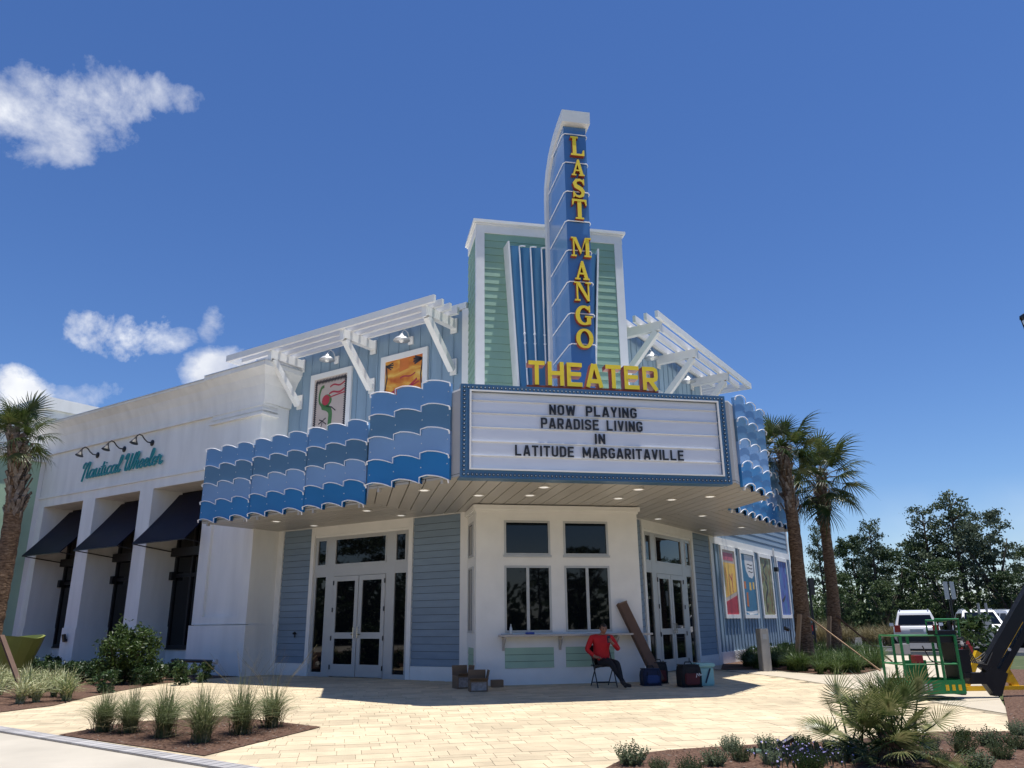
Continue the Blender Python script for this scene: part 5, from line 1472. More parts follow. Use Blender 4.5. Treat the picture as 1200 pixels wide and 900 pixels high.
def fan_palm(label, path, radii, nfr, size, seed, boots=46, boot_len=1.5, drop=110):
    """path: trunk centre line in world, first point on the ground"""
    rng = random.Random(seed)
    base = Vector(path[0]); e = thing('fan_palm', label, 'palm tree', base)
    pts = smooth2([(p[0], p[1]) for p in path], 10); zs = smooth2([(p[2], 0) for p in path], 10); rr = smooth2([(r, 0) for r in radii], 10)
    P_ = [Vector((a[0], a[1], b[0])) for a, b in zip(pts, zs)]
    fine, fr_ = [], []
    for i in range(len(P_) - 1):
        for k in range(3):
            u = k / 3; fine.append(P_[i].lerp(P_[i + 1], u)); fr_.append((rr[i][0] * (1 - u) + rr[i + 1][0] * u) * (1 + rng.uniform(-.045, .045)))
    fine.append(P_[-1]); fr_.append(rr[-1][0])
    MB().tube([tuple(p) for p in fine], fr_, 14).build('trunk', 'palm_bark', e, smooth=True, recalc=False)
    top = P_[-1]; bm_ = MB()
    for i in range(boots):                                   # criss-cross leaf bases below the crown
        u = i / boots; a = i * 2.4; z = top.z - boot_len * (1 - u); r = radii[-1] * 1.02
        ctr = Vector((top.x, top.y, z)) ; 
        for p in P_:
            if p.z <= z: ctr = Vector((p.x, p.y, z))
        d = Vector((cos(a), sin(a), 0)); sw = rng.choice((-1, 1)) * .55; s_ = Vector((-sin(a), cos(a), 0))
        p0 = ctr + d * r * .85; p1 = ctr + d * (r * 1.05 + .10 * rng.random()) + s_ * sw * .22 + Vector((0, 0, .30 * rng.uniform(.7, 1.3)))
        bm_.bar(p0, p1, .075, .025, 0, tuple(d))
    tag(bm_.build('leaf_bases', 'palm_boot', e), kind='stuff')
    for i in range(nfr):
        az = i * 2.39996 + rng.uniform(-.2, .2); u = (i + .5) / nfr
        el = radians(84 - drop * u ** 0.9 + rng.uniform(-9, 9)); k = size * rng.uniform(.85, 1.1) * (.8 if u < .12 else 1)
        mtx = Matrix.Translation(top - base + Vector((0, 0, .1 - .35 * u))) @ Matrix.Rotation(az, 4, 'Z') @ Matrix.Rotation(-el, 4, 'Y') @ Matrix.Rotation(rng.uniform(-.5, .5), 4, 'X') @ Matrix.Diagonal((k, k, k, 1))
        inst('frond', FR[i % 3], e, mtx)
    return e
def at_y(px, py, Y):
    d = pix(px, py); return CAM + d * (Y / d.y)
def stake(p0, p1, m, label, group, w=.09):
    tag(MB().bar(p0, p1, w, w * .55).build('palm_stake', m, None, org=p1), label, 'stake', group)
Y1 = 21.6
pth = [at_y(946, 790, Y1), at_y(938, 700, Y1), at_y(929, 610, Y1), at_y(917, 528, Y1)]; pth[0].z = -.05
fan_palm('left one of the two palms beside the right wing, touching the wave panels', [tuple(p) for p in pth], [.27, .215, .18, .165], 34, .74, 31, 80, 2.0, 100)
Y2 = 24.5
pth = [at_y(979, 786, Y2), at_y(976, 700, Y2), at_y(966, 610, Y2), at_y(962, 560, Y2)]; pth[0].z = -.05
fan_palm('right one of the two palms beside the right wing, with a full round crown', [tuple(p) for p in pth], [.26, .20, .165, .16], 42, .90, 37, 70, 1.9, 125)
Y3 = 19.5
pth = [at_y(-26, 812, Y3), at_y(-6, 720, Y3), at_y(16, 600, Y3), at_y(20, 510, Y3)]; pth[0].z = -.05
fan_palm('palm with shaggy trunk at the far left edge, before the restaurant', [tuple(p) for p in pth], [.225, .20, .18, .165], 34, .54, 43, 90, 2.0, 105)
a = at_y(2, 745, Y3 - .2); b = GP(-6.15, 18.1, 0); stake(tuple(a), tuple(b), 'stake_dark', 'dark brown prop leaning on the far left palm', 'palm props', .09)
a = at_y(937, 720, Y1 - .35); b = at_y(933, 783, Y1 - .55); b.z = 0; stake(tuple(a), tuple(b), 'stake_wood', 'short upright timber prop on the left palm trunk', 'palm props', .12)
a = at_y(946, 722, Y1 - .2); b = GP(14.2, 19.9, .0); stake(tuple(a), tuple(b), 'stake_wood', 'long pale diagonal prop leaning on the left palm', 'palm props', .06)
a = at_y(972, 722, Y2 - .35); b = at_y(971, 778, Y2 - .5); b.z = 0; stake(tuple(a), tuple(b), 'stake_wood', 'pale upright timber prop on the right palm trunk', 'palm props', .12)
a = at_y(980, 722, Y2 - .2); b = GP(17.6, 24.0, .0); stake(tuple(a), tuple(b), 'stake_dark', 'dark diagonal prop leaning on the right palm', 'palm props', .07)
# ---- saw palmetto
FP = [two_mat_mesh(fan_frond(random.Random(300 + i), 24, .60, .55, .08 + .12 * i, .026, 170), 'frond', ['leaf_hedge', 'palmetto_leaf']) for i in range(3)]
pb_ = GP(6.2, 8.75, 0); e = thing('saw_palmetto', 'big spiky saw palmetto in the front right bed', 'plant', pb_); r_ = random.Random(77)
for i in range(84):
    u = i / 83; az = i * 2.39996; el = radians(76 - 90 * u + r_.uniform(-8, 8)); k = r_.uniform(.44, .64)
    off = Vector((r_.gauss(0, .18), r_.gauss(0, .18), .05 + .25 * (1 - u)))
    inst('frond', FP[i % 3], e, Matrix.Translation(off) @ Matrix.Rotation(az, 4, 'Z') @ Matrix.Rotation(-el, 4, 'Y') @ Matrix.Rotation(r_.uniform(-.7, .7), 4, 'X') @ Matrix.Diagonal((k, k, k, 1)))
tr_ = MB(); tr_.tube([(0, 0, -.02), (.02, 0, .15), (0, .02, .32)], [.14, .12, .08], 8); o_ = tr_.build('trunk', 'palm_bark', recalc=False); o_.parent = e

# ------------------------------------------------------------------ trees
def tree_meshes(kind, seed):
    rng = random.Random(seed); T_, Lf = MB(), MB()
    H = 12.0
    if kind == 'pine':
        T_.tube([(0, 0, -.3), (.1, 0, 4), (-.1, .1, 8), (0, 0, 11.6)], [.24, .2, .14, .04], 8)
        cl = []
        for i in range(34):
            z = 5.0 + 6.9 * (i / 33.0) + rng.uniform(-.3, .3); a = i * 2.4 + rng.uniform(-.4, .4); r = rng.uniform(.5, 1.0) * (2.9 - 0.30 * (z - 5)) + .2; p = Vector((r * cos(a), r * sin(a), z + .25 * r))
            T_.tube([(0, 0, z - .3), tuple(p * .5 + Vector((0, 0, (z - .2) * .5))), tuple(p)], [.07, .05, .02], 5); cl.append((p, rng.uniform(.5, .95)))
            if r > 1.3: cl.append((p * .6 + Vector((0, 0, z * .4)), rng.uniform(.35, .6)))
        leaf, per, m = .15, 120, 'leaf_pine'
    else:
        T_.tube([(0, 0, -.3), (.1, .1, 2), (0, 0, 4.0)], [.34, .26, .2], 8)
        cl = []
        for i in range(9):
            a = i * 0.75 + rng.uniform(-.3, .3); b = Vector((cos(a) * rng.uniform(1.5, 2.9), sin(a) * rng.uniform(1.5, 2.9), rng.uniform(6, 9.5)))
            T_.tube([(0, 0, 3.2), tuple(b * .45 + Vector((0, 0, 2.0))), tuple(b)], [.16, .1, .04], 6)
        for i in range(92):
            z = rng.uniform(2.6, 12); k = sin(pi * min(1, max(0, (z - 1.6) / 11.0))) ** .6; a = rng.uniform(0, 6.28); r = 3.5 * k * sqrt(rng.random()) * rng.uniform(.6, 1.1)
            cl.append((Vector((r * cos(a), r * sin(a), z)), rng.uniform(.4, .85)))
        leaf, per, m = .17, 120, {'oak': 'leaf_dark', 'grey': 'leaf_grey'}[kind]
    for c, k in cl:
        for _ in range(int(per * k)):
            q = Vector((rng.gauss(0, .48), rng.gauss(0, .48), rng.gauss(0, .30))) * k; p = c + q
            ax = Vector((rng.gauss(0, 1), rng.gauss(0, 1), rng.gauss(.5, .8))).normalized(); t_ = ax.orthogonal().normalized(); t_.rotate(Matrix.Rotation(rng.uniform(0, 6.28), 3, ax)); b_ = ax.cross(t_)
            L_ = leaf * rng.uniform(.5, 1.2); W = L_ * .55
            Lf.add([tuple(p - t_ * L_), tuple(p + b_ * W), tuple(p + t_ * L_), tuple(p - b_ * W)], [(0, 1, 2, 3)])
    return mesh_of(T_, 'trunk', 'bark', True), mesh_of(Lf, 'crown', m)
TM = {'pine0': tree_meshes('pine', 1), 'pine1': tree_meshes('pine', 2), 'oak0': tree_meshes('oak', 3), 'oak1': tree_meshes('oak', 4), 'grey0': tree_meshes('grey', 5)}
def tree(kind, x, y, h, label, wide=1.0, rot=0.0, group='trees beyond the car park'):
    e = thing('pine_tree' if 'pine' in kind else 'broadleaf_tree', label, 'tree', (x, y, 0), group)
    k = h / 12.0
    for nm, me in zip(('trunk', 'crown'), TM[kind]):
        inst(nm, me, e, Matrix.Rotation(rot, 4, 'Z') @ Matrix.Diagonal((k * wide, k * wide, k, 1)))
    return e
def tree_px(kind, px, py_top, Y, label, wide=1.0, rot=0.0):
    p = at_y(px, py_top, Y)
    tree(kind, p.x, p.y, p.z * 1.0, label, wide, rot)
tree_px('pine0', 957, 622, 56, 'thin pine seen between the two palm trunks', .7, 0)
tree_px('oak0', 996, 628, 66, 'dark tree just right of the right palm', 1.0, 1)
tree_px('pine1', 1017, 612, 60, 'pale feathery pine top right of the palms', .8, 2)
tree_px('oak1', 1040, 640, 60, 'broad dark tree above the straw grass', 1.1, 3)
tree_px('oak0', 1068, 632, 66, 'dark tree behind the white car seen from behind', 1.0, 4)
tree_px('pine0', 1080, 600, 62, 'tall flat-topped pine left of the tallest tree', 1.0, 5)
tree_px('pine1', 1112, 581, 60, 'tallest pine with a rounded crown', 1.0, .5)
tree_px('oak1', 1100, 655, 56, 'low dark tree under the tallest pine', 1.2, 1.5)
tree_px('grey0', 1152, 600, 57, 'grey-green open tree near the right edge', .95, 2.5)
tree_px('pine0', 1132, 612, 64, 'slim pine between the tallest pine and the grey-green tree', .9, 2.2)
tree_px('oak0', 1176, 668, 54, 'low dark tree behind the parked white cars', 1.3, 3.5)
tree_px('oak1', 1206, 640, 58, 'tree cut by the right edge of the view', 1.0, 4.5)
tree_px('oak1', 982, 672, 54, 'low dark tree behind the right palm trunk', 1.2, 5.5)
tree_px('oak0', 1032, 680, 52, 'low bushy tree behind the straw grass', 1.2, .2)
tree_px('grey0', 1240, 630, 60, 'tree just outside the right edge of the view', 1.1, 1.2)
# shaded thicket under the trees
tk = MB(); r_ = random.Random(55)
for i in range(44000):
    px = r_.uniform(925, 1330); Y = r_.uniform(59, 68); p0 = at_y(px, 740, Y); z = abs(r_.gauss(0, 1.7)); z = min(z, 4.5)
    p = Vector((p0.x, p0.y, z)); ax = Vector((r_.gauss(0, 1), r_.gauss(0, 1), r_.gauss(.5, .8))).normalized(); t_ = ax.orthogonal().normalized(); b_ = ax.cross(t_); L_ = r_.uniform(.09, .22)
    tk.add([tuple(p - t_ * L_), tuple(p + b_ * L_ * .6), tuple(p + t_ * L_), tuple(p - b_ * L_ * .6)], [(0, 1, 2, 3)])
tag(tk.build('thicket', 'leaf_dark', recalc=False), 'dense dark undergrowth below the trees beyond the car park', 'undergrowth', kind='stuff')
# trees across the road behind the photographer, mirrored in the ticket windows
ring = []
for i in range(30):
    a = radians(-178 + 176 * i / 29.0); rr_ = 33 + 5 * ((i * 7) % 3)
    ring.append((('oak0', 'oak1', 'pine1')[i % 3], 4 + rr_ * cos(a) * 1.25, 3 + rr_ * sin(a), 6.6 + .5 * ((i * 5) % 4), 1.35))
ring += [(k_, x_, y_, 8.0, 1.4) for k_, x_, y_ in (('oak0', -36, 8), ('oak1', -38, 13), ('pine1', -36, 18), ('oak0', -37, 22), ('oak1', -35, 27), ('oak0', 58, 30), ('oak1', 62, 35), ('pine0', 66, 40), ('oak0', 68, 45), ('oak1', 72, 50))]
for i, (k, x, y, h, w_) in enumerate(ring):
    tree(k, x, y, h, 'tree across the road, seen only mirrored in the theater glass', w_, i * 1.1, 'trees mirrored in the windows')

tk = MB(); r_ = random.Random(56)  # undergrowth added out of view to keep the bright horizon off the glass
for i in range(15000):
    a = radians(r_.uniform(-180, 0)); q = r_.uniform(37, 43); z = min(abs(r_.gauss(0, 2.3)), 5.2)
    p = Vector((4 + q * cos(a) * 1.25, 3 + q * sin(a), z - .3))
    if i % 5 == 0: p = Vector((-41 + r_.uniform(-2, 2), r_.uniform(3, 30), z - .3))
    if i % 5 == 1: u = r_.random(); p = Vector((60 + 16 * u + r_.uniform(-2, 2), 28 + 24 * u, z - .3))
    ax = Vector((r_.gauss(0, 1), r_.gauss(0, 1), r_.gauss(.3, .6))).normalized(); t_ = ax.orthogonal().normalized(); b_ = ax.cross(t_); L_ = r_.uniform(.3, .6)
    tk.add([tuple(p - t_ * L_), tuple(p + b_ * L_ * .7), tuple(p + t_ * L_), tuple(p - b_ * L_ * .7)], [(0, 1, 2, 3)])
tag(tk.build('thicket', 'leaf_dark', recalc=False), 'added undergrowth across the road that darkens the reflections in the glass', 'undergrowth', kind='stuff')

# ------------------------------------------------------------------ parked cars
mat('car_white', (0.72, 0.73, 0.74), 0.22, 0.03, 2.0, spec=0.6); mat('car_silver', (0.45, 0.47, 0.5), 0.25, 0.03, 2.0, metal=0.3); mat('car_blue', (0.02, 0.04, 0.12), 0.25, 0.05, 2.0)
mat('tyre', (0.015, 0.015, 0.016), 0.8, 0.2, 9.0); mat('lamp_red', (0.4, 0.02, 0.02), 0.2); mat('lamp_clear', (0.6, 0.62, 0.65), 0.12); mat('black_plastic', (0.02, 0.02, 0.022), 0.55, 0.2, 6.0)
mat('plate', (0.55, 0.58, 0.55), 0.5)
def car(label, loc, heading, paint, rear_facing_nose=False):
    """a four-door sport utility; local +x is the front"""
    e = thing('parked_car', label, 'car', (0, 0, 0), 'cars in the car park')
    W2 = .93
    st_ = [(-2.30, .62, .98, .80), (-2.22, .42, 1.05, .90), (-1.5, .33, 1.06, .93), (0, .30, 1.04, .94), (1.0, .32, 1.02, .93), (1.9, .38, .96, .90), (2.25, .48, .86, .80), (2.33, .55, .75, .70)]
    b = MB(); v = []; K = 10
    for x, z0, z1, w in st_:
        for yy, zz in ((-w * .9, z0), (-w, z0 + .18), (-w, z0 + (z1 - z0) * .55), (-w * .97, z1 - .05), (-w * .86, z1), (w * .86, z1), (w * .97, z1 - .05), (w, z0 + (z1 - z0) * .55), (w, z0 + .18), (w * .9, z0)):
            v.append((x, yy, zz))
    f = []
    for i in range(len(st_) - 1):
        for j in range(K):
            f.append((i * K + j, i * K + (j + 1) % K, (i + 1) * K + (j + 1) % K, (i + 1) * K + j))
    f += [tuple(range(K)), tuple((len(st_) - 1) * K + j for j in range(K))[::-1]]
    b.add(v, f); b.build('body', paint, e, smooth=True)
    g = MB(); gs = [(-2.18, 1.04, .80), (-1.95, 1.58, .66), (-1.3, 1.70, .62), (-.2, 1.72, .62), (.45, 1.66, .62), (1.22, 1.02, .80)]; v = []
    lo = [(-2.2, .86), (-1.8, .86), (-1.2, .86), (-.2, .86), (.5, .86), (1.25, .86)]
    c_ = MB(); vv = []
    for (x, z, w), (xl, wl_) in zip(gs, lo):
        vv += [(xl, -wl_, 1.0), (x, -w, z), (x, w, z), (xl, wl_, 1.0)]
    f = []
    for i in range(len(gs) - 1):
        for j in range(3): f.append((4 * i + j, 4 * i + j + 1, 4 * i + j + 5, 4 * i + j + 4))
        f.append((4 * i + 3, 4 * i, 4 * i + 4, 4 * i + 7))
    f += [(0, 1, 2, 3), (20, 23, 22, 21)]
    c_.add(vv, f); c_.build('cabin', paint, e)
    def pane(pts, name='window'):
        m = MB(); m.add(pts, [(0, 1, 2, 3)]); m.build(name, 'window_glass', e, recalc=False)
    pane([(-2.21, -.70, 1.10), (-2.21, .70, 1.10), (-2.0, .60, 1.50), (-2.0, -.60, 1.50)], 'rear_window')
    pane([(1.16, -.72, 1.09), (1.16, .72, 1.09), (.55, .57, 1.60), (.55, -.57, 1.60)], 'windscreen')
    for s in (-1, 1):
        for xa, xb in ((-1.85, -1.0), (-.92, -.05), (.03, .85)):
            def py_(z): return s * (.868 - (z - 1.0) * .335)
            xt = min(xb, .5) if xb > .5 else xb
            pane([(xa, py_(1.1), 1.1), (xb, py_(1.1), 1.1), (xt - (.0 if xb < .5 else .05), py_(1.56) , 1.56), (xa + (.15 if xa < -1.5 else 0), py_(1.56), 1.56)], 'side_window')
        MB().box(.95, 1.15, s * .95, s * 1.12, 1.02, 1.16).build('mirror', paint, e)
        MB().box(2.12, 2.33, s * .52, s * .84, .70, .84).build('headlight', 'lamp_clear', e)
        MB().box(-2.335, -2.18, s * .62, s * .86, .80, 1.08).build('tail_light', 'lamp_red', e)
        for x in (-1.45, 1.45):
            w = MB(); w.lathe((x, s * .74, .36), [(.22, 0), (.34, .0), (.36, .03), (.36, .18), (.34, .21), (.22, .21)], 18, 0, (0, s, 0)); wo_ = w.build('wheel', 'tyre', e)
            MB().lathe((x, s * .93, .36), [(.22, 0), (.20, .018), (.08, .022), (.05, .03)], 12, 0, (0, s, 0)).build('rim', 'car_silver', wo_)
        MB().box(-1.7, .3, s * .54, s * .58, 1.71, 1.76).build('roof_rail', 'car_silver', e)
    MB().box(2.28, 2.36, -.5, .5, .56, .80).build('grille', 'black_plastic', e)
    MB().box(2.22, 2.38, -.78, .78, .36, .52).build('front_bumper', 'black_plastic', e)
    MB().box(-2.36, -2.2, -.8, .8, .40, .62).build('rear_bumper', 'black_plastic', e)
    MB().box(-2.345, -2.30, -.26, .26, .78, .92).build('number_plate', 'plate', e)
    e.location = loc; e.rotation_euler = (0, 0, heading); ORG[e.name] = Vector(loc)
    return e
# the nose of a car heading h points along (cos h, sin h)
def look(x, y): return math.atan2(-y, -x)
car('white sport utility car seen from behind, beyond the green lift basket', (25.4, 32.6, 0), look(25.4, 32.6) + pi, 'car_white')
car('white car facing the viewer, right of the green lift basket', (28.2, 32.0, 0), look(28.2, 32.0) + .12, 'car_white')
car('white car partly hidden behind the black boom', (32.6, 34.6, 0), look(32.6, 34.6) + .55, 'car_white')
car('dark blue car seen between the palm trunks', (22.6, 40.5, 0), 2.4, 'car_blue')

# ------------------------------------------------------------------ boom lift
mat('lift_green', (0.012, 0.17, 0.05), 0.4, 0.12, 4.0); mat('lift_black', (0.005, 0.005, 0.006), 0.45, 0.2, 5.0); mat('safety_yellow', (0.70, 0.42, 0.01), 0.45, 0.1, 4.0); mat('red_plastic', (0.25, 0.02, 0.02), 0.5, 0.1, 4.0); mat('hose', (0.02, 0.02, 0.02), 0.6)
lb = GP(10.75, 13.95, 0)
bk = thing('boom_lift', 'green work platform basket on a black boom arm reaching right', 'boom lift', lb)
ex = Vector((.985, -.17, 0)); ey = Vector((.17, .985, 0))
def TB(p): return lb + ex * p[0] + ey * p[1] + Vector((0, 0, p[2]))
Lx, Dy = 1.0, .80           # basket, half length folded into 0..Lx
m = MB(TB); m.box(-.45, .62, -.4, .4, .10, .17); m.build('floor', 'lift_green', bk)
for a in ((-.45, .62, -.42, -.40), (-.45, .62, .40, .42)):
    MB(TB).box(a[0], a[1], a[2], a[3], .10, .34).build('toe_board', 'lift_green', bk)
for x in (-.47, .62): MB(TB).box(x, x + .02, -.42, .42, .10, .34).build('toe_board', 'lift_green', bk)
for x, y in ((-.45, -.4), (.6, -.4), (.28, -.4), (-.45, .4), (-.2, .4), (.1, .4), (.6, .4)):
        MB(TB).tube([(x, y, .12), (x, y, 1.13)], .027, 8).build('post', 'lift_green', bk)
for y in (-.4, .4):
    for z in (.62, 1.13): MB(TB).tube([(-.46, y, z), (.61, y, z)], .013, 6).build('rail', 'lift_green', bk)
for x in (-.45, .6):
    for z in (.62, 1.13): MB(TB).tube([(x, -.4, z), (x, .4, z)], .018, 6).build('rail', 'lift_green', bk)
MB(TB).box(-.02, .38, .34, .385, .30, .66).build('gate_panel', 'lift_green', bk)
MB(TB).box(.28, .60, -.36, -.05, 1.00, 1.22).build('control_box', 'lift_black', bk)
MB(TB).tube([(.25, -.42, 1.16), (.25, -.44, 1.42), (.72, -.40, 1.42), (.72, -.36, 1.1)], .022, 6).build('control_guard', 'lift_green', bk)
MB(TB).tube([(.30, -.02, 1.16), (.30, -.02, 1.40), (.72, -.02, 1.40)], .022, 6).build('control_guard', 'lift_green', bk)
MB(TB).box(-.40, -.24, -.3, -.05, .80, .98).build('tool_tray', 'fascia_grey', bk)
MB(TB).box(-.20, -.06, -.38, -.2, .64, .78).build('red_tool_box', 'red_plastic', bk)
MB(TB).tube([(-.05, -.4, .95), (.05, -.42, .70), (.2, -.41, .62)], .012, 5).build('cable', 'hose', bk)
for i in range(4): MB(TB).box(-.32 + i * .09, -.26 + i * .09, -.426, -.4205, .17, .28).build('marking', 'fascia_grey', bk)
for i in range(3): MB(TB).box(.26 + i * .12, .32 + i * .12, -.426, -.4205, .16, .26).build('marking', 'safety_yellow', bk)
r_ = random.Random(4)
sp_ = MB(TB); sp_.box(.66, .74, -.22, .22, .06, 1.22); sp_.build('support_mast', 'lift_black', bk)
MB(TB).box(.74, .98, -.14, .14, .45, .86).build('rotator', 'lift_black', bk)
MB(TB).lathe((.86, 0, .30), [(.13, 0), (.16, .05), (.16, .14), (.1, .17)], 12).build('rotator_drum', 'lift_black', bk)
MB(TB).box(.92, 1.25, -.10, .10, .24, .44).build('pivot_link', 'lift_black', bk)
for k in range(5):
    y = -.12 + .06 * k; MB(TB).tube([(.78, y, .9 + .05 * k), (.95, y - .05, .95 + .04 * k), (1.1, y, .62), (1.3, y, .58 + .03 * k), (1.45, y, .8)], .013, 5).build('hydraulic_hose', 'hose', bk)
for k in range(4): MB(TB).lathe((.80 + .06 * k, -.15, .88 + .05 * (k % 2)), [(.03, 0), (.04, .03), (.02, .09)], 8).build('valve', ('lift_black', 'fascia_grey', 'lift_black', 'red_plastic')[k], bk)
# twin jib tubes rising to the right, main boom carrying them back to the chassis
A, B = Vector((1.32, 0, .30)), Vector((3.6, 0, 3.05))
MB(TB).bar(A + Vector((-.02, 0, .16)), B + Vector((-.05, 0, .16)), .16, .23, 0).build('jib_boom', 'lift_black', bk)
MB(TB).bar(A + Vector((.12, 0, -.05)), B + Vector((.12, 0, -.09)), .12, .12, 0).build('jib_link', 'lift_black', bk)
MB(TB).prism([(1.16, .36), (1.38, .02), (1.50, .02), (1.70, .42), (1.42, .56)], lambda u, v, w: (u, w, v), -.09, .09).build('jib_foot', 'lift_black', bk)
for k in range(4):
    c = A.lerp(B, .18 + .2 * k); MB(TB).lathe((c.x + .06, -.11, c.z + .06), [(.03, 0), (.03, .02)], 8, 0, (0, -1, 0)).build('boom_bolt', 'galvanised', bk)
MB(TB).bar(B + Vector((-.15, 0, .1)), Vector((9.5, -.6, 1.7)), .30, .38).build('main_boom', 'lift_black', bk)
MB(TB).box(7.2, 10.2, -1.5, .2, .75, 1.7).build('turntable', 'lift_green', bk)
MB(TB).box(7.0, 10.0, -1.6, .3, .45, .74).build('chassis', 'lift_black', bk)
for x in (7.4, 9.6):
    for y in (-1.75, .45): MB(TB).lathe((x, y - .15, .42), [(.2, 0), (.45, 0), (.47, .05), (.47, .25), (.45, .3), (.2, .3)], 16, 0, (0, 1, 0)).build('wheel', 'tyre', bk)
# yellow stand
yb = GP(13.2, 14.75, 0)
def TY(p): return yb + ex * p[0] * 1.2 + ey * p[1] + Vector((0, 0, p[2] * 1.2))
ys = thing('yellow_stand', 'yellow steel leaning stand behind the black boom foot', 'stand', yb)
MB(TY).bar((-.05, 0, .05), (.62, 0, 1.10), .13, .14, 0).build('leaning_bar', 'safety_yellow', ys)
MB(TY).bar((-.55, 0, .18), (.25, 0, .18), .12, .11, 0).build('cross_bar', 'safety_yellow', ys)
MB(TY).bar((.12, 0, .42), (.30, 0, .02), .11, .12, 0).build('strut', 'safety_yellow', ys)
MB(TY).bar((-.62, 0, .0), (-.25, 0, .62), .10, .10, 0).build('leaning_bar', 'safety_yellow', ys)
MB(TY).box(-.6, .42, -.09, .09, 0, .07).build('base_plate', 'safety_yellow', ys)

# ------------------------------------------------------------------ street furniture
mat('sign_back', (0.42, 0.43, 0.44), 0.4, 0.05, 3.0, metal=.4); mat('bollard_grey', (0.34, 0.33, 0.31), 0.75, 0.1, 4.0, .2, 60)
bp_ = GP(11.45, 21.05, 0); bo_ = thing('path_bollard', 'square grey bollard with a small panel beside the palm bed', 'bollard', bp_)
m = MB(); m.box(bp_.x - .13, bp_.x + .13, bp_.y - .13, bp_.y + .13, -.05, 1.12); m.build('post', 'bollard_grey', bo_, bevel=.012)
MB().box(bp_.x - .07, bp_.x + .05, bp_.y - .137, bp_.y - .131, .84, .97).build('panel', 'sign_back', bo_)
def spot(x, y, h, label):
    b = GP(x, y, 0); e = thing('garden_spotlight', label, 'spotlight', b, 'garden spotlights')
    MB().tube([(x, y, 0), (x, y, h)], .02, 6).build('stem', 'black_metal', e); MB().lathe((x - .05, y, h), [(.04, 0), (.075, .03), (.075, .2), (.06, .2)], 10, 0, (-.8, -.2, .25)).build('head', 'black_metal', e)
p = TR((15.2, .9, 0)); spot(p.x, p.y, 1.0, 'black stem spotlight aimed at the third banner')
p = TR((12.0, .9, 0)); spot(p.x, p.y, .95, 'black stem spotlight below the first banner')
d = pix(925, 882); k = (CAM_H + SLOPE * Y0) / (-d.z + SLOPE * d.y); g_ = CAM + d * k
e = thing('ground_spotlight', 'black tubular spotlight lying low in the front right bed', 'spotlight', GP(g_.x, g_.y, 0)); q = ORG[e.name]
MB().lathe((q.x - .1, q.y, q.z + .09), [(.025, 0), (.036, .02), (.036, .15), (.04, .15), (.04, .18)], 10, 0, (.9, .1, .35)).build('barrel', 'black_metal', e); MB().tube([tuple(q), (q.x, q.y, q.z + .12)], .012, 5).build('spike', 'black_metal', e)
d = pix(893, 882); k = (CAM_H + SLOPE * Y0) / (-d.z + SLOPE * d.y); g_ = CAM + d * k
mat('valve_green', (.10, .16, .11), .6)
m = MB(); m.box(g_.x - .17, g_.x + .17, g_.y - .12, g_.y + .12, gz(0, g_.y) - .02, gz(0, g_.y) + .035); tag(m.build('irrigation_box', 'valve_green', None, bevel=.01, org=GP(g_.x, g_.y)), 'flat green irrigation box lid in the front right bed', 'box')
def sign_post(px, py_b, Y, px_plates, label, cat='sign post', hh=2.6, pm_='sign_back'):
    p = at_y(px, py_b, Y); p.z = 0; e = thing('sign_post', label, cat, p, 'parking signs')
    MB().tube([(p.x, p.y, 0), (p.x, p.y, hh)], .045, 8).build('pole', 'black_metal', e)
    for s in px_plates: MB().box(p.x + s - .10, p.x + s + .10, p.y - .065, p.y - .05, hh - .68, hh).build('sign_plate', pm_, e)
sign_post(1123, 760, 28.0, (-.15, .15), 'black pole with two grey sign plates before the white cars', hh=2.75)
sign_post(957, 760, 30, (.1,), 'dark sign pole between the two palm trunks', hh=3.0, pm_='black_plastic')  # plate coloured black to stand for the shade on its back
p = at_y(1160, 760, 27); p.z = 0
e = thing('utility_cabinet', 'grey cabinet with two upright pipes right of the parked cars', 'cabinet', p)
MB().box(p.x - .18, p.x + .18, p.y - .12, p.y + .12, 0, 1.45).build('cabinet', 'fascia_grey', e)
for s in (-.17, .17): MB().tube([(p.x + s, p.y, 1.4), (p.x + s, p.y, 1.9)], .045, 8).build('pipe', 'fascia_grey', e)
plant('car_park_shrub', 'dark rounded shrub left of the black boom in the car park', 'shrub', HG[1], (*at_y(1152, 765, 25.5).xy, .75), 0.4, 2.9)
# red mower-like machine behind the basket
p = at_y(1128, 775, 22); p.z = 0; e = thing('red_machine', 'small red and black machine on the verge behind the lift basket', 'machine', p)
MB().box(p.x - .3, p.x + .3, p.y - .2, p.y + .2, .25, .55).build('deck', 'red_plastic', e, bevel=.04)
MB().box(p.x - .15, p.x + .1, p.y - .15, p.y + .15, .55, .8).build('engine', 'black_plastic', e, bevel=.03)
MB().tube([(p.x - .3, p.y, .5), (p.x - .55, p.y, 1.1)], .02, 6).build('handle', 'black_metal', e)
for s in (-.25, .25): MB().lathe((p.x + s, p.y - .25, .15), [(.15, 0), (.15, .08)], 12, 0, (0, 1, 0)).build('wheel', 'tyre', e)
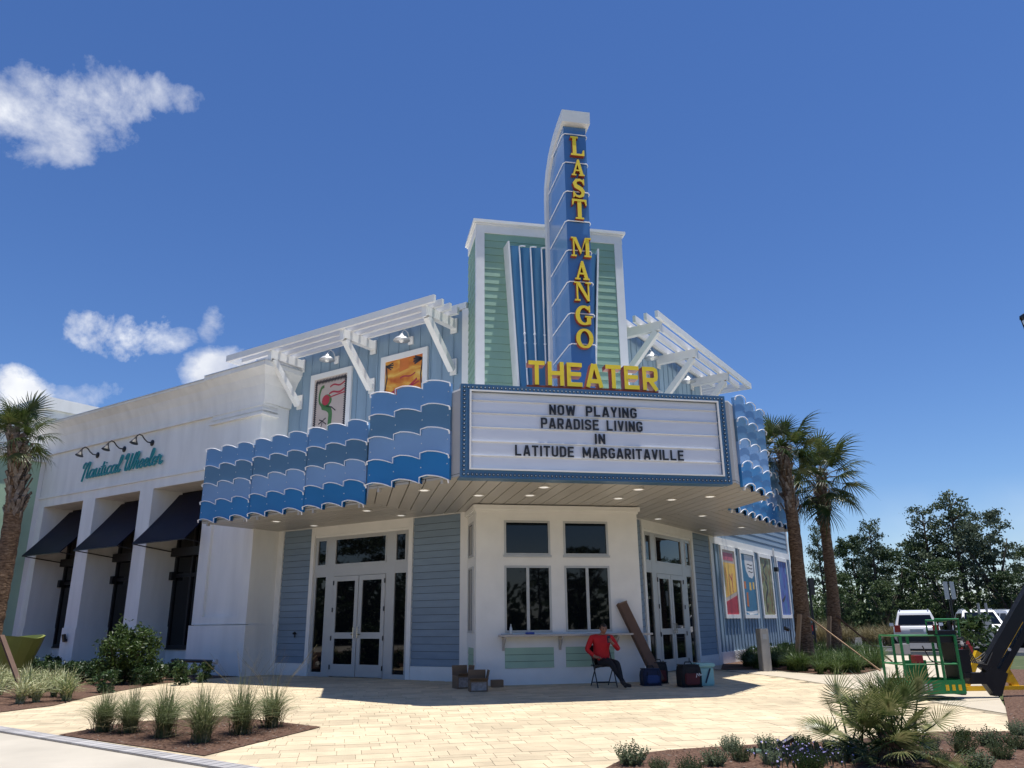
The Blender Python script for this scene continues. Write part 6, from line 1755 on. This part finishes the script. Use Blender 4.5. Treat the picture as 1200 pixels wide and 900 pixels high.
# street lamp whose lantern cuts into the right edge
Yl = 16.0
p = at_y(1207, 380, Yl); e = thing('street_lamp', 'black street lamp lantern cut by the right edge of the view', 'street lamp', (p.x + .05, p.y, 0))
cx, cy = p.x + .05, p.y
MB().lathe((cx, cy, -.05), [(.16, 0), (.15, .6), (.07, .75), (.06, p.z - .9), (.09, p.z - .85), (.05, p.z - .6)], 12).build('pole', 'black_metal', e)
for a in range(4):
    dx, dy = .17 * cos(a * pi / 2 + .78), .17 * sin(a * pi / 2 + .78)
    MB().tube([(cx + dx * .6, cy + dy * .6, p.z - .62), (cx + dx * 1.25, cy + dy * 1.25, p.z + .25)], .018, 6).build('lantern_bar', 'black_metal', e)
MB().lathe((cx, cy, p.z - .62), [(.10, 0), (.19, .55), (.19, .56)], 8).build('lantern_body', 'black_metal', e)
MB().lathe((cx, cy, p.z + .02), [(.18, 0), (.20, .1)], 8).build('lantern_glass', 'lamp_clear', e)
MB().lathe((cx, cy, p.z + .2), [(.25, 0), (.24, .06), (.05, .18), (.02, .26)], 10).build('lantern_cap', 'black_metal', e)

# ------------------------------------------------------------------ left side objects
mat('planter_green', (.22, .25, .05), .5, .12, 4.0); mat('rack_black', (.02, .02, .022), .4)
d = pix(8, 800); g_ = CAM + d * ((0 - CAM_H) / d.z)
gy = 24.6; gx = at_y(48, 770, gy).x - 1.2
e = thing('garden_sofa', 'lime green woven garden sofa with wavy back at the left edge', 'sofa', (gx, gy, 0))
def tub(u, rr, z): 
    a = 2 * pi * u
    return (gx + 1.2 * rr * cos(a), gy + .72 * rr * sin(a), z)
K = 40; m = MB(); prof = [(.74, .12), (.80, .45), (.92, .85), (1.0, None), (.95, None), (.86, .8), (.72, .42)]
v = []; f = []
for i in range(K):
    u = i / K; rim = 1.08 + .10 * abs(sin(2 * pi * u * 1.5 + .6))
    for k_, (rr, z) in enumerate(prof):
        rib = 1 + (.012 if i % 2 else 0)
        v.append(tub(u, rr * rib, rim if z is None else z))
P7 = len(prof)
for i in range(K):
    for k_ in range(P7 - 1):
        f.append((i * P7 + k_, ((i + 1) % K) * P7 + k_, ((i + 1) % K) * P7 + k_ + 1, i * P7 + k_ + 1))
m.add(v, f); m.build('shell', 'planter_green', e)
m = MB(); m.prism([tub(i / 24, .74, 0)[:2] for i in range(24)], xy, .40, .46); m.build('seat', 'leaf_hedge', e)
for i in range(4):
    q = tub(.125 + i / 4, .62, 0); MB().tube([(q[0], q[1], 0), (q[0], q[1], .42)], .035, 6).build('leg', 'planter_green', e)
# low black rack in front of the restaurant pier
a = TL((12.3, 1.65, 0)); b = TL((10.35, 1.65, 0))
e = thing('low_rack', 'low black pipe rack on thin legs against the white pier', 'rack', (a + b) / 2)
MB().tube([(a.x, a.y, .42), (b.x, b.y, .42)], .045, 8).build('pipe', 'rack_black', e)
MB().lathe((b.x, b.y, .42), [(.06, -.02), (.075, 0), (.075, .07), (.05, .09)], 10, 0, tuple((b - a).normalized())).build('end_cap', 'galvanised', e)
for i in range(6):
    q = a.lerp(b, (i + .3) / 6.2); MB().tube([(q.x, q.y, .40), (q.x - .18, q.y - .05, 0)], .012, 5).build('leg', 'rack_black', e)
# pale stone in the left bed
d = pix(167, 797); g_ = CAM + d * ((0 - CAM_H) / d.z); m = MB(); m.ball((g_.x, g_.y, .08), .17, (1.2, 1, .75), 9, 6)
for i, vtx in enumerate(m.v): m.v[i] = vtx + Vector((noise.noise(vtx * 6) * .05, noise.noise(vtx * 7 + Vector((3, 1, 2))) * .05, noise.noise(vtx * 5) * .03))
tag(m.build('pale_stone', 'white_stucco', None, org=(g_.x, g_.y, 0)), 'pale stone lying under the round shrub', 'stone')

# ------------------------------------------------------------------ things left outside the ticket bay
mat('cardboard', (.21, .135, .08), .85, .12, 4.0, .1, 30); mat('cardboard_print', (.32, .27, .24), .7, .35, 22.0); mat('bag_navy', (.012, .02, .055), .7, .2, 8.0, .2, 60); mat('bag_blue', (.02, .05, .16), .6); mat('bag_red', (.10, .012, .014), .7, .2, 8.0, .2, 60)
mat('bag_black', (.01, .01, .012), .8, .2, 8.0); mat('cooler_aqua', (.27, .53, .52), .5, .05, 4.0); mat('brown_tube', (.13, .075, .05), .8, .12, 4.0)
def open_box(x, y, w, d_, h, rot, label):
    o_ = GP(x, y, 0); e = thing('cardboard_box', label, 'box', o_, 'boxes left of the ticket bay')
    c_, s_ = cos(rot), sin(rot)
    T = lambda p: o_ + Vector((p[0] * c_ - p[1] * s_, p[0] * s_ + p[1] * c_, p[2]))
    m = MB(T); t_ = .008
    m.box(-w / 2, w / 2, -d_ / 2, d_ / 2, 0, t_); m.box(-w / 2, w / 2, -d_ / 2, -d_ / 2 + t_, t_, h); m.box(-w / 2, w / 2, d_ / 2 - t_, d_ / 2, t_, h); m.box(-w / 2, -w / 2 + t_, -d_ / 2 + t_, d_ / 2 - t_, t_, h); m.box(w / 2 - t_, w / 2, -d_ / 2 + t_, d_ / 2 - t_, t_, h)
    m.build('box_body', 'cardboard', e)
    MB(T).bar((0, d_ / 2, h), (0, d_ / 2 + .02, h + .2), w, .006, 0, (0, 1, .1)).build('flap', 'cardboard', e)
    MB(T).bar((w / 2, 0, h), (w / 2 + .04, 0, h + .2), .006, d_, 0, (0, 1, 0)).build('flap', 'cardboard', e)
    MB(T).bar((0, -d_ / 2, h), (0, -d_ / 2 - .1, h + .05), w, .006, 0, (0, 1, .1)).build('flap', 'cardboard', e)
    MB(T).box(-w * .42, w * .42, -d_ / 2 - .002, -d_ / 2 - .0005, h * .12, h * .85).build('printed_panel', 'cardboard_print', e)
    return e
open_box(2.55, 18.05, .36, .32, .27, .25, 'open cardboard box standing against the siding, the farther of two')
open_box(2.78, 17.35, .38, .32, .22, -.02, 'open cardboard box with printed side, the nearer of two')
o_ = GP(3.33, 18.1, 0); tag(MB().box(o_.x - .13, o_.x + .13, o_.y - .1, o_.y + .1, o_.z, o_.z + .15).build('small_box', 'cardboard', None, org=o_, bevel=.004), 'small closed brown box below the ticket counter', 'box')
# long brown carton leaning at the bay corner
lo_ = Vector((7.02, 17.75, 0.0)); hi_ = Vector((6.42, 18.32, 1.75))
m = MB(); m.bar(lo_ + Vector((0, 0, .05)), hi_, .20, .11, 0, (0, -1, .3)); e = thing('long_carton', 'long brown carton leaning against the ticket bay corner', 'carton', lo_)
m.build('carton', 'brown_tube', e); MB().bar(lo_ + Vector((-.115, .02, .05)), hi_ + Vector((-.115, .02, 0)), .035, .13, 0, (0, -1, .3)).build('side_channel', 'brown_tube', e)
MB().bar(hi_ - (hi_ - lo_).normalized() * .002, hi_ + (hi_ - lo_).normalized() * .03, .22, .13, 0, (0, -1, .3)).build('end_flap', 'cardboard', e)
def bag(x, y, w, d_, h, m_body, m_panel, label, cat, name):
    o_ = GP(x, y, 0); e = thing(name, label, cat, o_)
    m = MB(); v = []
    for z, k in ((0, .92), (.04, 1.0), (h * .6, 1.02), (h * .9, .93), (h, .78)):
        v += [(x - w / 2 * k, y - d_ / 2 * k, o_.z + z), (x + w / 2 * k, y - d_ / 2 * k, o_.z + z), (x + w / 2 * k, y + d_ / 2 * k, o_.z + z), (x - w / 2 * k, y + d_ / 2 * k, o_.z + z)]
    f = [(0, 1, 2, 3), (19, 18, 17, 16)]
    for i in range(4):
        for j in range(4): f.append((4 * i + j, 4 * i + (j + 1) % 4, 4 * i + 4 + (j + 1) % 4, 4 * i + 4 + j))
    m.add(v, f); m.build('body', m_body, e, bevel=.02)
    MB().box(x - w * .36, x + w * .36, y - d_ / 2 - .045, y - d_ / 2 * .96, o_.z + .05, o_.z + h * .62).build('front_pocket', m_panel, e, bevel=.02)
    MB().tube([(x - w * .2, y, o_.z + h * .97), (x - w * .15, y, o_.z + h + .05), (x + w * .15, y, o_.z + h + .05), (x + w * .2, y, o_.z + h * .97)], .013, 6).build('handle', 'bag_black', e)
    for s in (-1, 1): MB().tube([(x + s * w * .28, y - d_ * .40, o_.z + h * .93), (x + s * w * .3, y - d_ / 2 - .03, o_.z + h * .5), (x + s * w * .3, y - d_ / 2 - .02, o_.z + .05)], .011, 5).build('strap', 'bag_black', e)
    return e, o_
bag(6.72, 17.55, .42, .28, .36, 'bag_navy', 'bag_blue', 'navy cooler bag with blue pocket at the foot of the leaning carton', 'cooler bag', 'cooler_bag')
bag(7.08, 17.95, .34, .28, .46, 'bag_black', 'bag_red', 'dark red backpack behind the navy cooler bag', 'backpack', 'backpack')
e, o_ = bag(7.42, 17.05, .46, .34, .46, 'bag_black', 'bag_red', 'black and red tool backpack with white mark beside the aqua cooler', 'tool bag', 'tool_backpack')
mk = MB(); fn = lambda u, v, w: (7.50 + u * .14, w, o_.z + .20 + v * .10)
for st in ([(0, .0), (.15, .8), (.45, .3), (.5, .9)], [(.5, .9), (.75, .4), (1.0, .7)]): mk.ribbon(st, .12, fn, 17.05 - .17 - .047, 17.05 - .17 - .05)
mk.build('white_mark', 'poster_white', e)
o_ = GP(7.84, 17.25, 0); e = thing('aqua_cooler', 'pale aqua hard cooler box right of the tool backpack', 'cooler', o_)
MB().box(o_.x - .20, o_.x + .20, o_.y - .17, o_.y + .17, o_.z, o_.z + .38).build('body', 'cooler_aqua', e, bevel=.025); MB().box(o_.x - .225, o_.x + .225, o_.y - .195, o_.y + .195, o_.z + .385, o_.z + .47).build('lid', 'cooler_aqua', e, bevel=.02)
MB().bar((o_.x - .02, o_.y - .18, o_.z + .06), (o_.x + .10, o_.y - .19, o_.z + .36), .03, .012, 0, (0, 1, 0)).build('strap', 'bag_navy', e)
# on the counter
m = MB(); m.lathe((3.68, BY - .18, 1.092), [(.032, 0), (.034, .02), (.034, .12), (.028, .15), (.013, .18), (.013, .21), (.014, .212), (.014, .23)], 12)
mat('bottle_clear', (.5, .55, .58), .1); tag(m.build('water_bottle', 'bottle_clear', None, smooth=True, org=(3.68, BY - .18, 1.092)), 'clear water bottle on the left end of the ticket counter', 'bottle')
m = MB(); m.box(4.02, 4.22, BY - .25, BY - .13, 1.092, 1.14); mat('blue_plastic', (.02, .06, .35), .4); tag(m.build('blue_pack', 'blue_plastic', None, bevel=.012, org=(4.12, BY - .19, 1.092)), 'small blue pack lying on the ticket counter', 'pack')

# ------------------------------------------------------------------ the seated person
mat('skin', (.30, .155, .10), .55, .06, 8.0); mat('shirt_red', (.55, .012, .016), .8, .10, 6.0, .15, 50); mat('trouser_black', (.010, .010, .013), .85, .2, 6.0); mat('hair_black', (.008, .007, .007), .6); mat('shoe_dark', (.022, .016, .014), .6); mat('phone_black', (.008, .008, .01), .2)
PO = GP(5.62, 17.55, 0)
pe = thing('person', 'seated person in red long-sleeved shirt and black trousers looking at a phone', 'person', PO)
J, E_, Rr = [], [], []
def jn(p, r): J.append(p); Rr.append(r); return len(J) - 1
pel = jn((0, .06, .53), .155); sp1 = jn((0, .10, .70), .19); sp2 = jn((.01, .09, .86), .19); chs = jn((.02, .07, .99), .165); nk = jn((.03, .03, 1.09), .06); hd0 = jn((.04, .0, 1.15), .06)
E_ += [(pel, sp1), (sp1, sp2), (sp2, chs), (chs, nk), (nk, hd0)]
def arm(sh, el, wr, pm_):
    a = jn(sh, .075); mid = jn(tuple((Vector(sh) + Vector(el)) / 2), .065); b = jn(el, .055); c = jn(tuple((Vector(el) + Vector(wr)) / 2), .048); d_ = jn(wr, .033); h_ = jn(pm_, .034)
    E_.extend([(chs, a), (a, mid), (mid, b), (b, c), (c, d_), (d_, h_)]); return h_
hL = arm((-.21, .08, 1.02), (-.35, .03, .78), (-.22, -.14, .63), (-.165, -.20, .615))
hR = arm((.24, .06, 1.02), (.37, -.04, .77), (.15, -.26, .92), (.10, -.30, .955))
def leg(hp, kn, an, toe):
    a = jn(hp, .105); mid = jn(tuple((Vector(hp) + Vector(kn)) / 2), .092); b = jn(kn, .07); c = jn(tuple(Vector(kn).lerp(Vector(an), .4)), .062); d_ = jn(an, .045); h_ = jn(tuple(Vector(an).lerp(Vector(toe), .35) + Vector((0, 0, -.02))), .045); t_ = jn(toe, .036)
    E_.extend([(pel, a), (a, mid), (mid, b), (b, c), (c, d_), (d_, h_), (h_, t_)])
leg((-.10, .02, .50), (.04, -.40, .52), (.30, -.50, .10), (.26, -.72, .045))
leg((.11, .02, .50), (.20, -.40, .50), (.24, -.56, .11), (.36, -.78, .06))
# fingers
def finger(h, root, pts, r):
    prev = h
    for i, q in enumerate([root] + pts):
        k = jn(q, r * (1 - .12 * i)); E_.append((prev, k)); prev = k
for i in range(4):       # resting hand, relaxed on the thigh
    x = -.185 + .021 * i; L_ = (.055, .068, .064, .048)[3 - i]
    finger(hL, (x, -.225, .62), [(x + .004, -.225 - L_ * .6, .612), (x + .006, -.225 - L_, .592)], .0095)
finger(hL, (-.135, -.20, .625), [(-.112, -.222, .622), (-.105, -.245, .612)], .0105)
for i in range(4):       # hand closed round the phone
    z = .945 + .019 * i; finger(hR, (.092, -.325, z), [(.062, -.352, z + .004), (.034, -.345, z + .006)], .0095)
finger(hR, (.112, -.318, .985), [(.098, -.348, 1.0), (.078, -.36, 1.012)], .0105)
me = bpy.data.meshes.new('body'); me.from_pydata(J, E_, [])
bo2 = bpy.data.objects.new('body_rig', me); COL.objects.link(bo2)
md = bo2.modifiers.new('skin', 'SKIN'); md.use_smooth_shade = True
for i, sv in enumerate(me.skin_vertices[0].data): sv.radius = (Rr[i], Rr[i]); sv.use_root = (i == pel)
sb = bo2.modifiers.new('sub', 'SUBSURF'); sb.levels = 2; sb.render_levels = 2
dg = bpy.context.evaluated_depsgraph_get(); body_me = bpy.data.meshes.new_from_object(bo2.evaluated_get(dg)); bpy.data.objects.remove(bo2, do_unlink=True)
bm = bmesh.new(); bm.from_mesh(body_me)
# head: skull, jaw, nose, ears in the same mesh
hc = Vector((.045, -.015, 1.215))
tilt = Matrix.Rotation(.30, 3, 'X')
r = bmesh.ops.create_icosphere(bm, subdivisions=3, radius=1.0)
for v in r['verts']:
    p = v.co.copy(); q = Vector((p.x * .074, p.y * .094, p.z * .115))
    if p.z < 0: q.x *= 1 - .28 * (-p.z) ** 1.5; q.y *= 1 - .10 * (-p.z)
    if p.y < 0:
        nx = math.exp(-(q.x / .013) ** 2) * math.exp(-((q.z + .012) / .022) ** 2); q.y -= .022 * nx
        for s in (-1, 1): q.y += .007 * math.exp(-((q.x - s * .03) / .014) ** 2) * math.exp(-((q.z - .012) / .011) ** 2)
        q.y += .004 * math.exp(-(q.x / .024) ** 2) * math.exp(-((q.z + .052) / .006) ** 2)
    v.co = hc + tilt @ q
for s in (-1, 1):
    r = bmesh.ops.create_icosphere(bm, subdivisions=2, radius=1.0)
    for v in r['verts']:
        q = Vector((v.co.x * .012 + s * .076, v.co.y * .020 + .008, v.co.z * .032)); v.co = hc + tilt @ q
bm.to_mesh(body_me); bm.free()
for nm in ('skin', 'shirt_red', 'trouser_black', 'shoe_dark', 'hair_black'): body_me.materials.append(MATS[nm])
def seg_d(p, a, b):
    ab = b - a; t_ = max(0, min(1, (p - a).dot(ab) / ab.length_squared)); return (p - a - ab * t_).length
SEG = [(2, Vector(J[pel]), Vector(J[pel]) + Vector((0, 0, .02)))]
for p in body_me.polygons:
    c = p.center; p.use_smooth = True
    if c.z > 1.085 and abs(c.x - .04) < .12: mi = 0
    elif c.z < .15 and c.y < -.40: mi = 3
    elif c.z < .60 and not (c.y < -.10 and c.x < -.09 and c.z > .57): mi = 2
    else: mi = 1
    if mi == 1 and (min(seg_d(c, Vector((-.20, -.14, .63)), Vector((-.15, -.32, .60))), 9) < .06): mi = 0
    if mi in (1, 0) and seg_d(c, Vector((.15, -.26, .92)), Vector((.05, -.36, .99))) < .065: mi = 0
    p.material_index = mi
bd = bpy.data.objects.new('body', body_me); COL.objects.link(bd); bd.parent = pe; ORG[bd.name] = PO
hm = MB(); ring = 9
vv = []; ff = []
bmh = bmesh.new(); r = bmesh.ops.create_icosphere(bmh, subdivisions=3, radius=1.0)
for v in r['verts']:
    p = v.co.copy(); q = Vector((p.x * .081, p.y * .101 + .006, p.z * .122 + .004)); v.co = hc + tilt @ q
    v.co += Vector((noise.noise(p * 6) * .004,) * 3)
bmesh.ops.delete(bmh, geom=[v for v in bmh.verts if (lambda q: q.z < -.025 + .0 or (q.y < -.045 and q.z < .062))(tilt.inverted() @ (v.co - hc))], context='VERTS')
hme = bpy.data.meshes.new('hair'); bmh.to_mesh(hme); bmh.free(); hme.materials.append(MATS['hair_black'])
for p in hme.polygons: p.use_smooth = True
ho = bpy.data.objects.new('hair', hme); COL.objects.link(ho); ho.parent = pe
for s in (-1, 1):
    q = hc + tilt @ Vector((s * .030, -.083, .012)); b_ = MB(); b_.ball(PO + q, .010, (1.3, .7, .7), 8, 6); b_.build('eye', 'hair_black', pe)
    q0 = hc + tilt @ Vector((s * .018, -.092, .033)); q1 = hc + tilt @ Vector((s * .046, -.080, .034)); b_ = MB(); b_.tube([tuple(PO + q0), tuple(PO + q1)], .005, 5); b_.build('eyebrow', 'hair_black', pe)
# phone
ph = MB(); c_ = PO + Vector((.055, -.338, 1.0)); ph.bar(c_ + Vector((0, 0, -.075)), c_ + Vector((0, .02, .075)), .072, .009, 0, (0, 1, 0)); tag(ph.build('phone', 'phone_black', None, org=c_), 'black phone held up in front of the seated person', 'phone')
# folding chair
fc = thing('folding_chair', 'black metal folding chair under the seated person', 'chair', PO)
def TP(p): return PO + Vector(p)
MB(TP).box(-.22, .22, -.20, .24, .425, .455).build('seat', 'black_metal', fc, bevel=.012)
MB(TP).box(-.20, .20, .27, .30, .62, .86).build('backrest', 'black_metal', fc, bevel=.012)
for s in (-.22, .22):
    MB(TP).tube([(s, -.28, .0), (s, -.02, .44), (s, .27, .90)], .013, 6).build('leg', 'black_metal', fc); MB(TP).tube([(s * .92, .30, .0), (s * .92, -.12, .44)], .013, 6).build('leg', 'black_metal', fc)
MB(TP).tube([(-.22, -.22, .10), (.22, -.22, .10)], .011, 6).build('stretcher', 'black_metal', fc); MB(TP).tube([(-.2, .25, .08), (.2, .25, .08)], .011, 6).build('stretcher', 'black_metal', fc)
